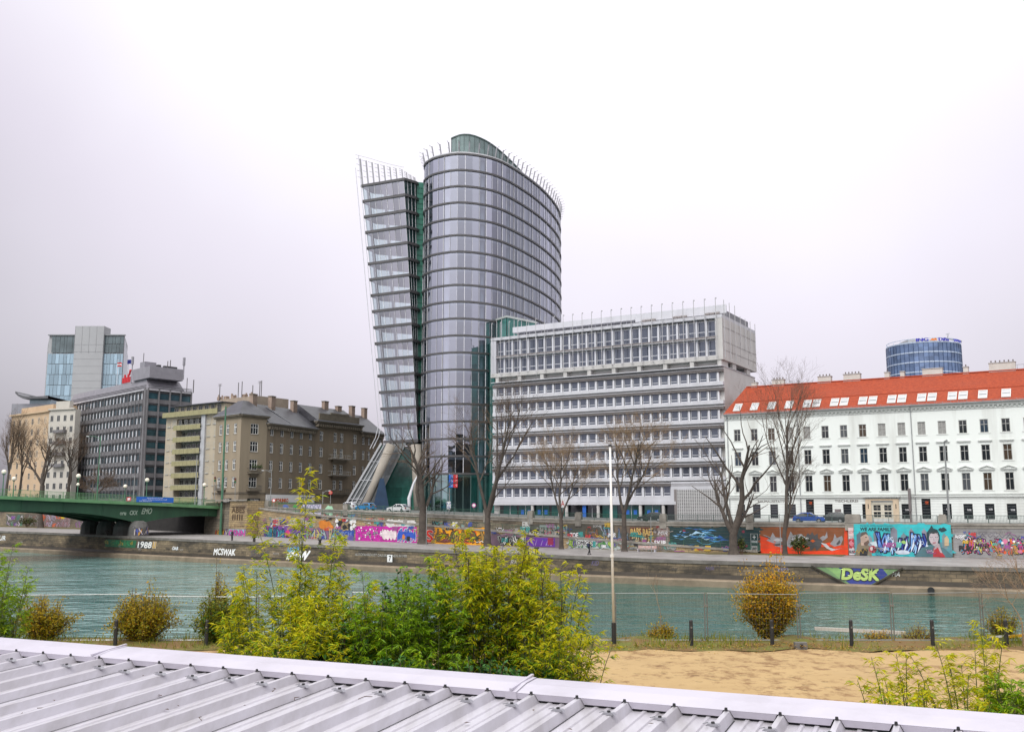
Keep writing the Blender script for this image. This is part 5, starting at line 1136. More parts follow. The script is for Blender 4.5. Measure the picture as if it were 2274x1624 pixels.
# roof
m = MB(); eave, ridge, set_ = 17.45, 22.6, 5.6; hipx = .9
P0, P1, P2, P3 = F.p(-.1, -.55, eave), F.p(Lh + .2, -.55, eave), F.p(Lh - 5.2, set_, ridge), F.p(hipx + 1.2, set_, ridge)
slope = math.hypot(set_ + .55, ridge - eave)
m.face([P0, P1, P2, P3], tile, uv=[(0, 0), (Lh, 0), (Lh - 5, slope), (2, slope)]); Q1, Q0 = F.p(Lh + .2, 12, eave), F.p(-.1, 12, eave)
m.face([P1, Q1, P2], tile, uv=[(0, 0), (12, 0), (6, slope)]); m.face([Q0, P0, P3], tile, uv=[(0, 0), (12, 0), (6, slope)]); m.face([Q1, Q0, P3, P2], tile, uv=[(0, 0), (Lh, 0), (Lh - 5, slope), (2, slope)])
roof = m.build('roof', house)
def rp(x, k, up=0.): # point on the front roof plane at fraction k of the slope
    n_ = Vector((0, 0, 0)); return F.p(x, -.55 + (set_ + .55) * k, eave + (ridge - eave) * k) + (F.n * -(ridge - eave) + Z_ * (set_ + .55)).normalized() * up
for xd in (.5, 12.1, 29.2, 46.3): m = MB(); m.tube([F.p(xd, -.12, .2), F.p(xd, -.12, 16.5), F.p(xd, -.5, 17.3)], .07, 8, slate_g); m.build('downpipe', house)
m = MB(); m.bar(F.p(-.2, -.6, eave + .02), F.p(Lh + .3, -.6, eave + .02), .18, .16, slate_g); m.build('gutter', roof)
m = MB()
for i in range(int(Lh / 1.1)): a = rp(.8 + i * 1.1, .02, .0); m.bar(a, a + Z_ * .28, .03, .03, slate_g)
m.bar(rp(.2, .02, .22), rp(Lh, .02, .22), .03, .03, slate_g); m.build('snow_guard', roof)
m = MB(); m.bar(rp(2.2, 1., .06), rp(Lh - 5, 1., .06), .3, .14, M('ridge_tile', (.45, .075, .03), .8, var=.15)); m.bar(rp(1.2, .44, .05), rp(Lh - 2, .44, .05), .06, .05, M('ridge_tile', (.45, .075, .03))); m.build('ridge_tiles', roof)
sk_w = M('skylight_frame', (.60, .60, .58), .5, var=.05); sk_g = M('skylight_blind', (.50, .51, .52), .3, var=.1, scale=.8)
def roof_box(m, x0, x1, k0, k1, u0, u1, mat): m.mesh([rp(x, k, u) for u in (u0, u1) for x, k in ((x0, k0), (x1, k0), (x1, k1), (x0, k1))], [(3, 2, 1, 0), (4, 5, 6, 7), (0, 1, 5, 4), (1, 2, 6, 5), (2, 3, 7, 6), (3, 0, 4, 7)], mat)
skx = [2.1, 4.95, 7.8, 10.65]
for k in range(6): skx += [14.3 + 4.3 * k - .74, 14.3 + 4.3 * k + .74]
skx += [39.2, 42.3, 45.3]
for i, x in enumerate(skx):
    m = MB(); w2, ka, kb = .62, .10, .36
    roof_box(m, x - w2, x - w2 + .1, ka, kb, .02, .14, sk_w); roof_box(m, x + w2 - .1, x + w2, ka, kb, .02, .14, sk_w); roof_box(m, x - w2 + .1, x + w2 - .1, ka, ka + .022, .02, .139, sk_w); roof_box(m, x - w2 + .1, x + w2 - .1, kb - .022, kb, .02, .139, sk_w)
    if i > 3: roof_box(m, x - w2 + .1, x + w2 - .1, .225, .24, .02, .137, slate_g)
    o = m.build('skylight', roof); g = MB(); roof_box(g, x - w2 + .08, x + w2 - .08, ka + .01, kb - .01, .02, .09, sk_g); g.build('pane', o)
chim = M('chimney_render', (.55, .52, .48), .85, var=.1, scale=.8); chc = M('chimney_cap', (.42, .42, .42), .8); pot = M('chimney_pot', (.12, .09, .08), .7)
def chimney(px, w2, h, parent=roof, pots=4, sink=.9):
    lo, hi = -2, Lh
    for _ in range(40):
        mid = (lo + hi) / 2
        if proj(F.p(mid, set_, ridge))[0] < px: lo = mid
        else: hi = mid
    m = MB(); x = lo; m.box(x - w2 / 2, x + w2 / 2, set_ - .1, set_ + 1.0, ridge - sink, ridge + h, chim, F); o = m.build('chimney', parent)
    m = MB(); m.box(x - w2 / 2 - .08, x + w2 / 2 + .08, set_ - .18, set_ + 1.08, ridge + h, ridge + h + .12, chc, F); m.box(x - w2 / 2 - .05, x + w2 / 2 + .05, set_ - .16, set_ - .1, ridge - sink, ridge + .15, slate_g, F)
    for i in range(pots): p = F.p(x - w2 / 2 + w2 * (i + .5) / pots, set_ + .45, ridge + h + .12); m.tube([p, p + Z_ * .35], [.11, .09], 8, pot)
    m.build('chimney_top', o)
for a in ((1674, .9, .7, roof, 1), (1727, 2.0, .9, roof, 4), (1830, 2.1, .9, roof, 4), (1891, 2.6, 1.0, roof, 5), (1969, .7, .9, roof, 1), (2003, .6, .85, roof, 0), (2070, 2.9, 1.0, roof, 0), (2144, .7, .9, roof, 1), (2225, 3.6, 1.2, roof, 6)): chimney(*a)
m = MB()
for i in range(8): p = F.p(Lh - 15 + i * .9, set_, ridge + .02); m.bar(p, p + Z_ * .75, .04, .04, slate_g)
m.bar(F.p(Lh - 15, set_, ridge + .77), F.p(Lh - 8.7, set_, ridge + .77), .05, .05, slate_g); m.build('roof_rail', roof)
# projecting dark pillar sign and wall plate
m = MB(); sx_ = wx[9] + .62; m.box(sx_, sx_ + .3, -1.4, -.5, 1.6, 5.0, M('sign_grey', (.17, .15, .15), .5), F); m.box(sx_ + .08, sx_ + .22, -.5, 0, 3., 3.2, blk, F); m.box(sx_ + .02, sx_ + .28, -1.2, -.8, 0, 1.6, M('sign_grey', (.17, .15, .15)), F)
tag(m.build('pillar_sign'), 'tall dark grey signboard standing in front of the white house', 'sign')
m = MB(); m.box(wx[6] - 1.9, wx[6] - .95, -.05, -.003, 1.5, 1.95, M('sign_grey', (.2, .2, .2)), F); m.build('wall_plate', house)
# ================================================================== blue cylinder tower behind
cy = at(2048, 757, 330); r_ = 12.2; ctop = cy.z
cy.x *= (330 + r_) / 330; tower2 = thing('round_office_tower', 'round blue glass office tower rising behind the red roof', 'office tower', (cy.x, 330 + r_, STREET))
bgl = M('blue_tower_glass', (.12, .18, .31), .12, metal=.25, var=.35, scale=.25, spec=.7, island=.25); bwm = M('tower_white_band', (.42, .5, .62), .5); 
m = MB(); n = 48
fl = [ctop - 3.4 * i for i in range(9)] + [STREET]
for a, b_ in zip(fl, fl[1:]):
    for k in range(n):
        a1, a2 = 2 * pi * k / n, 2 * pi * (k + 1) / n; zq = (a + b_) / 2
        for zz0, zz1 in ((b_, zq), (zq, a)): m.face([(cy.x + r_ * cos(a1), 330 + r_ + r_ * sin(a1), zz0), (cy.x + r_ * cos(a2), 330 + r_ + r_ * sin(a2), zz0), (cy.x + r_ * cos(a2), 330 + r_ + r_ * sin(a2), zz1), (cy.x + r_ * cos(a1), 330 + r_ + r_ * sin(a1), zz1)], bgl)
m.build('glass_skin', tower2)
for z in fl[:-1]:
    m = MB(); poly = [(cy.x + (r_ + .12) * cos(2 * pi * k / n), 330 + r_ + (r_ + .12) * sin(2 * pi * k / n)) for k in range(n)]; m.prism(poly, z - .3, z + .12, bwm); m.build('floor_band', tower2)
m = MB()
for k in range(n): m.bar((cy.x + (r_ + .1) * cos(2 * pi * k / n), 330 + r_ + (r_ + .1) * sin(2 * pi * k / n), fl[8]), (cy.x + (r_ + .1) * cos(2 * pi * k / n), 330 + r_ + (r_ + .1) * sin(2 * pi * k / n), ctop - .3), .1, .1, M('tower_mullion', (.02, .05, .13), .4))
m.build('mullions', tower2)
m = MB(); m.prism([(cy.x - 6.3 + x, 330 + r_ - 3 + y) for x, y in ((0, 0), (9.4, 0), (9.4, 8), (0, 8))], ctop, ctop + 2.2, M('plant_room', (.36, .36, .36), .7)); m.build('plant_room', tower2)
m = MB(); poly = [(cy.x + (r_ - .2) * cos(2 * pi * k / n), 330 + r_ + (r_ - .2) * sin(2 * pi * k / n), ctop + 1.2) for k in range(n + 1)]; m.tube(poly, .1, 6, bwm)
for k in range(0, n, 2): m.bar((poly[k][0], poly[k][1], ctop), poly[k], .08, .08, bwm)
m.build('roof_rail', tower2)
def arc_text(txt, a0, a1, z, h, col, nm='lettering'):
    P = Paint(lambda x, zz, l: Vector((cy.x + (r_ + .3 + l) * sin(x), 330 + r_ - (r_ + .3 + l) * cos(x), zz))); P.text(txt, a0, z, a1 - a0, h, col, 2, bold=.012); P.build(tower2, nm)
arc_text('ING', -.56, -.26, ctop + .15, 1.05, (.03, .03, .42)); arc_text('DiBa', .02, .32, ctop + .15, 1.05, (.03, .03, .42)); arc_text('SAMSUNG', .5, 1.0, ctop + .2, .85, (.02, .03, .55))
P = Paint(lambda x, zz, l: Vector((cy.x + (r_ + .3 + l) * sin(x), 330 + r_ - (r_ + .3 + l) * cos(x), ctop + zz))); P.poly([(-.21, .15), (-.19, .7), (-.15, 1.0), (-.10, .85), (-.06, 1.15), (-.03, .7), (-.04, .2), (-.09, .35), (-.12, .15), (-.17, .35)], (.75, .2, .02), 1); P.build(tower2, 'emblem')
m = MB(); cp = Vector((cy.x + 5.5, 330 + 5, ctop + 1)); m.tube([cp, cp + Vector((.4, 0, 2.2))], .14, 6, pole_y); m.tube([cp + Vector((-.4, 0, 2.2)), cp + Vector((.9, 0, 2.6))], .1, 6, pole_y); m.tube([cp + Vector((.1, 0, .7)), cp + Vector((5, 0, -.2))], .22, 6, pole_y); m.build('crane', tower2)
# ================================================================== white office slab
A = (-3.66, 189.8); B = (36.0, 166.0); F2 = Fr(A, B, 0.); L2 = F2.L
office = thing('white_office_slab', 'white office block with long rows of square windows and a raised upper box', 'office building', F2.p(L2 / 2, 0, STREET))
conc = M('office_concrete', (.56, .55, .54), .85, col2=(.48, .47, .455), scale=.4, bump=.1)
pan = M('office_white_panel', (.53, .535, .57), .6, var=.08, scale=.6, streak=True); darkb = M('office_sunscreen', (.20, .18, .175), .6, var=.15, scale=1.2); whi = M('office_mullion_white', (.66, .67, .71), .5, var=.04)
xw = [1.75 + 1.78 * i for i in range(25)]
DP = 18.
# lower block core
m = MB(); m.box(.0, L2, .5, DP, STREET, 24.2, conc, F2); m.build('core', office)
uw = 1.78
m = MB(); m.box(-.62, .62, .05, .12, 0, .1, whi); m.box(-.62, .62, .052, .11, .42, .50, whi); m.box(-.62, -.56, .052, .12, .1, 1.75, whi); m.box(.56, .62, .052, .12, .1, 1.75, whi); m.box(-.56, .56, .052, .12, 1.68, 1.75, whi)
wlo = m.build('window', None, local=True); g = MB(); g.box(-.6, .6, .09, .11, .05, 1.72, glass_b); go = g.build('pane', None, local=True); go.parent = wlo
m = MB(); m.box(-.66, .66, .05, .12, 0, .1, whi); m.box(-.66, .66, .052, .11, .85, .95, whi); m.box(-.66, -.6, .052, .12, .1, 2.75, whi); m.box(.6, .66, .052, .12, .1, 2.75, whi); m.box(-.6, .6, .052, .12, 2.67, 2.75, whi)
whi_w = m.build('window', None, local=True); g = MB(); g.box(-.64, .64, .09, .11, .05, 2.72, glass_b); go = g.build('pane', None, local=True); go.parent = whi_w
stuffw = MB(); stuffg = MB(); nwin = 0
allw = []
for i in range(7):
    zt = 24.2 - 3.22 * i
    m = MB(); m.box(0, L2 + .05, -.28, .45, zt - .92, zt - .42, darkb, F2); m.box(0, L2 + .05, -.34, .45, zt - .42, zt - .36, whi, F2)
    for k in range(3): m.box(0, L2 + .04, -.32, -.28, zt - .90 + .17 * k, zt - .85 + .17 * k, M('sunscreen_rib', (.11, .10, .10), .6), F2)
    m.build('sunscreen_band', office)
    zl = zt - 3.22
    m = MB(); m.box(0, L2, -.22, .45, zl + .02 - (.0 if i < 6 else .3), zl + .62, pan, F2); m.box(0, 1.0, -.1, .45, zl + .62, zl + 2.24, pan, F2); m.build('parapet_band', office)
    m = MB()
    for x in xw + [xw[-1] + uw]:
        if i == 6 and x > xw[20]: continue
        m.box(x - uw / 2 - .14, x - uw / 2 + .14, -.1, .42, zl + .62, zl + 2.22, whi, F2)
    m.build('pier_row', office)
    for k, x in enumerate(xw):
        if i == 6 and k > 19: continue
        allw.append((wlo, x, .02, zl + .63, 25 * (k / 24.) + i))
# upper box
ub0, ub1 = 25.3, 33.0
m = MB(); m.box(-.2, L2 + .3, -.62, DP + .3, ub0, ub0 + .75, conc, F2); m.box(-.2, L2 + .3, -.62, DP + .3, ub1 - .45, ub1 + .1, pan, F2); m.box(.2, L2 - .1, .3, DP - .1, ub0 + .75, ub1 - .55, conc, F2)
m.box(-.2, 1.0, -.6, .29, ub0 + .75, ub1 - .55, pan, F2); m.box(L2 - .95, L2 + .3, -.58, DP + .28, ub0 + .75, ub1 - .45, conc, F2); m.build('upper_box', office)
m = MB(); m.box(1.0, L2 - .95, -.7, .28, ub0 + 3.78, ub0 + 4.1, darkb, F2); m.box(1.0, L2 - .95, -.75, .28, ub0 + 3.72, ub0 + 3.77, whi, F2); m.build('sunscreen_band', office)
m = MB()
for r0 in (ub0 + .75, ub0 + 4.12):
    for x in xw + [xw[-1] + uw]: m.box(x - uw / 2 - .14, x - uw / 2 + .14, -.2, .26, r0, r0 + 2.95, whi, F2)
m.build('pier_row', office)
for r, z in enumerate((ub0 + .8, ub0 + 4.15)):
    for k, x in enumerate(xw): allw.append((whi_w, x, -.02, z, 40 + k))
allw.sort(key=lambda t: -t[4])
for i, (p_, x, y, z, _) in enumerate(allw):
    if i < 100: place(p_, office, F2, x, y, z)
    else:
        for src_, dst in ((p_, stuffw), (p_.children[0], stuffg)):
            V = [F2.p(x + v.co.x, y + v.co.y, z + v.co.z) for v in src_.data.vertices]
            dst.mesh(V, [tuple(pp.vertices) for pp in src_.data.polygons], src_.data.materials[0])
so_ = stuffw.build('window_rows', office); so_['kind'] = 'stuff'; gg = stuffg.build('panes', so_)
drop(wlo); drop(whi_w)
# gap between the blocks: stub beams
m = MB()
for i in range(10): x = 1.2 + i * (L2 - 1.6) / 9; m.box(x - .35, x + .35, -.5, 3, 24.25, 25.3, conc, F2)
for i in range(2): m.box(L2 - .4, L2 + .1, 5 + i * 8, 7 + i * 8, 24.25, 25.3, conc, F2)
m.box(.3, L2 - .6, .7, 1.2, 24.33, 25.29, conc, F2); m.build('stub_beams', office)
m = MB(); m.box(-.1, L2 + .1, -.7, DP, 24.2, 24.32, pan, F2); m.build('terrace_slab', office)
# roof structures and glass screen posts
m = MB(); m.box(3., L2 - .3, 4.2, DP - 2, ub1, ub1 + 1.5, M('roof_plant_dark', (.20, .20, .22), .6, var=.2), F2); m.box(2.5, L2 * .63, 3.2, DP - 3, ub1 + 1.5, ub1 + 2.6, pan, F2); m.box(L2 * .63, L2 + .1, 2.5, 2.7, ub1 + .9, ub1 + 2.4, pan, F2)
m.build('roof_plant', office)
m = MB()
for i in range(30): m.box(3.2 + i * 1.3, 3.3 + i * 1.3, 4.15, 4.2, ub1, ub1 + 1.5, whi, F2)
for i in range(3): p = F2.p(L2 * .66 + i * 6, 2.4, ub1 + .9); [m.tube([p + F2.u * j * .9, p + F2.u * (j * .9 + .8)], .28, 8, darkb) for j in range(3)]
m.build('roof_pipes', office)
rodm = M('facade_rod', (.42, .42, .43), .4, metal=.3)
for i in range(24):
    x = .4 + i * 1.97 * (L2 / 46.25); m = MB(); m.bar(F2.p(x, -1.25, ub0 + .15), F2.p(x, -1.25, ub1 + 2.9), .1, .12, rodm); m.bar(F2.p(x, -1.25, ub1 + 2.85), F2.p(x + .1, -1.0, ub1 + 2.9), .12, .2, rodm)
    for zz in (ub0 + .5, ub0 + 4., ub1 - .2): m.bar(F2.p(x, -1.25, zz), F2.p(x, -.7, zz), .07, .07, rodm)
    m.build('screen_post', office)
for i in range(7):
    y = -.3 + i * 2.9; m = MB(); m.bar(F2.p(L2 + .62, y, ub0 + 3 if i > 2 else ub0 + .3), F2.p(L2 + .62, y, ub1 + (2.6 if i < 3 else 1.2)), .1, .1, rodm); m.build('screen_post', office)
scr = M_glass('screen_glass', (.985, .985, .99), 0., (.9, .9, .95), .009, .03)
m = MB()
for i in range(23):
    x0, x1 = .45 + i * 1.97 * (L2 / 46.25), .35 + (i + 1) * 1.97 * (L2 / 46.25)
    for z0, z1 in ((ub0 + .2, ub0 + 3.9), (ub0 + 3.95, ub1), (ub1 + .05, ub1 + 2.7)): m.face([F2.p(x0, -1.3, z0), F2.p(x1, -1.3, z0), F2.p(x1, -1.3, z1), F2.p(x0, -1.3, z1)], scr)
m.build('glass_screen', office)
# side wall joints
m = MB()
for z in (28.5, 31., 27.): m.box(L2 + .3, L2 + .33, 0, DP + .2, z, z + .05, darkb, F2)
for y in (4.5, 9, 13.5): m.box(L2 + .3, L2 + .33, y, y + .05, ub0 + .75, ub1 - .55, darkb, F2)
m.build('panel_joints', office)
# ground floor: canopy, columns, teal shop glass, grille panel
m = MB(); m.box(.0, xw[20], -.5, .49, .82, 1.36, pan, F2); m.box(xw[20] - .9, L2, -.3, .49, .85, 4.7, pan, F2); m.build('canopy', office)
m = MB(); m.box(1.3, xw[20] - .2, .46, .498, STREET, .8, glass_d, F2); m.build('lobby_void', office)
for i, x0 in enumerate((2.2, 5.6, 9.2, 12.6, 19.5, 23., 27.2, 31.2)):
    m = MB(); m.box(x0, x0 + 2.9, .38, .44, STREET + .1, .75, glass_t if i != 4 else glass_d, F2); o = m.build('shopfront_pane', office)
    m = MB(); m.box(x0 + 1.42, x0 + 1.48, .33, .38, STREET + .1, .75, whi, F2); m.build('mullion', o)
    if i in (1, 2, 6, 7):
        for k in (.45, 1.9):
            m = MB(); m.box(x0 + k, x0 + k + .62, .35, .379, -.9, -.1, blue, F2); m.build('poster', o)
for x in (8.8, 16., 22.4, 30.6, 34.9):
    m = MB(); p = F2.p(x, -.1, STREET); m.tube([p, p + Z_ * 2.7], .3, 12, conc); m.build('column', office)
m = MB(); m.box(19.2, 19.9, -.05, .02, STREET + .3, .7, blue, F2); m.build('blue_sign', office)
gx0, gx1 = xw[20] + .2, L2 - .15; lat = M('grille_lattice', (.50, .50, .50), .7, var=.06)
m = MB(); m.box(gx0 - .5, gx0, -.45, -.31, STREET, 3.4, darkb, F2); m.build('grille_post', office)
m = MB(); m.box(gx0, gx1, -.36, -.305, STREET + .2, 3.35, M('grille_dark', (.06, .06, .065), .8), F2); go_ = m.build('grille', office)
m = MB(); nx, nz = 22, 20
for i in range(nx + 1): x = gx0 + (gx1 - gx0) * i / nx; m.box(x - .06, x + .06, -.44, -.37, STREET + .2, 3.35, lat, F2)
for j in range(nz + 1): z = STREET + .2 + 4.9 * j / nz; m.box(gx0, gx1, -.45, -.37, z - .06, z + .06, lat, F2)
m.build('lattice', go_)
# ================================================================== glass tower
KT = 1.15
raw = [(-16.4, 178), (-15.6, 174.9), (-13.6, 172.4), (-9.2, 170.6), (-3.5, 173.2), (1.07, 179.9), (6.1, 191), (9.6, 202.7), (10.6, 212), (9, 220), (2, 224), (-6, 217), (-12, 204), (-15.6, 190)]
def closed(pts, sub):
    n = len(pts); out = []
    for i in range(n):
        p0, p1, p2, p3 = [Vector(pts[(i + j) % n]) for j in (-1, 0, 1, 2)]
        for k in range(sub):
            t = k / sub; out.append(.5 * ((2 * p1) + (p2 - p0) * t + (2 * p0 - 5 * p1 + 4 * p2 - p3) * t * t + (3 * p1 - p0 - 3 * p2 + p3) * t ** 3))
    return out
dense = closed([(x * KT, y * KT) for x, y in raw], 40)
cum = [0]
for a, b in zip(dense, dense[1:] + dense[:1]): cum.append(cum[-1] + (b - a).length)
def resample(n):
    out = []; j = 0
    for i in range(n):
        s = cum[-1] * i / n
        while cum[j + 1] < s: j += 1
        a, b = dense[j], dense[(j + 1) % len(dense)]; out.append(a.lerp(b, (s - cum[j]) / max(1e-9, cum[j + 1] - cum[j])))
    return out
NP = int(cum[-1] / 1.55); C = resample(NP)
cen = sum(C, Vector((0, 0))) / NP
def offs(pts, d):
    n = len(pts); out = []
    for i in range(n):
        t = (pts[(i + 1) % n] - pts[i - 1]).normalized(); nn = Vector((t.y, -t.x))
        if nn.dot(pts[i] - cen) < 0: nn = -nn
        out.append(pts[i] + nn * d)
    return out
TOP = 73.6; FH = (73.6 - 7.4) / 19
uni = thing('glass_tower', 'tall curved glass office tower with dark floor bands and a leaning side wing', 'office tower', (cen.x, cen.y, STREET))
tgl = M_glass('tower_glass', (.56, .64, .71), .26, (.70, .73, .83), .03, .55)
tgl2 = M_glass('lobby_glass', (.45, .72, .70), .22, (.55, .72, .72), .03, .45)
slab_m = M('tower_slab_edge', (.085, .082, .085), .45, var=.15, scale=.5); soff = M('tower_ceiling', (.55, .54, .58), .8, var=.05); mul_m = M('tower_mullion_light', (.62, .62, .66), .4, var=.06)
core_m = M('tower_core', (.34, .36, .37), .8, var=.1); blind = M('tower_column', (.62, .66, .70), .5, var=.05); spm = M('tower_spandrel', (.40, .38, .44), .3, var=.08, metal=.2)
outer = offs(C, .28); inner = offs(C, -.35)
for i in range(20):
    z = TOP - FH * i
    m = MB(); m.prism([tuple(p) for p in outer], z - .56, z - .2, slab_m); m.build('floor_slab', uni)
    if i < 19 or True:
        m = MB(); m.prism([tuple(p) for p in offs(C, -.06)], z - 1.0, z - .563, soff); m.build('ceiling', uni)
def tower_band(i, z0, z1, mat, name):
    m = MB()
    for k in range(NP): a, b = C[k], C[(k + 1) % NP]; m.face([(a.x, a.y, z0), (b.x, b.y, z0), (b.x, b.y, z1), (a.x, a.y, z1)], mat)
    return m.build(name, uni)
for i in range(19): tower_band(i, TOP - FH * (i + 1) - .18, TOP - FH * i - .62, tgl, 'glass_band')
tower_band(19, STREET, TOP - FH * 19 - .62, tgl2, 'lobby_glazing')
q = random.Random(4)
m = MB()
for i in range(19):
    z0, z1 = TOP - FH * (i + 1) - .17, TOP - FH * i - .63
    for k in range(NP):
        p = C[k]; n_ = (outer[k] - p).normalized(); t = .06 if (k % 3) else .12
        if k % 3 == 1 and q.random() < .5: continue
        m.bar((p.x + n_.x * .1, p.y + n_.y * .1, z0), (p.x + n_.x * .1, p.y + n_.y * .1, z1), t, t, mul_m)
m.build('mullions', uni)
m = MB()
for k in range(0, NP): p = C[k]; n_ = (outer[k] - p).normalized(); m.bar((p.x + n_.x * .1, p.y + n_.y * .1, STREET), (p.x + n_.x * .1, p.y + n_.y * .1, TOP - FH * 19 - .63), .09, .12, M('lobby_mullion', (.10, .17, .16), .4))
m.build('lobby_mullions', uni)
m = MB(); m.prism([tuple(cen + (p - cen) * .58) for p in C[::2]], STREET, TOP, core_m); m.build('core', uni)
ci = offs(C, -1.5)
for k in range(0, NP, 6):
    m = MB(); p = ci[k]; m.tube([(p.x, p.y, STREET), (p.x, p.y, TOP - 1.1)], .42, 10, blind); m.build('column', uni)
# roof parapet with inclined fins and the sloping glass crown
m = MB(); m.prism([tuple(p) for p in offs(C, .1)], TOP - .18, TOP + .12, M('tower_roof_edge', (.55, .56, .58), .6)); m.build('roof_edge', uni)
fin = M('roof_fin', (.30, .30, .32), .5)
R2 = resample(int(cum[-1] / 2.1)); Ro = offs(R2, .6)
for a, b in zip(R2, Ro):
    m = MB(); n_ = (b - a).normalized(); m.bar((a.x, a.y, TOP + .1), (a.x + n_.x * .5, a.y + n_.y * .5, TOP + 2.2), .26, .16, fin); m.bar((a.x + n_.x * .3, a.y + n_.y * .3, TOP + 1.9), (a.x + n_.x * 1.3, a.y + n_.y * 1.3, TOP + 2.3), .06, .06, fin); m.bar((a.x, a.y, TOP + .9), (a.x + n_.x * .9, a.y + n_.y * .9, TOP + .9), .06, .06, fin); m.build('roof_fin', uni)
m = MB(); ro = offs(C, .75)
for k in range(NP): a, b = ro[k], ro[(k + 1) % NP]; m.face([(a.x, a.y, TOP + .2), (b.x, b.y, TOP + .2), (b.x, b.y, TOP + 2.6), (a.x, a.y, TOP + 2.6)], scr)
m.build('roof_screen', uni)
# crown: inner curve, rim rises at the nose and sinks to the right
cr = offs(C, -2.6); crown_g = M('crown_glass', (.16, .22, .21), .12, metal=.35, var=.2, scale=.3, spec=.7, island=.15)
kmin = min(range(NP), key=lambda k: abs(cr[k].x - at(1002, 320, 202).x) + (1000 if cr[k].y > 205 else 0))
kend = min(range(NP), key=lambda k: (cr[k] - Vector((6.5 * KT, 199 * KT))).length)
m = MB(); mm2 = MB(); rimm = MB()
dirn = 1 if ((kend - kmin) % NP) < NP / 2 else -1
seq = []; k = kmin
while True:
    seq.append(k)
    if k == kend or len(seq) > NP: break
    k = (k + dirn) % NP
for j, (a, b) in enumerate(zip(seq, seq[1:])):
    ua, ub = j / (len(seq) - 1), (j + 1) / (len(seq) - 1)
    hf = lambda u: 4.9 * (.86 + .14 * sin(min(1, u / .16) * pi / 2)) if u < .16 else 4.9 * (1 - ((u - .16) / .84)) ** .95
    A, B = cr[a], cr[b]; z = TOP + .1
    for f0, f1 in ((0, .5), (.5, 1)): m.face([(A.x, A.y, z + hf(ua) * f0), (B.x, B.y, z + hf(ub) * f0), (B.x, B.y, z + hf(ub) * f1), (A.x, A.y, z + hf(ua) * f1)], crown_g)
    n_ = (outer[a] - C[a]).normalized(); mm2.bar((A.x + n_.x * .06, A.y + n_.y * .06, z), (A.x + n_.x * .06, A.y + n_.y * .06, z + hf(ua)), .09, .09, M('crown_mullion', (.06, .09, .09), .4)); rimm.bar((A.x, A.y, z + hf(ua)), (B.x, B.y, z + hf(ub)), .3, .28, M('crown_rim', (.05, .085, .075), .4))
crown = m.build('crown', uni); mm2.build('crown_mullions', crown)
e0 = cr[seq[0]]; back = e0 + Vector((1.5, 9)); hb = 4.15
rimm.bar((e0.x, e0.y, TOP + .1 + hb), (back.x, back.y, TOP + hb - .5), .3, .28, M('crown_rim', (.05, .085, .075))); bm = MB(); bm.face([(e0.x, e0.y, TOP + .1), (e0.x, e0.y, TOP + .1 + hb), (back.x, back.y, TOP + hb - .5), (back.x, back.y, TOP + .1)], crown_g); bm.build('crown_side', crown)
rimm.build('crown_rim', crown)
# ---- leaning wing
wing_g = M_glass('wing_glass', (.80, .90, .90), .10, (.8, .8, .88), .03, .45)
gr_m = M('green_recess', (.07, .24, .18), .4, var=.2, scale=.4); dk_g = M('wing_side_glass', (.018, .045, .045), .06, var=.4, scale=.3, spec=.7, metal=.1)
def wing(i):        # corners at slab level i: left, front right, back, back left
    z = TOP - FH * i; k = (70.1 - z) / (70.1 - 13.6)
    rgt = Vector((-23.1 + 3.7 * k, 202.0)); lft = Vector((-32.6 + 6.1 * k, 206.4)); side = Vector((-20.9 + 1.6 * k, 204.3)); bk = Vector((-17.6, 214.5)); bl_ = Vector((-30.6 + 5.6 * k, 210.6))
    return z, [lft, rgt, side, bk, bl_]
lv = [1 + j for j in range(17)]
for i in lv:
    z, P = wing(i); cc = sum(P, Vector((0, 0))) / 5; Po = [p + (p - cc).normalized() * .45 for p in P]
    m = MB(); m.prism([tuple(p) for p in Po], z - .65, z - .1, slab_m); m.build('wing_slab', uni)
    m = MB(); m.prism([tuple(cc + (p - cc) * .96) for p in P], z - .78, z - .653, soff); m.build('wing_ceiling', uni)
for a, b in zip(lv, lv[1:]):
    za, Pa = wing(a); zb, Pb = wing(b); za -= .65; zb -= .1
    m = MB(); n = 6
    for (s0, s1, nn, mt) in ((0, 1, 7, wing_g), (3, 4, 4, wing_g), (4, 0, 7, wing_g)):
        for j in range(nn):
            f = lambda P, u: P[s0].lerp(P[s1], u)
            A0, A1, B0, B1 = f(Pa, j / nn), f(Pa, (j + 1) / nn), f(Pb, j / nn), f(Pb, (j + 1) / nn)
            m.face([(B0.x, B0.y, zb), (B1.x, B1.y, zb), (A1.x, A1.y, za), (A0.x, A0.y, za)], mt)
    m.build('wing_glass', uni)
    m = MB()
    for j in range(3):
        A0, A1, B0, B1 = Pa[1].lerp(Pa[2], j / 3), Pa[1].lerp(Pa[2], (j + 1) / 3), Pb[1].lerp(Pb[2], j / 3), Pb[1].lerp(Pb[2], (j + 1) / 3)
        m.face([(B0.x, B0.y, zb), (B1.x, B1.y, zb), (A1.x, A1.y, za), (A0.x, A0.y, za)], dk_g)
        m.bar((B1.x - .05, B1.y - .1, zb), (A1.x - .05, A1.y - .1, za), .08, .08, mul_m)
    m.build('wing_side', uni)
m = MB()
for a, b in zip(lv, lv[1:]):
    za, Pa = wing(a); zb, Pb = wing(b); za -= .66; zb -= .09
    for j in range(8):
        A, B = Pa[0].lerp(Pa[1], j / 7), Pb[0].lerp(Pb[1], j / 7); m.bar((A.x, A.y - .06, za), (B.x, B.y - .06, zb), .06 if j % 2 else .09, .08, mul_m)
m.build('wing_mullions', uni)
m = MB()
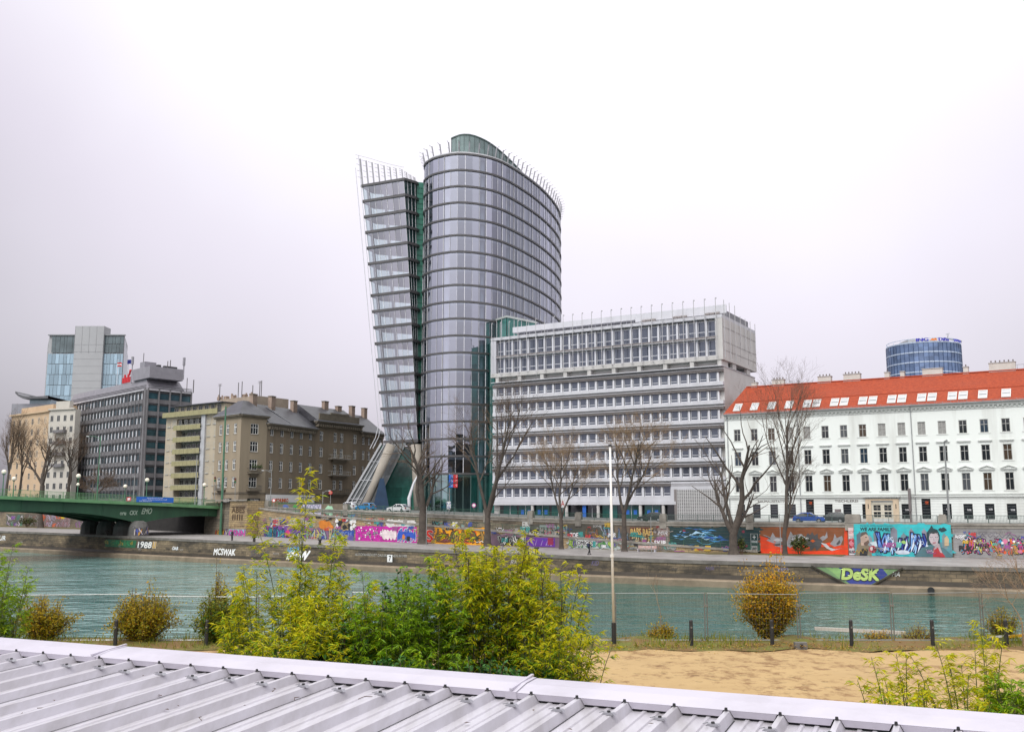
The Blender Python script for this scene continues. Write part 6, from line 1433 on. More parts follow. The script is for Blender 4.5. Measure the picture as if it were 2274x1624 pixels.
for s_ in ((.8, 5.5), (4.5, 4.2)):
    za, Pa = wing(1); zb, Pb = wing(17); A = Pa[0].lerp(Pa[1], s_[0] / 9) + Vector((0, 3)); B = Pb[0].lerp(Pb[1], s_[0] / 9) + Vector((0, 3)); m.tube([(A.x, A.y, za), (B.x, B.y, zb)], .35, 8, core_m)
m.build('wing_columns', uni)
m = MB(); m.prism([(-20.6, 205.0), (-17.6, 206.0), (-15, 214), (-17.5, 220), (-20.2, 214)], STREET, 70.2, gr_m); m.build('recess', uni)
m = MB()
for i in range(60): z = 1 + i * 1.15; m.bar((-20.6, 204.92, z), (-17.6, 205.92, z), .05, .05, M('recess_joint', (.03, .09, .07), .5))
m.build('recess_joints', uni)
# roof screen on the wing: tall fins at the left, low at the right
zt, Pt = wing(1)
for j in range(11):
    m = MB(); u = j / 10; p = Pt[0].lerp(Pt[1], min(1, u / .72)) if u <= .72 else Pt[1].lerp(Pt[2], (u - .72) / .28); h = 5.0 * (1 - u) ** 1.3 + .8; lx = -.115 * h
    m.bar((p.x, p.y, zt - .1), (p.x + lx, p.y, zt + h), .35 - .2 * u, .2, fin)
    for f in (.25, .5, .75, .97): m.bar((p.x + lx * f, p.y, zt + h * f), (p.x + lx * f - .9 + .4 * u, p.y - .3, zt + h * f + .18), .06, .06, fin)
    m.build('wing_roof_fin', uni)
m = MB(); L0 = Pt[0] + Vector((-.9, -.4)); 
pts = [(L0.x - .75, L0.y, zt + 6.6)] + [((Pt[0].lerp(Pt[1], u)).x - .75 * (1 - u), (Pt[0].lerp(Pt[1], u)).y - .4, zt + 6.6 * (1 - u * .72) ** 1.3 + .9 * u) for u in (.25, .5, .75, 1.)]
base = [(L0.x, L0.y, zt)] + [((Pt[0].lerp(Pt[1], u)).x - .1, (Pt[0].lerp(Pt[1], u)).y - .4, zt) for u in (.25, .5, .75, 1.)]
for a in range(4): m.face([base[a], base[a + 1], pts[a + 1], pts[a]], scr); m.bar(pts[a], pts[a + 1], .06, .06, fin)
m.build('wing_roof_screen', uni)
# cables of the outer screen along the leaning left edge, running down into the foot rails
m = MB(); zb_, Pb = wing(17)
for k_, (dx, dy) in enumerate(((-1.0, -.3), (-1.75, .6))):
    a_ = Vector((Pt[0].x + dx, Pt[0].y + dy, zt + (6.5 if k_ == 0 else 4))); b_ = Vector((Pb[0].x + dx + .1, Pb[0].y + dy, zb_ + 3))
    m.tube([a_, a_.lerp(b_, .5), b_, b_ + Vector((-.5, -.2, -2.4)), b_ + Vector((-1.6, -.5, -4.8))], .07, 6, mul_m)
m.build('screen_cables', uni)
# foot: inclined glass ramp roof, concrete legs, green glass hall
zf = zb_ - .85
rail_s = M('foot_rail', (.50, .51, .53), .4, metal=.4); dkg = M('foot_glass', (.13, .14, .145), .45, var=.3, scale=.4, spec=.25, island=.3); legc = M('leg_concrete', (.31, .28, .24), .85, var=.1, scale=.5)
tl, tr = Vector((Pb[0].x - .6, Pb[0].y - .5, zf)), Vector((Pb[1].x - 2.2, Pb[1].y - .2, zf))
bl2, br2 = at(752, 1146, 204.5), at(820, 1130, 202.5); bl2.z = br2.z = STREET
m = MB()
for j in range(6):
    for k in range(7):
        g = lambda u, v: tl.lerp(tr, u).lerp(bl2.lerp(br2, u), v)
        m.face([g(j / 6, k / 7), g(j / 6, (k + 1) / 7), g((j + 1) / 6, (k + 1) / 7), g((j + 1) / 6, k / 7)][::-1], dkg)
m.build('foot_glazing', uni)
m = MB()
for u, wd, up in ((0, .5, .5), (.14, .22, .3), (.30, .28, .3), (.44, .14, .2), (.6, .14, .2)):
    a_, b_ = tl.lerp(tr, u), bl2.lerp(br2, u); n2 = Vector((-.3, -.5, .4)) * up; m.bar(a_ + n2, b_ + n2, wd, wd * .8, rail_s)
for v in (.25, .5, .75): m.bar(g(0, v) + Vector((-.3, -.5, .4)) * .5, g(.45, v) + Vector((-.3, -.5, .4)) * .3, .12, .12, rail_s)
m.build('foot_rails', uni)
m = MB(); lt_, lb_ = at(868, 990, 201.5), at(798, 1140, 200.); lb_.z = STREET; m.tube([lt_ + Z_ * .3, lt_.lerp(lb_, .5), lb_], [1.0, .85, .7], 14, legc); m.build('concrete_leg', uni, smooth=True)
m = MB(); lt_, lb_ = at(924, 990, 203.), at(927, 1140, 202.); lb_.z = STREET; m.tube([lt_ + Z_ * .3, lt_.lerp(lb_, .5), lb_], [1.15, .9, .62], 14, legc); m.build('concrete_leg', uni, smooth=True)
hall = M('hall_glass', (.02, .105, .085), .1, var=.35, scale=.35, spec=.7, island=.3)
m = MB(); hp = [at(846, 990, 205.5), at(930, 990, 206.5)]; hq = [at(806, 1130, 205.), at(938, 1130, 206.)]
for j in range(8):
    for k in range(7):
        g = lambda u, v: hp[0].lerp(hp[1], u).lerp(Vector((hq[0].lerp(hq[1], u).x, hq[0].lerp(hq[1], u).y, STREET)), v)
        m.face([g(j / 8, k / 7), g(j / 8, (k + 1) / 7), g((j + 1) / 8, (k + 1) / 7), g((j + 1) / 8, k / 7)][::-1], hall)
m.build('hall_glazing', uni)
m = MB(); a_ = at(848, 1050, 199); a_.z = 6.2
m.mesh([a_ + Vector((-.4, 0, 0)), a_ + Vector((.4, 0, 0)), Vector((a_.x + 2.0, a_.y, STREET)), Vector((a_.x - 2.2, a_.y, STREET)), a_ + Vector((0, 1.5, 0)), Vector((a_.x, a_.y + 3, STREET))], [(3, 2, 1, 0), (1, 2, 5, 4), (0, 4, 5, 3), (0, 1, 4)], M('tent_blue', (.015, .04, .085), .4, var=.2)); m.build('entrance_canopy', uni)
m = MB(); a_ = at(912, 1128, 198); pts = [Vector((a_.x - .2, a_.y, STREET)), Vector((a_.x - .4, a_.y, 2.2)), Vector((a_.x + .5, a_.y, 5.2)), Vector((a_.x + 1.6, a_.y, 7.4))]; m.tube(pts, [.3, .36, .22, .04], 8, whi); m.build('sail_mast', uni, smooth=True)
# glass link between tower and office slab
link_g = M('link_glass', (.035, .15, .13), .1, var=.35, scale=.3, spec=.7, island=.35)
link = thing('glass_link', 'teal glass stair block between the curved tower and the white office slab', 'building', (-1.1, 197, STREET))
def gl_prism(m, poly, z0, z1, nz, mat, npn=3):
    for a, b in zip(poly, poly[1:]):
        a, b = Vector(a), Vector(b)
        for j in range(npn):
            for k in range(nz):
                p, r = a.lerp(b, j / npn), a.lerp(b, (j + 1) / npn); y0, y1 = z0 + (z1 - z0) * k / nz, z0 + (z1 - z0) * (k + 1) / nz
                m.face([(p.x, p.y, y0), (r.x, r.y, y0), (r.x, r.y, y1), (p.x, p.y, y1)], mat)
m = MB(); gl_prism(m, [(-5.2, 203), (-1.1, 196.4), (5, 203)], 24, 38.6, 4, link_g, 4); gl_prism(m, [(-5.2, 203), (-4.4, 196), (-3.4, 191.5)], STREET, 33.5, 10, link_g, 2); m.build('glazing', link)
m = MB(); m.prism([(-5.4, 203), (-1.1, 196.1), (5.3, 203)], 38.6, 39., M('link_roof', (.45, .48, .47), .5)); m.build('roof', link)
m = MB()
for u in range(5):
    for (a, b) in (((-5.2, 203), (-1.1, 196.4)), ((-1.1, 196.4), (5, 203))):
        p = Vector(a).lerp(Vector(b), u / 4); m.bar((p.x, p.y - .06, 24), (p.x, p.y - .06, 38.6), .1, .1, mul_m)
m.build('mullions', link)
# ================================================================== brown corner house
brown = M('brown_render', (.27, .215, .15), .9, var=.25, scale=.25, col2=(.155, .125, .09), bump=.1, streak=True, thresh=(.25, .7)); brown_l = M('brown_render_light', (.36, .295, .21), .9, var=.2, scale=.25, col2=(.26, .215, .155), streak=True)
btrim = M('brown_trim', (.17, .145, .11), .85, var=.2); bfr = M('brown_window_frame', (.80, .80, .77), .5, var=.08); droof = M('dark_slate_roof', (.055, .055, .065), .45, var=.35, scale=.6); zinc = M('zinc_edge', (.30, .31, .33), .45)
K0 = Vector((-59.4, 215.0)); K1 = Vector((-67.2, 222.5)); 
b_house = thing('brown_corner_house', 'dark brown corner tenement with white windows, balconies and slate roofs', 'apartment house', (K0.x, K0.y, STREET))
pa = at(591, 1000, 221); G0 = Vector((pa.x, pa.y)); pb = at(699, 1000, 237.5); G1 = Vector((pb.x, pb.y)); pc = at(800, 1000, 252); G2 = Vector((pc.x, pc.y)); pd = at(850, 1000, 262); G3 = Vector((pd.x, pd.y))
bwin = unit_window('window', bfr, glass_d, 1.25, 2.3, .1, .15, 1, (.36,), 1, 0, btrim); bwid = unit_window('window', bfr, glass_d, 2.2, 2.3, .1, .12, 2, (.36,), 1, 0, btrim)
bl_w = unit_window('balcony_door', bfr, glass_d, 1.2, 2.9, .1, .12, 1, (.3,), 0, 0, btrim)
lev = [16.5, 12.6, 8.6, 4.75]      # window sills relative to the camera height
def brick_face(fr, zt, wins, mat, lvls=lev, extra=None, y=0.):
    m = MB(); holes = []
    for z in lvls:
        for (x, p_, w_) in wins: holes.append((x - w_ / 2, x + w_ / 2, z, z + 2.3))
    wall_with_holes(m, fr, fr.L, STREET - .5, zt, holes, mat, .2); m.build('wall', b_house)
    for z in lvls:
        for (x, p_, w_) in wins: place(p_, b_house, fr, x, .1, z)
FA = Fr(K1, K0); FB = Fr(K0, G0); FC = Fr(G0, G1); FD = Fr(G1, G2); FE = Fr(G2, G3)
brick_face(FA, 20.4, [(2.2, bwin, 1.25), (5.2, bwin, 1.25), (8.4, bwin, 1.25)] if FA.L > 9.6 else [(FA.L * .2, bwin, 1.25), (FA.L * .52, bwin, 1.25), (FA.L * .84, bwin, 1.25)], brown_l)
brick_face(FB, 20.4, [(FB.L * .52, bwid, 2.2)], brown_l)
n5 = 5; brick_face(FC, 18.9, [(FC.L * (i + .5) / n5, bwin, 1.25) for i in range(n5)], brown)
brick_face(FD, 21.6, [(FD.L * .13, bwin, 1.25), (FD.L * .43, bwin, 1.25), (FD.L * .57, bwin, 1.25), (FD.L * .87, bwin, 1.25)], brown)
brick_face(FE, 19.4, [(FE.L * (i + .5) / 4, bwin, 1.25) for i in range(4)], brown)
for p_ in (bwin, bwid, bl_w): drop(p_)
def cornice(fr, z, d=.7, dent=0, name='cornice'):
    m = MB(); m.box(-.3, fr.L + .3, -d, .3, z, z + .3, btrim, fr); m.box(-.15, fr.L + .15, -d * .6, -.003, z - .3, z - .003, btrim, fr); m.box(-.35, fr.L + .35, -d - .1, .3, z + .3, z + .42, zinc, fr)
    if dent:
        for i in range(int(fr.L / dent)): m.box(.2 + i * dent, .2 + i * dent + dent * .45, -d * .9, -.003, z - 1.0, z - .31, btrim, fr)
    m.build(name, b_house)
cornice(FA, 20.4); cornice(FB, 20.4); cornice(FC, 18.9, .8, .8); cornice(FD, 20.9, .9, .8); cornice(FE, 19.4, .8, .8)
for fr in (FA, FB, FC, FD):
    m = MB(); m.box(0, fr.L, -.15, -.003, 3.4, 3.75, btrim, fr); m.build('string_course', b_house)
def hip(poly, z, h, inset, mat, name='roof'):
    c = sum((Vector(p) for p in poly), Vector((0, 0))) / len(poly); top = [c + (Vector(p) - c) * inset for p in poly]; m = MB()
    for i in range(len(poly)): a, b = poly[i], poly[(i + 1) % len(poly)]; ta, tb = top[i], top[(i + 1) % len(poly)]; m.face([(a[0], a[1], z), (b[0], b[1], z), (tb.x, tb.y, z + h), (ta.x, ta.y, z + h)], mat)
    m.face([(p.x, p.y, z + h) for p in top], mat); return m.build(name, b_house)
off = lambda fr, x, y: tuple(fr.p(x, y, 0).xy)
hip([off(FA, -.5, -.6), off(FA, FA.L + .5, -.6), off(FB, FB.L + .3, -.5), off(FB, FB.L, 11), off(FA, -.5, 11)], 20.82, 3.6, .18, droof)
def gable(fr, z, h, dep, x0=0, x1=None):
    x1 = fr.L if x1 is None else x1; m = MB(); m.face([fr.p(x0, -.7, z), fr.p(x1, -.7, z), fr.p(x1, dep, z + h), fr.p(x0, dep, z + h)], droof); m.face([fr.p(x0, dep, z + h), fr.p(x1, dep, z + h), fr.p(x1, dep * 2, z), fr.p(x0, dep * 2, z)], droof)
    for x in (x0, x1): m.face([fr.p(x, -.7, z), fr.p(x, dep, z + h), fr.p(x, dep * 2, z)], droof)
    return m.build('roof', b_house)
ra = gable(FC, 19.35, 4.8, 6); rb = gable(FD, 21.35, 4.2, 6); rc = gable(FE, 19.85, 5, 6)
m = MB(); m.box(1, FD.L - 1, -.3, 0, 21.35, 23.2, btrim, FD); m.box(FD.L * .3, FD.L * .7, -.35, 0, 23.2, 23.6, btrim, FD); m.build('attic_wall', b_house)
chb = M('chimney_brown', (.30, .225, .18), .85, var=.2, scale=.8)
def bch(fr, x, y, z0, z1, par, w2=1.5): m = MB(); m.box(x - w2 / 2, x + w2 / 2, y, y + 1, z0, z1, chb, fr); m.box(x - w2 / 2 - .1, x + w2 / 2 + .1, y - .1, y + 1.1, z1, z1 + .18, btrim, fr); m.build('chimney', par)
for fr, x, y, z0, z1, p_ in ((FC, 1.0, 4.5, 22, 26., ra), (FC, FC.L * .42, 4.5, 22, 26.2, ra), (FC, FC.L * .9, 4.8, 22, 26., ra), (FD, FD.L * .55, 5, 24, 27., rb), (FD, FD.L * .85, 5, 24, 26.2, rb), (FE, 2.5, 4, 22, 26.6, rc), (FE, 10, 5, 22, 26.8, rc)): bch(fr, x, y, z0, z1, p_)
m = MB()
for fr, x in ((FC, FC.L * .5), (FE, 4)): m.bar(fr.p(x, -.6, 19.45), fr.p(x - 3.2, 5, 23.6), .35, .12, zinc)
m.build('roof_ridges', ra)
# side wall under the left face and the rear
m = MB(); m.face([FA.p(0, 0, STREET - .5), FA.p(0, 12, STREET - .5), FA.p(0, 12, 20.4), FA.p(0, 0, 20.4)][::-1], brown_l); m.build('wall', b_house)
irn = M('balcony_iron', (.05, .055, .055), .6); irw = M('balcony_iron_pale', (.42, .43, .42), .5)
def balcony(fr, x, w2, z, mat=irn, solid=None, d=1.1, nb=10):
    m = MB(); m.box(x - w2 / 2, x + w2 / 2, -d, -.003, z - .22, z, btrim, fr); m.mesh([fr.p(x - w2 * .35, -d * .7, z - .22), fr.p(x + w2 * .35, -d * .7, z - .22), fr.p(x + w2 * .3, -.003, z - 1.1), fr.p(x - w2 * .3, -.003, z - 1.1), fr.p(x + w2 * .3, -.003, z - .22), fr.p(x - w2 * .3, -.003, z - .22)], [(0, 1, 2, 3), (1, 4, 2), (0, 3, 5), (0, 5, 4, 1)], btrim); o = m.build('balcony', b_house)
    m = MB(); 
    for zz in (.08, 1.0): m.bar(fr.p(x - w2 / 2, -d, z + zz), fr.p(x + w2 / 2, -d, z + zz), .06, .06, mat); m.bar(fr.p(x - w2 / 2, -d, z + zz), fr.p(x - w2 / 2, 0, z + zz), .06, .06, mat); m.bar(fr.p(x + w2 / 2, -d, z + zz), fr.p(x + w2 / 2, 0, z + zz), .06, .06, mat)
    for i in range(nb + 1): p = fr.p(x - w2 / 2 + w2 * i / nb, -d, z + .08); m.bar(p, p + Z_ * .92, .05, .05, mat)
    m.build('balcony_railing', o); return o
balcony(FA, FA.L * .36, 3.2, 4.3); balcony(FB, FB.L * .52, 3.4, 4.2); o = balcony(FB, FB.L * .52, 3.2, 8.0)
m = MB(); q2 = random.Random(1); lf = M_leaf('balcony_leaves', (.02, .045, .01), (.06, .09, .02), .2)
for i in range(160): p = FB.p(FB.L * .52 + q2.uniform(-1.2, 1.6), -1. + q2.gauss(0, .15), 9.0 + abs(q2.gauss(0, .4))); a = q2.uniform(0, 6); m.face([p, p + Vector((.2 * cos(a), .1, .2 * sin(a))), p + Vector((.05, .1, .25))], lf)
m.build('plants', o)
for i, z in enumerate((3.9, 8.3, 12.3)): balcony(FD, FD.L * .5, FD.L * .42, z, irn if i == 0 else irw)
# shop front
m = MB(); m.box(.3, FC.L - .3, -.5, -.003, 1.5, 3.3, wp, FC); m.build('shop_fascia', b_house)
m = MB(); m.box(.3, FC.L - .3, -.52, -.003, .95, 1.49, M('fascia_green', (.22, .38, .10), .5), FC); m.build('shop_stripe', b_house)
P = Paint(lambda x, z, l: FC.p(x, -.5 - l, z)); P.text('SCHUNKO', FC.L * .18, 1.62, FC.L * .25, .8, (.70, .12, .02), 1, bold=.06); P.text('GLUTIC', FC.L * .70, 1.8, FC.L * .22, 1.1, (.12, .11, .13), 1, bold=.04); P.build(b_house, 'lettering', 'red and black shop lettering on the white fascia')
m = MB(); m.box(.3, FC.L - .3, -.05, -.003, -1.6, .9, glass_d, FC); m.build('shop_window', b_house)
for fr, x, tx in ((FA, FA.L * .62, 'CAFE BAR'), (FB, FB.L * .55, 'JALIWA')):
    m = MB(); m.box(x - 1.6, x + 1.6, -.5, -.2, 1.3, 2.4, blk, fr); o = m.build('sign_board', b_house); P = Paint(lambda xx, z, l: fr.p(x + xx, -.5 - l, z)); P.text(tx, -1.2, 1.65, 2.4, .55, (.75, .72, .68), 1, bold=.04); P.build(o, 'lettering')
# ================================================================== balcony apartment block
Y0 = at(366, 1000, 251); Y1 = at(486, 1000, 238); FY = Fr((Y0.x, Y0.y), (Y1.x, Y1.y))
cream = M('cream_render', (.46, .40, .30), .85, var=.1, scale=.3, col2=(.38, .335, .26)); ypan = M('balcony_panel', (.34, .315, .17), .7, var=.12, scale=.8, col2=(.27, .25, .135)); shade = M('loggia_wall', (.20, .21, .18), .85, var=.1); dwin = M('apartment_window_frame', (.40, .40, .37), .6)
ap = thing('balcony_apartment_block', 'cream apartment block with yellow balcony bands between the grey and the brown building', 'apartment house', FY.p(FY.L / 2, 0, STREET))
topz = at(486, 891, 238).z; Ly = FY.L; fhs = 2.98
xb0, xb1 = Ly * .205, Ly * .70
m = MB(); lv_y = [topz - 3.1 - fhs * (i + 1) for i in range(8)]; top_wall = topz - 2.6
holes = [(xb0, xb1, lv_y[-1], lv_y[0] + 2.7)]
wall_with_holes(m, FY, Ly, STREET - 1, top_wall, holes, cream, 1.6); m.face([FY.p(Ly, 0, STREET), FY.p(Ly, 14, STREET), FY.p(Ly, 14, top_wall), FY.p(Ly, 0, top_wall)], cream); m.face([FY.p(0, 0, STREET), FY.p(0, 14, STREET), FY.p(0, 14, top_wall), FY.p(0, 0, top_wall)][::-1], cream); m.face([FY.p(0, 0, top_wall), FY.p(Ly, 0, top_wall), FY.p(Ly, 14, top_wall), FY.p(0, 14, top_wall)], cream)
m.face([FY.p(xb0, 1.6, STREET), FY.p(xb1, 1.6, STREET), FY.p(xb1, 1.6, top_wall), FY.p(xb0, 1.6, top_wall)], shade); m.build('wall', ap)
awin = unit_window('window', dwin, glass_d, 1.15, 1.5, .1, .09, 1, (), 1); awd = unit_window('window', dwin, glass_d, 1.5, 2.1, .1, .09, 1, (), 0)
for i, z in enumerate(lv_y):
    for x in (Ly * .06, Ly * .15, Ly * .80, Ly * .93): place(awin, ap, FY, x, -.03, z + .8)
    for k in range(5): place(awd, ap, FY, xb0 + (xb1 - xb0) * (k + .5) / 5, 1.45, z + .3)
    m = MB(); m.box(xb0 - .1, xb1 + .1, -.9, 1.59, z - .18, z, conc, FY); m.build('balcony_slab', ap)
    m = MB(); 
    for k in range(7): a, b = xb0 - .1 + (xb1 - xb0 + .2) * k / 7, xb0 - .1 + (xb1 - xb0 + .2) * (k + 1) / 7; m.box(a + .03, b - .03, -.98, -.92, z - .25, z + .98, ypan, FY)
    m.box(xb0 - .1, xb1 + .1, -1.0, -.9, z + 1.0, z + 1.06, dwin, FY); m.build('balcony_parapet', ap)
z = topz - 3.1
for x in [Ly * (.06 + .105 * k) for k in range(9)]: place(awin, ap, FY, x, -.03, z - 2.1)
m = MB(); m.box(-.3, Ly + .1, -1.0, .5, top_wall - .2, top_wall + .0, conc, FY); m.build('terrace_slab', ap)
m = MB()
for k in range(12): a, b = -.3 + (Ly + .4) * k / 12, -.3 + (Ly + .4) * (k + 1) / 12; m.box(a + .02, b - .02, -1.06, -1.0, top_wall - .3, top_wall + .95, ypan, FY)
m.build('balcony_parapet', ap)
m = MB(); m.box(1.6, Ly - .02, 1.2, 13, top_wall + .01, topz - .15, cream, FY); m.build('attic_storey', ap)
m = MB(); m.box(1.0, Ly + .2, .1, 13.5, topz - .15, topz + .1, droof, FY); m.build('roof', ap)
for k in range(8): place(awd, ap, FY, 2.6 + (Ly - 3.4) * k / 7.5, 1.05, top_wall + .2)
drop(awin); drop(awd)
m = MB(); m.box(xb1 - .2, xb1 + 1.3, -.5, .05, STREET, lv_y[0] + 3.3, M('stair_strip', (.42, .43, .45), .6), FY); m.build('stair_strip', ap)
# the taller rear part with chimneys and aerials
m = MB(); m.box(Ly * .62, Ly + 6, 6, 16, topz - 6, topz + 1.6, M('rear_render', (.34, .28, .22), .85, var=.15), FY); rear = m.build('rear_block', ap)
ant = M('aerial_metal', (.10, .09, .09), .6); q3 = random.Random(8)
m = MB()
for i in range(13):
    x = Ly * (.5 + .7 * i / 12); h = q3.choice((1.2, 1.6, 3.2, 4.2)); p = FY.p(x, 6.4 + q3.random() * 3, topz + 1.5); m.tube([p, p + Z_ * h], .1 if h > 2 else .2, 6, ant if h > 2 else chb)
    if h > 2 and i % 2:
        for k in range(3): m.bar(p + Z_ * (h - .25 * k) - FY.u * .8, p + Z_ * (h - .25 * k) + FY.u * .8, .05, .05, ant)
    m.build('aerial', rear); m = MB()
for x in (.5, .62, .75, .95, 1.08): m = MB(); m.box(Ly * x, Ly * x + 1.1, 7, 8, topz + 1.6, topz + 2.5, chb, FY); m.build('chimney', rear)
# ================================================================== grey office block
Kg = at(328, 857, 263); Kl = at(140, 897, 307); Kr = at(424, 867, 273)
FL = Fr((Kl.x, Kl.y), (Kg.x, Kg.y)); FR = Fr((Kg.x, Kg.y), (Kr.x, Kr.y)); zg = Kg.z
gcon = M('grey_precast', (.19, .185, .195), .75, var=.12, scale=.4, col2=(.13, .125, .132)); gdark = M('grey_dark_band', (.055, .055, .06), .6, var=.1); gwhi = M('grey_white_blind', (.62, .64, .68), .5, var=.06)
gob = thing('grey_office_block', 'dark grey office block with rows of small windows and antennas on its roof', 'office building', (Kg.x, Kg.y, STREET))
m = MB(); cA, cB, cC = FL.p(0, 0, 0), FL.p(FL.L, 0, 0), FR.p(FR.L, 0, 0); cD = cC + (cA - cB)
m.prism([(cA.x, cA.y), (cB.x, cB.y), (cC.x, cC.y), (cD.x, cD.y)], STREET, zg - .6, gcon); m.build('body', gob)
fg = 3.32; nfl = 10; gy = M('grey_window_glass', (.035, .06, .075), .08, var=.4, scale=.4, spec=.7, metal=.1)
cnt = 0; st2 = MB(); gy2 = M('wide_window_glass', (.02, .06, .075), .07, var=.5, scale=.3, spec=.8)
bays = 26
for i in range(nfl):
    z = zg - 1.0 - fg * (i + 1)
    for fr in (FL, FR):
        m = MB(); m.box(0, fr.L, -.14, -.003, z - .1, z + 1.0, gcon, fr)
        for k in range(3): m.box(0, fr.L, -.2, -.143, z + 2.72 + .2 * k, z + 2.82 + .2 * k, gdark, fr)
        m.box(0, fr.L, -.14, -.003, z + 2.7, z + 3.2, gdark, fr); m.build('spandrel_band', gob)
    for k in range(bays):
        x = FL.L * (k + .5) / bays; g = MB() if k >= bays - 8 or cnt < 0 else st2
        w_ = FL.L / bays; mt = gwhi if ((k + i) % 2 == 0 or rnd.random() < .12) and i < 7 else gy
        g2 = MB() if (k >= bays - 9) else None; tgt = g2 or st2
        tgt.box(x - w_ * .36, x + w_ * .02, -.06, -.003, z + 1.05, z + 2.65, gy, FL); tgt.box(x + w_ * .04, x + w_ * .36, -.06, -.003, z + 1.05, z + 2.65, gwhi if i < 7 and rnd.random() > .1 else gy, FL)
        if g2: g2.build('window', gob); cnt += 1
    for k in range(4):
        x = FR.L * (k + .5) / 4; m = MB(); w_ = FR.L / 4; m.box(x - w_ * .44, x + w_ * .44, -.06, -.003, z + 1.05, z + 2.65, gy2 if i < 6 else gy, FR); m.build('wide_window', gob)
o = st2.build('window_rows', gob); o['kind'] = 'stuff'
m = MB()
for k in range(bays + 1): x = FL.L * k / bays; m.box(x - .12, x + .12, -.26, -.05, STREET, zg - .5, gcon, FL)
for k in range(5): x = FR.L * k / 4; m.box(x - .16, x + .16, -.5, -.05, STREET, zg - .5, gcon, FR)
m.box(FL.L - .9, FL.L + .1, -.6, 0, STREET, zg - .45, gcon, FL); m.build('fins', gob)
m = MB(); m.box(0, FL.L + .3, -.4, .2, zg - 1.0, zg - .55, M('grey_light_band', (.48, .47, .50), .6), FL); m.box(0, FR.L, -.4, .2, zg - 1.0, zg - .55, M('grey_light_band', (.48, .47, .50)), FR)
for k in range(3): m.box(0, FR.L, -.5, -.4, zg - .5 + .35 * k, zg - .35 + .35 * k, gdark, FR); m.box(0, FL.L, -.5, -.4, zg - .5 + .35 * k, zg - .35 + .35 * k, gdark, FL)
m.build('parapet', gob)
e1, e2 = (cB - cA).normalized(), (cC - cB).normalized()
def rb_(m, base, a, b, z0, z1, mat, tp=0.): # block on the roof, a along the left face from the corner, b along the right face
    P = [base - e1 * a[0] + e2 * b[0], base - e1 * a[0] + e2 * b[1], base - e1 * a[1] + e2 * b[1], base - e1 * a[1] + e2 * b[0]]
    c = sum(P, Vector((0, 0, 0))) / 4; m.mesh([(p.x, p.y, z0) for p in P] + [(c.x + (p.x - c.x) * (1 - tp), c.y + (p.y - c.y) * (1 - tp), z1) for p in P], [(0, 1, 2, 3), (7, 6, 5, 4), (0, 4, 5, 1), (1, 5, 6, 2), (2, 6, 7, 3), (3, 7, 4, 0)], mat)
slm = M('plant_grey', (.26, .25, .28), .6, var=.12); m = MB(); rb_(m, cB, (1.5, FL.L - 2), (1, FR.L - 1), zg - .55, zg + 2.6, slm, .1); m.build('set_back_storey', gob)
m = MB(); rb_(m, cB, (1, 12), (.8, FR.L - 2.2), zg + 2.6, zg + 5.8, slm); m.build('plant_room', gob)
m = MB(); rb_(m, cB, (6, 9), (1.5, 5), zg + 5.8, zg + 7.6, slm); rb_(m, cB, (5, 11), (5, 6), zg + 5.8, zg + 7., gdark); rb_(m, cB, (3, 4), (6, 10), zg + 5.8, zg + 6.6, gdark); m.build('roof_units', gob)
m = MB()
for a, b, z0, z1, r in ((13, 1, zg + 2, zg + 9.6, .16), (8, 2, zg + 7, zg + 10.2, .1), (3, 7, zg + 5.8, zg + 8, .12), (3.4, 8, zg + 5.8, zg + 8.4, .12), (1, 11, zg + 3, zg + 9.2, .18), (.5, 12, zg - .5, zg + 3.5, .1), (.4, 14, zg - .5, zg + 3.2, .14)):
    m = MB(); p = cB - e1 * a + e2 * b; m.tube([(p.x, p.y, z0), (p.x, p.y, z1)], r, 6, ant if r < .15 else slm)
    if r > .15: m.tube([(p.x, p.y, z1 - 2.2), (p.x, p.y, z1)], .38, 8, slm)
    m.build('antenna', gob)
m = MB(); p = FL.p(FL.L - 20, 1.5, zg + 2.7)
for k in range(5): pp = p + FL.u * k * 1.1; m.tube([pp, pp + Z_ * (1.6 + (k % 2) * .8)], .3, 6, red)
m.tube([p + FL.u * 4 + Z_ * 2, p + FL.u * 4.6 + Z_ * 3.4, p + FL.u * 5.4 + Z_ * 3.2], .3, 6, red); m.build('red_roof_letters', gob)
# ================================================================== far pale glass hotel tower
Ys = 400.; k1 = lambda px, py: at(px, py, Ys)
sg = thing('pale_glass_tower', 'tall pale grey glass hotel tower in the distance on the left', 'tower', (k1(200, 900).x, Ys, STREET))
sgl = M('hotel_glass', (.28, .385, .46), .25, metal=.15, var=.12, scale=.05, island=.22); sgy = M('hotel_grey_panel', (.34, .345, .355), .6, var=.06, scale=.1, island=.06); sdk = M('hotel_dark_glass', (.10, .13, .14), .15, var=.3, scale=.2)
xl, xc0, xc1, xr = k1(116, 742).x, k1(168, 742).x, k1(232, 742).x, k1(275, 742).x; zt_ = k1(200, 742).z; zc_ = k1(200, 724).z
m = MB(); m.prism([(xl - 1.5, Ys + 1), (xr, Ys + 1), (xr - 8.5, Ys + 26), (xl - 14, Ys + 26)], STREET, zt_ - .5, sgy); m.build('body', sg)
q4 = random.Random(6); m = MB()
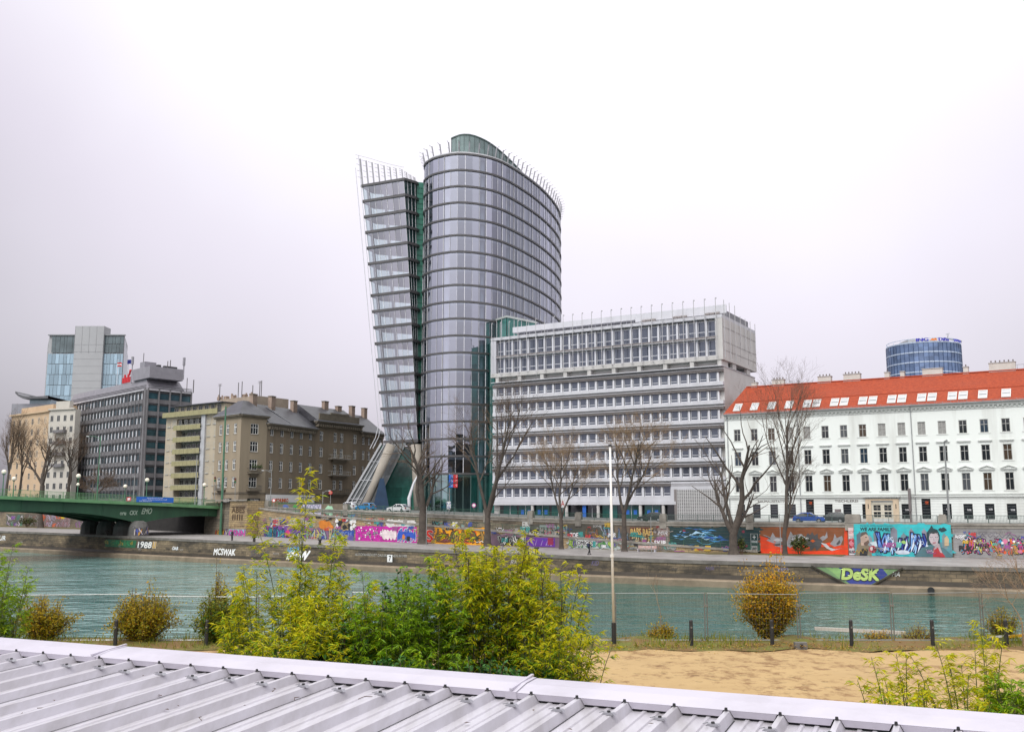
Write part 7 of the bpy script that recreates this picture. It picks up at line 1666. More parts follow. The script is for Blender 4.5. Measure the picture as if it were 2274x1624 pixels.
def panels(m, x0, x1, z0, z1, nx, nz, mat, y, dx=0.):
    for j in range(nz):
        cuts = sorted([x0 + (x1 - x0) * (i + q4.uniform(-.25, .25)) / nx for i in range(1, nx)]); cuts = [x0] + cuts + [x1]; za, zb_ = z0 + (z1 - z0) * j / nz, z0 + (z1 - z0) * (j + 1) / nz
        for a, b in zip(cuts, cuts[1:]): m.face([(a + .06, y, za + .1), (b - .06, y, za + .1), (b - .06, y, zb_ - .1), (a + .06, y, zb_ - .1)], mat)
zb1 = k1(200, 784).z
panels(m, xl - 1.5, xc0, STREET, zb1, 7, 15, sgl, Ys + .5); m.build('glass_panels', sg); m = MB(); panels(m, xc1, xr, STREET, zb1, 6, 15, sgl, Ys + .5); m.build('glass_panels', sg)
m = MB(); panels(m, xl - .2, xc0, zb1 + .3, zt_ - .4, 6, 1, sdk, Ys + .5); m.build('bar_storey', sg); m = MB(); panels(m, xc1, xr, zb1 + .3, zt_ - .4, 5, 2, sdk, Ys + .5); m.build('bar_storey', sg)
m = MB(); m.box(xc0, xc1, Ys - .6, Ys + 6, STREET, zc_, sgy)
for j in range(24): m.box(xc0, xc1, Ys - .64, Ys - .6, STREET + 3 * j, STREET + 3 * j + .07, M('hotel_joint', (.20, .20, .21), .6))
for j in range(5): x = xc0 + (xc1 - xc0) * j / 4; m.box(x - .05, x + .05, Ys - .65, Ys - .6, zb1, zc_, M('hotel_joint', (.20, .20, .21)))
m.build('core', sg)
m = MB(); m.box(xl - 1.8, xc0, Ys, Ys + 1.5, zt_ - .4, zt_, M('hotel_edge', (.22, .23, .24), .5)); m.build('roof_edge', sg); m = MB(); m.box(xc1, xr + .3, Ys, Ys + 1.5, zt_ - .4, zt_, MATS['hotel_edge']); m.build('roof_edge', sg)
m = MB(); m.face([(xr + .05, Ys + .6, STREET), (xr - 7.6, Ys + 26, STREET), (xr - 7.6, Ys + 26, k1(200, 782).z), (xr + .05, Ys + .6, zt_)], M('hotel_side', (.62, .63, .68), .5, var=.04, island=.02)); m.build('side_wall', sg)
for nm, lab, px, py, cs in (('flag', 'red and white striped flag on the distant hotel roof line', 268, 812, ((.6, .03, .03), (.75, .75, .75), (.6, .03, .03))), ('flag', 'dark blue flag beside the pale glass tower', 290, 806, ((.02, .03, .22),))):
    p = at(px, py, 330); t = thing(nm, lab, 'flag', (p.x - 1, p.y, p.z - 6)); m = MB(); m.tube([(p.x - 1.0, p.y, p.z - 10), (p.x - 1.0, p.y, p.z + 2.2)], .08, 6, mul_m); m.build('pole', t); P = Paint(lambda x, z, l: Vector((p.x - .5 + x * .55, p.y + .3 * sin(x * 2.2), p.z + .6 + z * .55 + .1 * sin(x * 3))))
    for i, c_ in enumerate(cs):
        n_ = len(cs)
        for k in range(6): P.poly([(-1 + .42 * k, 1.1 - 2.6 * (i + 1) / n_), (-1 + .42 * (k + 1), 1.1 - 2.6 * (i + 1) / n_), (-1 + .42 * (k + 1), 1.1 - 2.6 * i / n_), (-1 + .42 * k, 1.1 - 2.6 * i / n_)], c_, 0)
    P.build(t, 'cloth')
# curved-roof glass pavilion block left of it
Yp = 345.; kp = lambda px, py: at(px, py, Yp); pv = thing('curved_roof_building', 'grey building with an upturned curved roof at the far left', 'building', (kp(70, 900).x, Yp, STREET))
m = MB(); m.box(kp(26, 900).x, kp(114, 900).x, Yp, Yp + 20, STREET, kp(70, 896).z, M('pavilion_grey', (.25, .25, .28), .7, var=.1)); m.build('body', pv)
m = MB(); m.box(kp(62, 900).x, kp(110, 900).x, Yp + 1, Yp + 18, kp(70, 896).z, kp(70, 886).z, M('pavilion_glass', (.25, .32, .36), .2, metal=.2, var=.2)); m.build('glass_storey', pv)
m = MB(); pts = [kp(40, 874), kp(46, 880), kp(56, 885.5), kp(75, 886), kp(112, 885)]
for a, b in zip(pts, pts[1:]): m.mesh([(a.x, Yp - 2, a.z), (b.x, Yp - 2, b.z), (b.x, Yp + 20, b.z), (a.x, Yp + 20, a.z), (a.x, Yp - 2, a.z + .7), (b.x, Yp - 2, b.z + .9), (b.x, Yp + 20, b.z + .9), (a.x, Yp + 20, a.z + .7)], [(3, 2, 1, 0), (4, 5, 6, 7), (0, 1, 5, 4), (2, 3, 7, 6)], M('pavilion_roof', (.10, .10, .11), .5))
m.build('roof', pv)
# cream house at the far left
ca, cb_, cc_ = at(28, 900, 306), at(110, 905, 290), at(168, 905, 286)
ch = thing('cream_house', 'peach coloured house behind the bare trees at the far left', 'apartment house', (cb_.x, cb_.y, STREET))
peach = M('peach_render', (.52, .38, .25), .85, var=.1, scale=.2); pale = M('pale_render', (.50, .47, .42), .85, var=.1, scale=.2)
f1, f2 = Fr(ca.xy, cb_.xy), Fr(cb_.xy, cc_.xy); zc1 = at(60, 915, 292).z; m = MB()
m.box(0, f1.L, .0, 14, STREET, zc1, peach, f1); m.build('wall', ch); m = MB(); m.box(.02, f2.L, .01, 2, STREET, zc1 + .4, pale, f2); m.build('white_wall', ch)
m = MB(); m.box(-.3, f1.L + .3, -.6, .2, zc1, zc1 + .5, peach, f1); m.box(2, f1.L - 2, 2, 10, zc1 + .5, zc1 + 2.6, peach, f1); m.box(0, f2.L, -.5, 0, zc1 + .4, zc1 + .8, pale, f2); m.box(2, f2.L - 3, .5, 1.9, zc1 + .8, zc1 + 3, pale, f2); m.build('attic', ch)
bw3 = unit_window('window', dwin, glass_d, 1.2, 1.8, .08, .1, 1, (), 0)
for i in range(8):
    for k in range(6): place(bw3, ch, f1, f1.L * (k + .5) / 6, -.04, zc1 - 3.2 - 3.3 * i)
    for k in range(4): place(bw3, ch, f2, f2.L * (k + .5) / 4, -.04, zc1 - 3. - 3.3 * i)
drop(bw3)
for i in range(4): m = MB(); z = zc1 - 6.5 - 3.3 * i; m.box(f2.L * .3, f2.L * .72, -1.1, -.002, z, z + .9, gcon, f2); m.build('balcony', ch)
# ================================================================== bare trees
bark = M('tree_bark', (.105, .085, .07), .95, col2=(.05, .042, .036), scale=1.2, bump=.6, bscale=5)
twig = M('tree_twig', (.15, .095, .06), .9, col2=(.09, .065, .045), scale=1.)
twig_o = M('tree_twig_ochre', (.30, .20, .10), .9, col2=(.20, .13, .075), scale=1.)
cutw = M('cut_wood', (.40, .30, .20), .9)
def rot_dir(d, ang, az):
    d = d.normalized(); a = Vector((1, 0, 0)) if abs(d.x) < .8 else Vector((0, 1, 0)); x = (a - d * a.dot(d)).normalized(); y = d.cross(x)
    return (d * cos(ang) + (x * cos(az) + y * sin(az)) * sin(ang)).normalized()
def grow(q, tm, cm, p, d, L, r, lev, maxlev, up, wob, nchild, spread, tmat, cmat, r_end=.35, cut=0., minr=.018):
    n = 5 if lev < 2 else (4 if lev < 3 else 3); pts = [p]; rads = [r]; dirs = [d]
    for i in range(n):
        d = (d + Vector((q.gauss(0, wob), q.gauss(0, wob), q.gauss(0, wob * .6) + up * .18))).normalized()
        p = p + d * L / n; pts.append(p); dirs.append(d); rads.append(max(minr * .7, r * (1 - (1 - r_end) * (i + 1) / n)))
    tgt = tm if lev == 0 else cm
    tgt.tube(pts, rads, 8 if lev == 0 else (6 if lev == 1 else (4 if lev == 2 else 3)), (tmat if lev < 2 else cmat) if lev < 3 else cmat, cap=False)
    if cut and lev in (1, 2) and q.random() < cut:
        cm.tube([pts[-1] - dirs[-1] * .02, pts[-1] + dirs[-1] * .05], [rads[-1] * 1.0, rads[-1] * .9], 6, cutw); return
    if lev >= maxlev: return
    nc = nchild[lev]
    for i in range(nc):
        t = (.35 + .65 * (i + q.random() * .7) / nc) if lev else (.38 + .62 * (i + .5 * q.random()) / nc)
        t = min(t, .999); k = int(t * n); f = t * n - k; bp2 = pts[k].lerp(pts[k + 1], f); rr = rads[k] * (1 - f) + rads[k + 1] * f
        nd = rot_dir(dirs[k + 1], R(q.uniform(*spread[min(lev, len(spread) - 1)])), q.uniform(0, 2 * pi) if lev else 2.4 * i + q.uniform(-.5, .5))
        grow(q, tm, cm, bp2, nd, L * q.uniform(.45, .75) * (1.12 - .45 * t), max(minr, min(rr * .66, r * .5)), lev + 1, maxlev, up, wob * 1.15, nchild, spread, tmat, cmat, r_end, cut, minr)
    if lev > 0: return
def tree(label, px, base, top_py, r, seed, nchild=(7, 5, 5, 5), maxlev=4, spread=((18, 42), (22, 48), (22, 50), (20, 50)), up=.35, wob=.10, lean=(0, 0, 0), trunk=.62, tmat=None, cmat=None, cut=0., forks=None, name='bare_tree', minr=.010, kind='tree', group='bare trees on the promenade'):
    base = Vector(base); top = at(px, top_py, base.y).z; H = top - base.z; q = random.Random(seed)
    t = thing(name, label, kind, base, group); tm, cm = MB(), MB(); tmat = tmat or bark; cmat = cmat or twig
    flare = [base - Z_ * .3, base + Z_ * .25, base + Z_ * .8]; fr_ = [r * 1.55, r * 1.25, r * 1.06]
    if forks:
        f0 = base + Z_ * forks[0] * H + Vector(lean) * forks[0]; tm.tube(flare + [base.lerp(f0, .5), f0], fr_ + [r * .95, r * .85], 10, tmat, cap=False)
        for (dx, dy, hh, rr) in forks[1:]:
            d = Vector((dx, dy, 1)).normalized(); grow(q, tm, cm, f0 - d * .2, d, (H * hh - (f0 - base).z) * .95, r * rr, 0, maxlev, up, wob, nchild, spread, tmat, cmat, .25, cut, minr)
    else: tm.tube(flare + [base + Z_ * 1.25], fr_ + [r], 10, tmat, cap=False); grow(q, tm, cm, base + Z_ * 1.2, (Vector((0, 0, 1)) + Vector(lean)).normalized(), H * trunk, r, 0, maxlev, up, wob, nchild, spread, tmat, cmat, .3, cut, minr)
    zm = max(v[2] for v in cm.v); kf = min(1.15, max(.5, (top - base.z) / (zm - base.z)))
    kx = kf ** .45
    for mm_ in (tm, cm): mm_.v = [(base.x + (v[0] - base.x) * kx, base.y + (v[1] - base.y) * kx, base.z + (v[2] - base.z) * kf) for v in mm_.v]
    tm.build('trunk', t, smooth=True); cm.build('crown', t)
    return t
def prom_at(px, off):
    s = wpx_off(px, off, -5); return WALL.map(s, wpz(s) + .05, off(s))
to = lambda d: (lambda t: rof(t) + d)
tree('thick dark bare tree with cut branch ends before the leaning tower wing', 925, prom_at(938, to(3.0)), 905, .78, 3, (8, 5, 4, 4), 4, ((25, 50), (25, 55), (25, 55), (20, 55)), .30, .12, forks=(.30, (-.38, .1, .86, .62), (.08, -.1, 1.0, .75), (.34, .2, .8, .5)), cut=.25)
tree('tall bare tree with slender upright branches at the edge of the white office block', 1085, prom_at(1082, to(3.0)), 832, .58, 11, (8, 6, 5, 4), 4, ((15, 34), (20, 40), (20, 45), (20, 50)), .45, .10, forks=(.22, (-.10, .1, .9, .6), (.12, -.05, 1.0, .72), (.42, .1, .62, .45)))
tree('bare tree with ochre twig crown in front of the left office windows', 1240, prom_at(1246, to(3.2)), 925, .36, 21, (8, 6, 6, 5), 4, ((22, 45), (22, 48), (22, 48), (20, 50)), .32, .11, cmat=twig_o, forks=(.30, (-.28, .1, .95, .6), (.05, 0, 1.0, .7), (.30, .1, .9, .55)))
tree('bare tree with ochre twig crown just right of the flagpole', 1388, prom_at(1386, to(3.2)), 905, .42, 31, (8, 6, 6, 5), 4, ((20, 42), (22, 46), (22, 48), (20, 50)), .34, .11, cmat=twig_o, forks=(.32, (-.26, .1, .95, .6), (.04, 0, 1.0, .7), (.28, .1, .92, .55)))
tree('heavily lopped bare tree with thick sawn limbs before the office corner', 1638, prom_at(1628, to(2.6)), 905, .68, 45, (7, 4, 4), 3, ((25, 50), (25, 55), (25, 55)), .32, .14, forks=(.16, (-.42, .0, .72, .6), (.03, -.1, 1.02, .85), (.50, .1, .62, .5), (-.2, .1, .92, .55)), cut=.55)
tree('tall leaning bare poplar in front of the white town house', 1785, prom_at(1742, to(2.4)), 775, .40, 52, (12, 6, 5, 5), 4, ((10, 24), (14, 32), (16, 40), (20, 50)), .55, .05, forks=(.14, (.10, 0, 1., .85), (.20, .05, .62, .55)))
tree('bare tree behind the left part of the bridge before the cream house', 88, at(92, 1112, 252), 925, .75, 61, (8, 6, 5, 4), 4, ((22, 48), (24, 50), (24, 50), (20, 50)), .3, .12, forks=(.25, (-.4, 0, .85, .6), (.02, 0, 1., .7), (.42, 0, .85, .6)), group='bare trees beyond the bridge')
tree('upright bare poplar at the far left edge of the picture', 14, at(12, 1118, 262), 888, .5, 71, (12, 7, 5, 4), 4, ((8, 20), (10, 25), (12, 28), (15, 30)), .6, .05, group='bare trees beyond the bridge', trunk=.8)
tree('second upright bare tree beside the far left poplar', 42, at(40, 1118, 268), 915, .45, 72, (11, 6, 5, 4), 4, ((10, 24), (14, 28), (14, 30), (15, 34)), .55, .06, group='bare trees beyond the bridge', trunk=.75)
tree('low round dark bare tree beside the grey office block', 212, at(212, 1112, 246), 1032, .5, 81, (9, 7, 6, 6), 4, ((30, 62), (28, 58), (25, 55), (20, 50)), .16, .14, group='bare trees beyond the bridge', forks=(.22, (-.6, 0, .8, .6), (0, .2, .95, .6), (.65, 0, .8, .6)))
tree('bare tree in front of the left wall of the grey office block', 150, at(150, 1112, 258), 935, .6, 85, (8, 6, 6, 5), 4, ((20, 44), (24, 48), (24, 50), (20, 50)), .3, .11, group='bare trees beyond the bridge', forks=(.25, (-.2, 0, .9, .6), (.25, 0, 1., .7)))
p = prom_at(90, lambda t: 6); tree('dark tree trunk seen below the left span of the bridge', 92, p, 1085, .7, 92, (6, 4, 3), 3, group='bare trees beyond the bridge')
# mistletoe-like clumps, ivy and undergrowth at tree feet
ivy = M_leaf('ivy_leaf', (.02, .04, .01), (.10, .12, .025), .2, hue=(.25, .15, .04))
def leafy(name, label, cat, c, rx, ry, rz, n, size, mat, seed, group=None, stems=0, stem_mat=None):
    q = random.Random(seed); c = Vector(c); t = thing(name, label, cat, c, group); m = MB()
    for i in range(n):
        d = Vector((q.gauss(0, 1), q.gauss(0, 1), q.gauss(0, 1))).normalized() * (q.random() ** .45); dn = .75 + .5 * noise.noise((d.x * 2 + seed, d.y * 2, d.z * 2))
        p = c + Vector((d.x * rx * dn, d.y * ry * dn, rz + d.z * rz * dn)); a = Vector((q.gauss(0, 1), q.gauss(0, 1), q.gauss(0, .7))).normalized(); b = a.cross(Vector((q.gauss(0, 1), q.gauss(0, 1), q.gauss(0, 1)))).normalized(); s = size * q.uniform(.6, 1.3)
        m.face([p - a * s, p + b * s * .42, p + a * s, p - b * s * .42], mat)
    m.build('foliage', t)
    if stems:
        m = MB()
        for i in range(stems):
            a = q.uniform(0, 2 * pi); e = c + Vector((cos(a) * rx * q.uniform(.3, .9), sin(a) * ry * q.uniform(.3, .9), rz * q.uniform(1.2, 2.0))); m.tube([c + Vector((cos(a) * .1, sin(a) * .1, -.1)), c.lerp(e, .5) + Vector((0, 0, rz * .15)), e], [.04, .028, .01], 5, stem_mat or twig)
        m.build('stems', t)
    return t
p = prom_at(1775, to(1.8)); leafy('ivy_bush', 'green ivy bush at the foot of the leaning poplar', 'bush', p, 1.6, 1.0, 1.5, 900, .17, ivy, 5, stems=6)
p = prom_at(1646, to(2.2)); leafy('ivy_bush', 'small yellowish ivy at the foot of the lopped tree', 'bush', p, .9, .6, 1.3, 400, .15, ivy, 6, stems=4)
p = prom_at(60, lambda t: 5); leafy('undergrowth_bush', 'dull bush by the wall under the left end of the bridge', 'bush', p, 3.2, 1.4, 1.6, 700, .22, ivy, 7, stems=8)
# ================================================================== bamboo and shrubs on the near bank
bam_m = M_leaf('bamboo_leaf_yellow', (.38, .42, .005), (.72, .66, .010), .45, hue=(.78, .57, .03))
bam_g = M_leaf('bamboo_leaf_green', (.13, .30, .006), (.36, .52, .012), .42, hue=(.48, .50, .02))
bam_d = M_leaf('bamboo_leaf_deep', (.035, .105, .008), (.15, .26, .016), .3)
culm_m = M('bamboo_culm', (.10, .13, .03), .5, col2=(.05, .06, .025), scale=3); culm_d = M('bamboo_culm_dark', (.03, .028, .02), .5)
def leaf(m, q, p, d, L, wd, mat):
    """lanceolate leaf: two folded halves along a drooping midrib"""
    d = d.normalized(); s = d.cross(Vector((q.gauss(0, .5), q.gauss(0, .5), 1))); s = s.normalized() if s.length > 1e-4 else Vector((1, 0, 0))
    mid = p + d * L * .42 + Vector((0, 0, -.02 * L)); tip = p + d * L + Vector((0, 0, -.22 * L))
    m.mesh([p, mid + s * wd, tip, mid - s * wd], [(0, 1, 2, 3)], mat)
def bamboo(label, cx, cy, n, H, spread, seed, mats, dens=1., L=.17, lean=(0, 0), bare=.12, hvar=.25, culm=None, rb=.9, zb=BANK, group='bamboo clumps on the sandy bank'):
    q = random.Random(seed); base = Vector((cx, cy, zb)); t = thing('bamboo', label, 'bamboo', base, group); cm, lm = MB(), MB()
    for i in range(n):
        a = q.uniform(0, 2 * pi); rr = spread * rb * math.sqrt(q.random()); b = base + Vector((cos(a) * rr, sin(a) * rr * .7, -.05)); h = H * (1 - hvar * (q.random() if i else 0)) * (1 - .25 * (rr / spread) ** 2)
        out = Vector((cos(a), sin(a) * .6, 0)) * (rr / max(spread, .01)) * .16 + Vector((lean[0], lean[1], 0)) + Vector((q.gauss(0, .045), q.gauss(0, .045), 0)); pts = []; ns = 9
        for k in range(ns + 1):
            u = k / ns; pts.append(b + Vector((0, 0, h * u * (1 - .06 * u))) + out * h * u ** 1.9)
        cm.tube(pts, [.016 * (1 - .8 * k / ns) + .003 for k in range(ns + 1)], 5, culm or culm_m, cap=False)
        nn = int(h * 9.5 * dens)
        for j in range(nn):
            u = bare + (1 - bare) * (j + q.random()) / nn; k = min(ns - 1, int(u * ns)); p = pts[k].lerp(pts[k + 1], u * ns - k); a2 = q.uniform(0, 2 * pi)
            bl = (.22 + .62 * (1 - u) ** .6 * (h / 5)) * q.uniform(.5, 1.15); bd2 = Vector((cos(a2), sin(a2), q.uniform(.35, 1.1))).normalized(); bp3 = [p, p + bd2 * bl * .5, p + bd2 * bl + Vector((0, 0, -.10 * bl))]
            cm.tube(bp3, [.005, .004, .002], 3, culm or culm_m, cap=False)
            for l in range(int(q.uniform(9, 16))):
                f = q.uniform(.25, 1.); pp = bp3[0].lerp(bp3[1], f * 2) if f < .5 else bp3[1].lerp(bp3[2], f * 2 - 1); a3 = a2 + q.gauss(0, .9); ld = Vector((cos(a3), sin(a3), q.uniform(-.55, .55)))
                hgt = (p.z - zb) / H; mt = mats[0] if q.random() < .22 + .9 * hgt else (mats[1] if q.random() < .35 + .5 * hgt else mats[2])  # lit tips and dark inside put into the leaf colour by height
                leaf(lm, q, pp, ld, L * q.uniform(.5, 1.25), L * .09 * q.uniform(.8, 1.3), mt)
    cm.build('culms', t); lm.build('leaves', t); return t
def bxy(px, D): return (px - 1136.5) / (FP * CP) * D * .99
BM = (bam_m, bam_g, bam_d); BG = (bam_g, bam_g, bam_d)
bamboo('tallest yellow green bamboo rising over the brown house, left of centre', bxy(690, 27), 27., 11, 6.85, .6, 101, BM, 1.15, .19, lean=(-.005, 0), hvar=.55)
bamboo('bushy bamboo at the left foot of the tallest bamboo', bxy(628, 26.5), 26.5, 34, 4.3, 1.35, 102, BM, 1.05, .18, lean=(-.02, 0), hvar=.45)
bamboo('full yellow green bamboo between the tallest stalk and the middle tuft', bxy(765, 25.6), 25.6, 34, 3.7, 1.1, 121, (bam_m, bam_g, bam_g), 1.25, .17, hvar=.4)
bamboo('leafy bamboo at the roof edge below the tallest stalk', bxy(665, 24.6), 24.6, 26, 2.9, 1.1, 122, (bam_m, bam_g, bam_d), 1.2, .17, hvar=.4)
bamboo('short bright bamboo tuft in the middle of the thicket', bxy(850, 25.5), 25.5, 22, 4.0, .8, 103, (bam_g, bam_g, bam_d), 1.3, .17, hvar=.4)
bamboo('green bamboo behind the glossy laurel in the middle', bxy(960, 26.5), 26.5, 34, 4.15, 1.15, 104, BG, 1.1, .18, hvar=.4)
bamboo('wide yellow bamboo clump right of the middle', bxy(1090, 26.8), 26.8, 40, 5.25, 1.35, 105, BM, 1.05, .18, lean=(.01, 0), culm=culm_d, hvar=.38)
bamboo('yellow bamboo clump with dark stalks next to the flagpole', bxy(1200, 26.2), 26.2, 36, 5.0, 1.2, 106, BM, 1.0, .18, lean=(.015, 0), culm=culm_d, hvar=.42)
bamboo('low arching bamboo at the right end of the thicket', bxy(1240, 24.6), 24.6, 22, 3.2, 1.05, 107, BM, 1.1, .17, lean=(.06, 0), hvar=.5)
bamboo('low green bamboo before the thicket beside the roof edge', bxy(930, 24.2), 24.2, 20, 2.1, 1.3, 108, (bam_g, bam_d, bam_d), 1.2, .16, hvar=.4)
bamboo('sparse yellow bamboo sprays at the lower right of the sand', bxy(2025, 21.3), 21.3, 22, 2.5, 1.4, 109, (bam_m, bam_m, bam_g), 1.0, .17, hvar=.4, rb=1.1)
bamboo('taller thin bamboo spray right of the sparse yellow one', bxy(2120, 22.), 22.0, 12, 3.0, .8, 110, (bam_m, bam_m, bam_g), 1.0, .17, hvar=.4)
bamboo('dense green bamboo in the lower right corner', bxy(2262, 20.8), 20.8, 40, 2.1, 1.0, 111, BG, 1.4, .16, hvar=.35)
# willow-like bush at the left edge
bamboo('tall feathery olive green bush at the left edge of the picture', bxy(2, 31), 31., 34, 4.5, 1.15, 112, (bam_g, bam_g, bam_d), 1.0, .15, lean=(.02, 0), hvar=.45, group='bushes along the near fence')
# cherry laurel with broad leaves
laurel = M_leaf('laurel_leaf', (.014, .06, .010), (.05, .17, .025), .12)
def laurel_bush(label, cx, cy, rx, ry, h, n, seed):
    q = random.Random(seed); base = Vector((cx, cy, BANK)); t = thing('laurel_bush', label, 'bush', base, 'laurel bushes in the bamboo thicket'); m, sm = MB(), MB()
    for i in range(n):
        a = q.uniform(0, 2 * pi); u = q.random() ** .5; tip = base + Vector((cos(a) * rx * u, sin(a) * ry * u, h * (1 - .45 * u * u) * q.uniform(.55, 1.05))); b0 = base + Vector((cos(a) * rx * u * .3, sin(a) * ry * u * .3, 0)); md = b0.lerp(tip, .55) + Vector((0, 0, .1)); sm.tube([b0, md, tip], [.02, .013, .005], 4, twig, cap=False); ax = (tip - md).normalized()
        for k in range(22):
            f = q.uniform(.1, 1.); p = md.lerp(tip, f); d = rot_dir(ax, R(q.uniform(30, 85)), q.uniform(0, 2 * pi)); L_ = q.uniform(.10, .17); s = d.cross(Vector((q.gauss(0, .6), q.gauss(0, .6), 1))).normalized()
            m.mesh([p, p + d * L_ * .35 + s * L_ * .22, p + d * L_ * .75 + s * L_ * .2, p + d * L_, p + d * L_ * .75 - s * L_ * .2, p + d * L_ * .35 - s * L_ * .22], [(0, 1, 2, 3, 4, 5)], laurel)
    m.build('leaves', t); sm.build('stems', t)
laurel_bush('dark glossy laurel bush at the lower left of the bamboo thicket', bxy(680, 24.6), 24.6, 1.25, .8, 1.95, 130, 201)
laurel_bush('dark laurel bush left of the tall bamboo foot', bxy(770, 25.4), 25.4, 1.2, .8, 2.5, 120, 204)
laurel_bush('tall dark laurel shoots rising in the middle of the thicket', bxy(900, 27.4), 27.4, .9, .7, 3.6, 110, 202)
laurel_bush('broad leaved laurel at the lower right of the thicket near the roof', bxy(1075, 23.6), 23.6, 1.25, .7, 1.75, 120, 203)
laurel_bush('dark laurel bush at the roof edge before the middle bamboo', bxy(880, 23.9), 23.9, 1.5, .6, 1.7, 130, 207)
laurel_bush('dark laurel bush under the yellow bamboo by the flagpole', bxy(1190, 24.2), 24.2, .9, .7, 1.5, 90, 206)
# autumn shrubs by the fence
aut = M_leaf('autumn_leaf', (.42, .24, .010), (.75, .45, .02), .42, hue=(.72, .30, .02)); aut_g = M_leaf('autumn_leaf_olive', (.24, .20, .010), (.50, .36, .020), .42, hue=(.60, .25, .02)); aut_r = M_leaf('autumn_leaf_green', (.08, .12, .008), (.30, .29, .016), .38)
def shrub(label, cx, cy, rx, h, n, seed, mats, leafsize=.075, per=34, zb=BANK, flat=.4):
    q = random.Random(seed); base = Vector((cx, cy, zb)); t = thing('shrub', label, 'shrub', base, 'shrubs along the near fence'); m, sm = MB(), MB()
    for i in range(n):
        a = q.uniform(0, 2 * pi); e = math.sqrt(q.random()); hh = h * (1 - flat * e ** 2) * q.uniform(.4, 1.03); e *= q.uniform(.75, 1.25); hh *= 1.22 if i % 9 == 0 else 1; tip = base + Vector((cos(a) * rx * e, sin(a) * rx * e * .8, hh)); b0 = base + Vector((cos(a) * .12, sin(a) * .12, 0)); md = b0.lerp(tip, .5) + Vector((cos(a) * rx * .12, 0, .12 * h))
        sm.tube([b0, md, tip + Vector((q.gauss(0, .05), 0, .1))], [.022, .014, .004], 4, twig, cap=False)
        for j in range(int(per * 1.5)):
            f = q.uniform(.12, 1.0); c = (b0.lerp(md, f * 2) if f < .5 else md.lerp(tip, f * 2 - 1)) + Vector((q.gauss(0, .11), q.gauss(0, .11), q.gauss(0, .1)))
            d = Vector((q.gauss(0, 1), q.gauss(0, 1), q.gauss(.2, .7))).normalized(); s = d.cross(Vector((q.gauss(0, 1), q.gauss(0, 1), 1))).normalized(); L_ = leafsize * q.uniform(.7, 1.5)
            if c.z < zb + .15: continue
            hq = (c.z - zb) / h; mt = mats[0] if q.random() < hq * 1.0 + .05 else (mats[1] if q.random() < .6 else mats[2])
            m.mesh([c, c + d * L_ * .5 + s * L_ * .3, c + d * L_, c + d * L_ * .5 - s * L_ * .3], [(0, 1, 2, 3)], mt)
    m.build('foliage', t); sm.build('stems', t); return t
shrub('large orange brown autumn shrub before the river, right of the flagpole', bxy(1692, 39.6), 39.6, 1.35, 3.1, 210, 301, (aut, aut_g, aut_r), .085, 46)
shrub('rusty brown shrub by the fence at the left', bxy(122, 38.6), 38.6, 1.15, 1.95, 120, 302, (aut_g, aut_g, aut_r), .08, 40)
shrub('orange brown shrub by the fence above the roof edge', bxy(340, 38.6), 38.6, 1.3, 2.2, 170, 303, (aut_g, aut_g, aut_r), .08, 44)
shrub('dark green shrub with a pointed top left of the bamboo', bxy(510, 38.4), 38.4, 1.0, 2.05, 170, 304, (aut_r, aut_r, laurel), .085, 46)
shrub('thin upright tip shrub behind the dark green one', bxy(503, 39.2), 39.2, .32, 2.75, 40, 305, (aut_g, aut_r, aut_r), .07, 40, flat=.1)
shrub('small dry tuft at the foot of the thin sapling', bxy(1458, 39.4), 39.4, .5, .75, 46, 306, (aut_g, aut, aut_r), .07, 26)
shrub('scrubby bush before the river near the right edge', bxy(2196, 39.3), 39.3, .62, 1.35, 60, 307, (aut_g, aut_r, aut_r), .07, 30)
shrub('dry brown weeds behind the white plank', bxy(2010, 39.4), 39.4, .7, .55, 50, 308, (aut_g, aut_g, aut_r), .05, 16)
shrub('low dry weeds left of the white plank', bxy(1925, 39.2), 39.2, .6, .45, 40, 309, (aut, aut_g, aut_r), .05, 16)
def sapling(label, px, D, top_py, r, seed, nch=(6, 4, 3), spread=((20, 50), (25, 55), (25, 60)), maxlev=3, lean=(0, 0, 0), trunk=.75, mat=None):
    base = Vector((bxy(px, D), D, BANK)); return tree(label, px, base, top_py, r, seed, nch, maxlev, spread, .25, .09, lean, trunk, mat or M('sapling_bark', (.28, .20, .13), .9, var=.25), mat or M('sapling_bark', (.28, .20, .13)), minr=.006, name='sapling', kind='sapling', group='leafless saplings on the near bank')
sapling('thin leafless sapling between the flagpole and the orange shrub', 1458, 39.5, 1268, .02, 401, (3, 2), maxlev=2)
sapling('leafless bush of thin reddish twigs at the right edge', 2262, 35.5, 1195, .035, 402, (10, 6, 4), lean=(-.08, 0, 0))
sapling('leafless arching twigs beside the right edge of the picture', 2238, 37.5, 1240, .03, 403, (9, 6, 4), ((30, 65), (30, 60), (30, 60)), lean=(-.25, 0, 0))
sapling('bare sprig before the fence left of the right scrub', 2165, 38.8, 1345, .012, 404, (6, 4), maxlev=2)
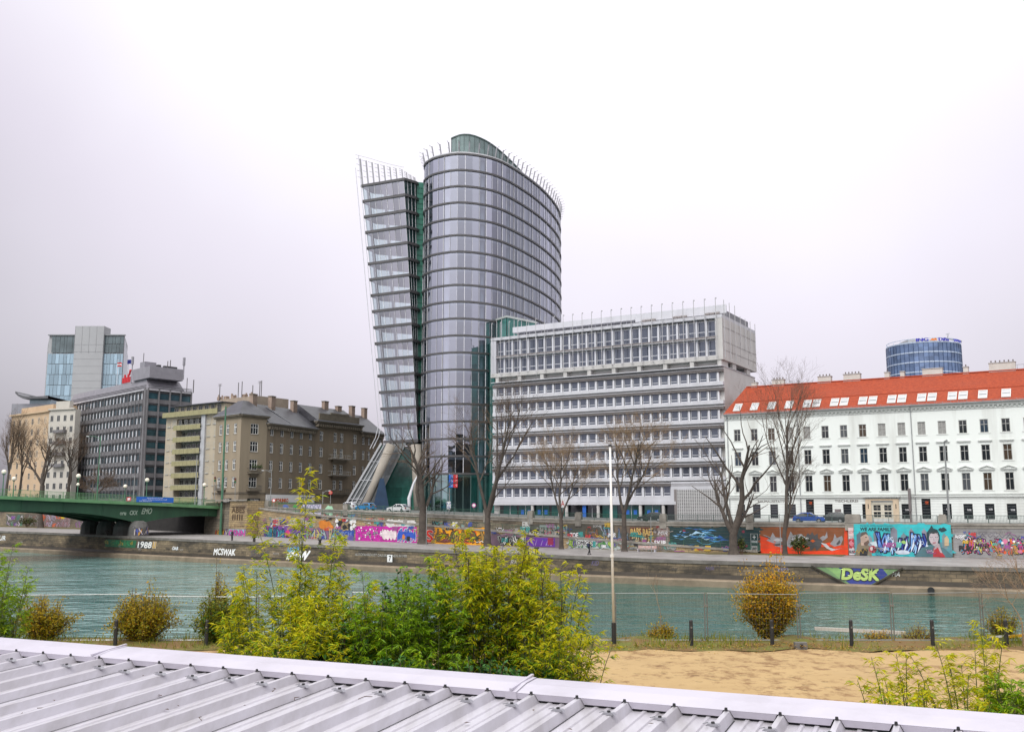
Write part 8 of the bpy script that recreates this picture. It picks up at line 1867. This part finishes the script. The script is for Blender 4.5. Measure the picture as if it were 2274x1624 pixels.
# ================================================================== site fence
fm = M('fence_steel', (.27, .28, .28), .4, metal=.7, var=.1); fy0 = 38.6; foot = M('fence_foot', (.17, .165, .16), .9, var=.2)
fx = [bxy(p, fy0) for p in (-175, 36, 336, 585, 788, 980, 1172, 1358, 1556, 1756, 1958, 2152, 2350)]
fn = ['at the left edge behind the feathery bush', 'between the two brown shrubs on the left', 'before the dark green shrub', 'behind the left side of the bamboo', 'behind the tall bamboo', 'behind the middle of the bamboo', 'behind the right side of the bamboo', 'right of the flagpole', 'left half behind the orange shrub', 'right of the orange shrub above the white plank', 'behind the sparse bamboo sprays', 'at the right edge by the bare twigs']
for i in range(12):
    x0, x1 = fx[i] + .05, fx[i + 1] - .05; jig = rnd.uniform(-.06, .06); zb = BANK + .12; zt = zb + (1.70 if i < 4 else 1.80) + rnd.uniform(-.03, .03); t = thing('site_fence', 'steel mesh site fence panel ' + fn[i], 'fence', ((x0 + x1) / 2, fy0, BANK), 'mesh fence panels along the river bank')
    m = MB(); zj = rnd.uniform(-.05, .05)
    m.tube([(x0, fy0, zt), (x1, fy0, zt + zj)], .016, 6, fm); m.tube([(x0, fy0, zb + .05), (x1, fy0, zb + .05)], .021, 6, fm); m.tube([(x0, fy0, zb - .1), (x0, fy0, zt)], .024, 6, fm); m.tube([(x1, fy0, zb - .1), (x1, fy0, zt + zj)], .024, 6, fm); m.build('frame', t)
    m = MB(); nv = 26
    for k in range(1, nv): x = x0 + (x1 - x0) * k / nv; m.bar((x, fy0, zb + .05), (x, fy0, zt + zj * k / nv), .0036, .0036, fm)
    for k in range(1, 9): z = zb + .05 + (zt - zb) * k / 9; m.bar((x0, fy0 + .008, z), (x1, fy0 + .008, z), .0036, .0036, fm)
    m.build('mesh', t)
    m = MB(); m.box(x1 - .3, x1 + .36, fy0 - .13, fy0 + .13, BANK - .02, BANK + .13, foot); m.build('foot', t)
    m = MB(); m.box(x1 - .03, x1 + .13, fy0 - .05, fy0 - .015, zt - .5, zt - .42, fm); m.build('clamp', t)
# flagpole
fx0 = bxy(1356, 38.0); fp = thing('flagpole', 'slim white pole with a black foot standing on the sand edge', 'pole', (fx0, 38, BANK)); topz_ = at(1351, 990, 38).z; polew = M('pole_white', (.72, .72, .70), .45, var=.08, scale=2)
m = MB(); m.tube([(fx0, 38, BANK + .85), (fx0 - .04, 38, topz_)], [.055, .042], 12, polew); m.build('shaft', fp, smooth=True)
m = MB(); m.tube([(fx0, 38, BANK - .05), (fx0, 38, BANK + .88)], [.085, .085], 12, blk); m.build('foot', fp); m = MB(); m.tube([(fx0 - .04, 38, topz_), (fx0 - .04, 38, topz_ + .07)], [.08, .06], 10, blk); m.build('cap', fp)
m = MB(); m.tube([(fx0 - .02, 38, BANK + 3.3), (fx0 - .02, 38, BANK + 3.4)], [.08, .08], 10, polew); m.build('collar', fp)
# black posts
pn = {57: 'black post by the left fence, partly behind the roof', 282: 'black post in front of the orange brown shrub on the left', 478: 'black post below the dark green shrub', 1523: 'black post between the sapling and the orange shrub', 1697: 'black post at the foot of the orange shrub', 1868: 'black post right in front of the white plank', 2043: 'black post behind the sparse bamboo sprays', 2202: 'black post near the right scrub bush'}
pst = M('post_black', (.022, .022, .024), .55, var=.3, scale=3)
for px, lab in pn.items():
    D = 37.7; x = bxy(px, D); t = thing('bank_post', lab, 'post', (x, D, BANK), 'black posts along the river bank'); m = MB(); m.tube([(x, D, BANK - .05), (x, D, BANK + .98)], [.075, .07], 10, pst); m.build('shaft', t); m = MB(); m.tube([(x, D, BANK + .98), (x, D, BANK + 1.02)], [.07, .045], 10, pst); m.build('cap', t)
    m = MB(); m.box(x - .03, x + .03, D - .085, D - .07, BANK + .72, BANK + .78, fm); m.build('plate', t)
# plank, yellow boards, litter
m = MB(); a_ = at(1808, 1394, 40.6); b_ = at(2010, 1404, 40.2); m.bar(a_, b_, .10, .13, M('plank_white', (.55, .52, .48), .7)); tag(m.build('plank'), 'long pale plank lying on low supports by the water', 'plank')
m = MB(); a_ = at(2235, 1412, 38.9); m.bar(a_, a_ + Vector((1.3, .2, .06)), .14, .1, M('pipe_yellow', (.62, .33, .01), .5)); m.bar(a_ + Vector((-.7, -.1, -.02)), a_ + Vector((.1, 0, .02)), .1, .08, polew); o = m.build('barrier_board'); tag(o, 'yellow and white barrier board lying at the right edge of the sand', 'board')
for px, py, lab in ((1758, 1420, 'grey concrete block at the fence foot right of the orange shrub'),): 
    x = bxy(px, 37.3); m = MB(); m.box(x - .22, x + .22, 37.2, 37.45, BANK, BANK + .26, foot); m.box(x - .05, x + .05, 37.15, 37.2, BANK + .1, BANK + .2, blk); tag(m.build('fence_block'), lab, 'block')
# ================================================================== metal roof in the foreground
met = M('roof_sheet_metal', (.55, .53, .585), .38, metal=.15, var=.12, scale=2.2, col2=(.38, .36, .375), streak=False, bump=.03, thresh=(.25, .62), detail=7)
mpn = [n for n in met.node_tree.nodes if n.type == 'MAPPING'][0]; mpn.inputs['Rotation'].default_value = (0, 0, R(24)); mpn.inputs['Scale'].default_value = (2.6, .2, 1); mcap = M('ridge_flashing_metal', (.56, .53, .61), .42, metal=.15, scale=1.1, col2=(.45, .425, .48), detail=8, thresh=(.3, .55)); roof_dark_m = M('roof_gap_dark', (.035, .035, .04), .9)
RO0, RO1 = Vector((-5.04, 9.96, -1.25)), Vector((3.14, 6.26, -1.25)); re = (RO1 - RO0).normalized(); rg = Vector((re.y, -re.x, 0)); rg = rg if rg.y < 0 else -rg
def rf(s, t, up=0.): return RO0 + re * s + rg * t + Z_ * (-.055 * t + up)     # s along the ridge, t down the slope
roof_t = thing('metal_roof', 'grey ribbed sheet metal roof in the foreground with a pale ridge flashing', 'roof', rf(4, 1))
CAPW = .35; P_ = .345; S0 = -4.2; NR = 46; base_dz = -.088
m = MB()
prof = [(0, 0), (.026, .058), (.060, .058), (.086, 0), (.150, 0), (.158, .010), (.180, .010), (.188, 0), (.240, 0), (.248, .010), (.270, .010), (.278, 0)]
ps = []
for i in range(NR): ps += [(S0 + i * P_ + x, z) for x, z in prof]
tt = [CAPW - .22, 1.2, 2.4, 4., 6., 8.2, 11.]
for (a, b) in zip(ps, ps[1:]):
    for t0, t1 in zip(tt, tt[1:]): m.face([rf(a[0], t0, base_dz + a[1]), rf(b[0], t0, base_dz + b[1]), rf(b[0], t1, base_dz + b[1]), rf(a[0], t1, base_dz + a[1])][::-1], met)
m.build('ribbed_sheet', roof_t)
m = MB()
for i in range(0, NR, 3):
    s_ = S0 + i * P_ + .088; m.face([rf(s_, CAPW + .01, base_dz + .004), rf(s_ + .008, CAPW + .01, base_dz + .004), rf(s_ + .008, 10.9, base_dz + .004), rf(s_, 10.9, base_dz + .004)][::-1], roof_dark_m)
m.build('lap_joints', roof_t)
# flashing pieces: top plate + toothed lip dropping between the ribs
rib_s = [S0 + i * P_ for i in range(NR)]
cuts = [S0, 1.6, 5.68, S0 + NR * P_]
for ci_ in range(3):
    a, b = cuts[ci_], cuts[ci_ + 1]; m = MB(); up = .004 * (ci_ % 2)
    m.face([rf(a, -.02, up), rf(b, -.02, up), rf(b, CAPW * .5, up - .0), rf(a, CAPW * .5, up)][::-1], mcap); m.face([rf(a, CAPW * .5, up), rf(b, CAPW * .5, up), rf(b, CAPW, up - .025), rf(a, CAPW, up - .025)][::-1], mcap)
    m.face([rf(a, -.02, up), rf(b, -.02, up), rf(b, -.03, up - .22), rf(a, -.03, up - .22)], mcap)
    for s_ in rib_s:
        # plate between two ribs, cut out in a trapezoid over each rib
        l0, l1 = s_ + .084, s_ + P_ - .004
        if l0 < a - P_ or l1 > b + P_: continue
        l0c, l1c = max(l0, a), min(l1, b)
        if l1c - l0c < .02: continue
        m.face([rf(l0c - .022, CAPW, up - .026), rf(l1c + .022, CAPW, up - .026), rf(l1c, CAPW - .012, up - .070), rf(l0c, CAPW - .012, up - .070)][::-1], mcap)
    m.build('ridge_flashing', roof_t)
for s_ in (1.6, 5.68):
    m = MB(); m.mesh([rf(s_ + x, t, z) for x in (-.045, .045) for t, z in ((-.02, .006), (CAPW * .5, .006), (CAPW + .004, -.019), (CAPW - .006, -.073))], [(0, 1, 5, 4), (1, 2, 6, 5), (2, 3, 7, 6)], mcap); m.bar(rf(s_, -.05, .014), rf(s_, CAPW, -.006), .022, .016, mcap); m.build('joint_strip', roof_t)
m = MB(); m.face([rf(S0, CAPW - .03, -.088), rf(S0 + NR * P_, CAPW - .03, -.088), rf(S0 + NR * P_, CAPW - .03, -.03), rf(S0, CAPW - .03, -.03)], roof_dark_m); m.build('gap', roof_t)  # near-black sheet set back below the flashing lip
m = MB(); m.mesh([rf(S0, -.03, -.2), rf(S0 + NR * P_, -.03, -.2), rf(S0 + NR * P_, -.05, -3.9), rf(S0, -.05, -3.9)], [(0, 1, 2, 3)], M('shed_wall', (.40, .40, .40), .8)); m.build('wall', roof_t)
# saddle screws
scm = M('screw_steel', (.42, .42, .45), .35, metal=.7)
m = MB(); m.mesh([(-.045, -.02, .0), (.045, -.02, .0), (.045, .02, .0), (-.045, .02, .0), (-.03, -.02, .016), (.03, -.02, .016), (.03, .02, .016), (-.03, .02, .016)], [(4, 5, 6, 7), (0, 1, 5, 4), (1, 2, 6, 5), (2, 3, 7, 6), (3, 0, 4, 7)], scm); m.tube([(0, 0, .014), (0, 0, .026)], [.013, .011], 8, blk); m.tube([(-.03, 0, .02), (-.062, -.012, .012)], [.004, .003], 5, scm)
screw = m.build('saddle_screw', None, local=True); qs = random.Random(12); ang = math.atan2(re.y, re.x)
for i, s_ in enumerate(rib_s):
    for j, t_ in enumerate((CAPW + .36, CAPW + 2.25, CAPW + 4.2)):
        if j == 1 and i % 2: continue
        o = inst(screw, roof_t, rf(s_ + .04, t_ + qs.uniform(-.03, .03), base_dz + .059), ang)
drop(screw)
m = MB()
for i in range(NR): 
    p = rf(rib_s[i] + .04, CAPW + .012, base_dz + .064); m.tube([p, p + Z_ * .018], [.012, .009], 6, blk)
m.build('end_plugs', roof_t)
# dry leaves and twigs on the sheet
dl = M('dry_leaf', (.09, .05, .03), .9, var=.4)
m = MB()
for i in range(46):
    s_, t_ = qs.uniform(-2, 9), CAPW + abs(qs.gauss(0, 1.1)) + .04; ph = (s_ - S0) % P_
    if ph < .09: s_ += .09
    p = rf(s_, t_, base_dz + .016); a = qs.uniform(0, 6); r_ = qs.uniform(.008, .03)
    m.face([p + Vector((r_ * cos(a), r_ * sin(a), .004)), p + Vector((-r_ * .6 * sin(a), r_ * .6 * cos(a), .008)), p - Vector((r_ * cos(a), r_ * sin(a), -.002)), p + Vector((r_ * .6 * sin(a), -r_ * .6 * cos(a), .006))], dl)
    if i % 3 == 0: m.tube([p + Vector((0, 0, .005)), p + Vector((.06 * cos(a), .06 * sin(a), .012)), p + Vector((.13 * cos(a + .3), .13 * sin(a + .3), .006))], .0025, 4, dl)
o = m.build('dry_leaves'); o['kind'] = 'stuff'
# buildings on the near bank, behind the viewer: they are what the lower windows across the canal mirror
nb_m = M('near_bank_render', (.10, .115, .115), .9, var=.2, scale=.1)
nbk = thing('dark_building', 'long dark building mirrored in the lowest windows of the glass tower', 'building', (0, -75, STREET)); m = MB(); m.box(-190, 210, -100, -75, BANK, 34, nb_m); m.build('wall', nbk)
m = MB()
for i in range(40):
    for k in range(7): m.box(-186 + i * 9.8, -182 + i * 9.8, -74.95, -74.9, 2 + k * 3.8, 4.4 + k * 3.8, glass_d)
o = m.build('window_rows', nbk); o['kind'] = 'stuff'
# ================================================================== cars
tyre = M('car_tyre', (.015, .015, .016), .8); rim = M('car_rim', (.40, .41, .42), .35, metal=.7); cgl = M('car_glass', (.018, .022, .026), .06, spec=.8); lampr = M('tail_lamp', (.45, .015, .015), .3); lampw = M('head_lamp', (.7, .7, .7), .2)
def car(label, base, rz, paint, L=4.4, H=1.45, hatch=True):
    t = thing('parked_car', label, 'car', (0, 0, 0), 'cars parked behind the street railing'); W = 1.74; h2 = L / 2
    low = [(-h2, .28), (-h2 + .05, .75), (-h2 + .3, .88), (h2 - 1.05, .92), (h2 - .15, .80), (h2, .62), (h2, .28)]
    roofl = [(-h2 + .12, .86), (-h2 + (.55 if hatch else 1.15), H - .06), (-h2 + (1.1 if hatch else 1.7), H), (h2 - 2.1, H - .02), (h2 - 1.15, .93)]
    def ext(m, pr, w0, w1, mat):
        n = len(pr); V = [(x, -w0, z) for x, z in pr] + [(x, w0, z) for x, z in pr]
        m.mesh(V, [tuple(range(n)), tuple(range(n, 2 * n))[::-1]] + [(i, n + i, n + (i + 1) % n, (i + 1) % n) for i in range(n)], mat)
    m = MB(); ext(m, low, W / 2, W / 2, paint)
    zt = lambda z: W / 2 - .02 - .22 * (z - .86) / (H - .86); n = len(roofl); V = [(x, -zt(z), z) for x, z in roofl] + [(x, zt(z), z) for x, z in roofl]
    m.mesh(V, [tuple(range(n)), tuple(range(n, 2 * n))[::-1]] + [(i, n + i, n + (i + 1) % n, (i + 1) % n) for i in range(n)], paint); o = m.build('body', t, local=True)
    bvl = o.modifiers.new('bevel', 'BEVEL'); bvl.width = .05; bvl.segments = 2; bvl.limit_method = 'ANGLE'
    for sy in (-1, 1):
        m = MB(); a, b, c, d = roofl[0], roofl[1], roofl[3], roofl[4]; y = lambda z: sy * (zt(z) + .012)
        def win(x0, x1, x2, x3, z0=.92, z1=H - .1): m.face([(x0, y(z0), z0), (x1, y(z0), z0), (x2, y(z1), z1), (x3, y(z1), z1)], cgl)
        win(a[0] + .28, -.12, -.12, b[0] + .16); win(-.02, d[0] - .18, c[0] - .02, -.02); m.build('side_window', t, local=True)
    m = MB(); e = .015; z0, z1 = .95, H - .08; xa, xb = roofl[4][0], roofl[3][0]; f = lambda z: xa + (xb - xa) * (z - .93) / (H - .95); m.face([(f(z0) + e, -zt(z0) + .08, z0 + e), (f(z0) + e, zt(z0) - .08, z0 + e), (f(z1) + e, zt(z1) - .08, z1 + e), (f(z1) + e, -zt(z1) + .08, z1 + e)], cgl); m.build('windscreen', t, local=True)
    m = MB(); xa, xb = roofl[0][0], roofl[1][0]; f = lambda z: xa + (xb - xa) * (z - .86) / (H - .92); z0, z1 = .95, H - .14; m.face([(f(z0) - e, -zt(z0) + .1, z0), (f(z0) - e, zt(z0) - .1, z0), (f(z1) - e, zt(z1) - .1, z1), (f(z1) - e, -zt(z1) + .1, z1)], cgl); m.build('rear_window', t, local=True)
    for sx in (-1, 1):
        for sy in (-1, 1):
            c = (sx * (h2 - .82), sy * (W / 2 - .1), .32); m = MB(); m.tube([(c[0], c[1] - .11, c[2]), (c[0], c[1] + .11, c[2])], .32, 16, tyre); w_ = m.build('wheel', t, local=True); m = MB(); m.tube([(c[0], c[1] + sy * .09, c[2]), (c[0], c[1] + sy * .125, c[2])], .2, 12, rim); m.build('rim', w_, local=True)
    for sy in (-1, 1):
        m = MB(); m.box(h2 - .1, h2 + .012, sy * .62 - .18, sy * .62 + .18, .58, .72, lampw); m.build('headlight', t, local=True); m = MB(); m.box(-h2 - .012, -h2 + .1, sy * .66 - .15, sy * .66 + .15, .66, .82, lampr); m.build('tail_light', t, local=True); m = MB(); m.box(.72, .88, sy * (W / 2 + .02), sy * (W / 2 + .17), .92, 1.05, paint) if sy > 0 else m.box(.72, .88, sy * (W / 2 + .17), sy * (W / 2 + .02), .92, 1.05, paint); m.build('mirror', t, local=True)
    t.location = base; t.rotation_euler = (0, 0, rz); return t
cw = M('car_paint_white', (.70, .71, .72), .25, var=.03, coat=.5); cb2 = M('car_paint_blue', (.02, .09, .42), .25, var=.05, coat=.6); cb3 = M('car_paint_sky_blue', (.03, .22, .50), .25, var=.05, coat=.5); cdk = M('car_paint_dark', (.03, .035, .04), .25, var=.1, coat=.5)
def road_spot(px, back):
    o = lambda t: -back; s = wpx_off(px, o, -1.); p = WALL.map(s, 0, -back); p.z = street_z(WALL.at(s).x) + .01; tn = WALL.tan(s); return p, math.atan2(tn.y, tn.x)
for px, back, flip, paint, lab, L_, hatch in ((772, 5, 1, cw, 'white parked estate car below the brown house', 4.5, True), (812, 5.4, 1, cb3, 'light blue parked car right of the white estate car', 4.0, True), (885, 5, 1, cw, 'white parked saloon car beside the thick dark tree', 4.6, False), (1797, 4.8, 0, cb2, 'bright blue parked saloon car before the white town house', 4.5, False), (1845, 5, 1, cdk, 'dark parked car partly hidden by the wall pillar', 4.3, True), (1448, 4.8, 1, cdk, 'dark green car behind the railing before the teal office windows', 4.4, False)):
    p, a = road_spot(px, back); car(lab, p, a + (pi if flip else 0), paint, L_, 1.47, hatch)
# ================================================================== people on the promenade
skin = M('skin', (.48, .30, .22), .6); hairm = M('hair', (.03, .022, .018), .7)
def person(label, base, face_ang, top_c, leg_c, stride=.22, arm=.25, H=1.75, bag=False):
    t = thing('person', label, 'person', (0, 0, 0)); k = H / 1.75; tc_ = M('jacket_%d' % int(top_c[2] * 1000), top_c, .85); lc = M('trousers_%d' % int(leg_c[2] * 1000), leg_c, .85)
    J = [(0, 0, .93), (0, 0, 1.12), (0, .01, 1.38), (0, .02, 1.50), (0, .05, 1.62), (-.20, 0, 1.42), (-.25, -arm * .5, 1.14), (-.23, -arm * .2 + .08, .90), (.20, 0, 1.42), (.25, arm * .5, 1.14), (.23, arm * .5 + .14, .92), (-.10, 0, .90), (-.11, stride * .55, .50), (-.11, stride * .7, .08), (-.11, stride * .7 + .16, .04), (.10, 0, .90), (.11, -stride * .3, .50), (.11, -stride * 1.0, .10), (.11, -stride + .14, .04), (-.225, -arm * .2 + .12, .82), (.225, arm * .5 + .18, .84)]
    Ed = [(0, 1), (1, 2), (2, 3), (3, 4), (2, 5), (5, 6), (6, 7), (7, 19), (2, 8), (8, 9), (9, 10), (10, 20), (0, 11), (11, 12), (12, 13), (13, 14), (0, 15), (15, 16), (16, 17), (17, 18)]
    Rd = [.15, .14, .165, .055, .10, .075, .055, .04, .075, .055, .04, .095, .07, .05, .045, .095, .07, .05, .045, .035, .035]
    me = bpy.data.meshes.new('body'); me.from_pydata([(x * k, y * k, z * k) for x, y, z in J], Ed, []); o = bpy.data.objects.new('body', me); COL.objects.link(o); o.parent = t
    sk = o.modifiers.new('skin', 'SKIN')
    for v, r in zip(me.skin_vertices[0].data, Rd): v.radius = (r * k, r * k * .85)
    me.skin_vertices[0].data[0].use_root = True; sb = o.modifiers.new('subdivision', 'SUBSURF'); sb.levels = 1; sb.render_levels = 2
    me.materials.append(tc_)
    m = MB()
    for sx in (-1, 1):
        j = (11, 12, 13) if sx < 0 else (15, 16, 17); m.tube([Vector(J[j[0]]) * k + Z_ * .06, Vector(J[j[1]]) * k, Vector(J[j[2]]) * k], [.108 * k, .082 * k, .062 * k], 10, lc)
    m.tube([(0, 0, .84 * k), (0, 0, 1.0 * k)], [.17 * k, .16 * k], 12, lc); m.build('trousers', t, smooth=True, local=True)
    m = MB(); m.sphere((0, .05 * k, 1.64 * k), .105 * k, skin, 12, 1.15); m.tube([(0, .14 * k, 1.63 * k), (0, .165 * k, 1.61 * k)], [.02, .012], 6, skin)
    for sx in (-1, 1): m.sphere((sx * .04 * k, .145 * k, 1.66 * k), .012, blk, 6); m.sphere((sx * .105 * k, .05 * k, 1.64 * k), .022, skin, 6)
    m.bar((-.03 * k, .148 * k, 1.575 * k), (.03 * k, .148 * k, 1.575 * k), .01, .01, lampr); m.build('head', t, smooth=True, local=True)
    m = MB(); m.sphere((0, .02 * k, 1.675 * k), .112 * k, hairm, 12, 1.05); m.build('hair', t, smooth=True, local=True)
    for ji in (19, 20):
        m = MB(); c = Vector(J[ji]) * k; m.sphere(c, .04 * k, skin, 8, 1.3)
        for f_ in range(4): m.tube([c + Vector((0, -.025 + .016 * f_, -.03)), c + Vector((0, -.025 + .018 * f_, -.075 + .006 * abs(f_ - 1.5))), c + Vector((.008 if ji == 19 else -.008, -.02 + .018 * f_, -.10 + .006 * abs(f_ - 1.5)))], [.009, .008, .006], 5, skin)
        m.tube([c + Vector((0, .035, -.005)), c + Vector((0, .055, -.04))], [.011, .007], 5, skin); m.build('hand', t, smooth=True, local=True)
    for ji, kk in ((13, 14), (17, 18)): m = MB(); a, b = Vector(J[ji]) * k, Vector(J[kk]) * k; m.tube([a + Vector((0, -.08, -.05)), b + Vector((0, .0, -.01)), b + Vector((0, .06, -.015))], [.055, .05, .035], 8, blk); m.build('shoe', t, local=True)
    if bag: m = MB(); m.box(-.15 * k, .15 * k, -.30 * k, -.14 * k, 1.02 * k, 1.45 * k, M('backpack', (.03, .04, .09), .8)); m.build('backpack', t, local=True)
    t.location = base; t.rotation_euler = (0, 0, face_ang); return t
def prom_pt(px, py):
    lo, hi = 60., 320.
    for _ in range(50):
        Y = (lo + hi) / 2; p = at(px, py, Y)
        if p.z > prom_z(p.x): lo = Y
        else: hi = Y
    p.z = prom_z(p.x) + .02; return p
person('person in dark clothes standing before the orange graffiti by the abutment', prom_pt(515, 1199), pi * .9, (.02, .02, .025), (.022, .024, .03), .05, .05)
person('person in a dark blue jacket walking along the promenade by the bamboo tips', prom_pt(1308, 1231), -1.0, (.018, .022, .04), (.02, .02, .022), .30, .3, bag=True)
# small sign posts on the promenade
for px, py, h_, lab in ((742, 1206, 3.4, 'thin grey post before the yellow stone ramp wall'), (946, 1212, 6.2, 'thin post left of the orange mural'), (1176, 1215, 5.0, 'thin post before the purple graffiti'), (1446, 1228, 5.0, 'thin post left of the painted bench'), (1734, 1234, 5.5, 'slim pale post before the orange blade mural')):
    p = prom_pt(px, py); t = thing('sign_post', lab, 'post', p, 'thin posts on the promenade'); m = MB(); m.tube([p, p + Z_ * h_], .05, 8, pole_y); m.build('shaft', t); m = MB(); m.tube([p, p + Z_ * .12], [.12, .1], 8, pole_y); m.build('base', t)
p = prom_pt(1726, 1226); t = thing('notice_sign', 'white notice plate at the foot of the leaning poplar', 'sign', p); m = MB(); m.box(p.x - .42, p.x + .42, p.y - .1, p.y - .05, p.z + .1, p.z + 1.4, wp); m.build('plate', t); m = MB(); m.bar((p.x, p.y, p.z - .05), (p.x, p.y, p.z + 1.3), .07, .07, pole_y); m.build('post', t); P = Paint(lambda x, z, l: Vector((p.x + x, p.y - .1 - l, p.z + z))); P.text('2', -.15, .3, .34, .5, (.04, .03, .12), 1, bold=.03); P.build(t, 'lettering')
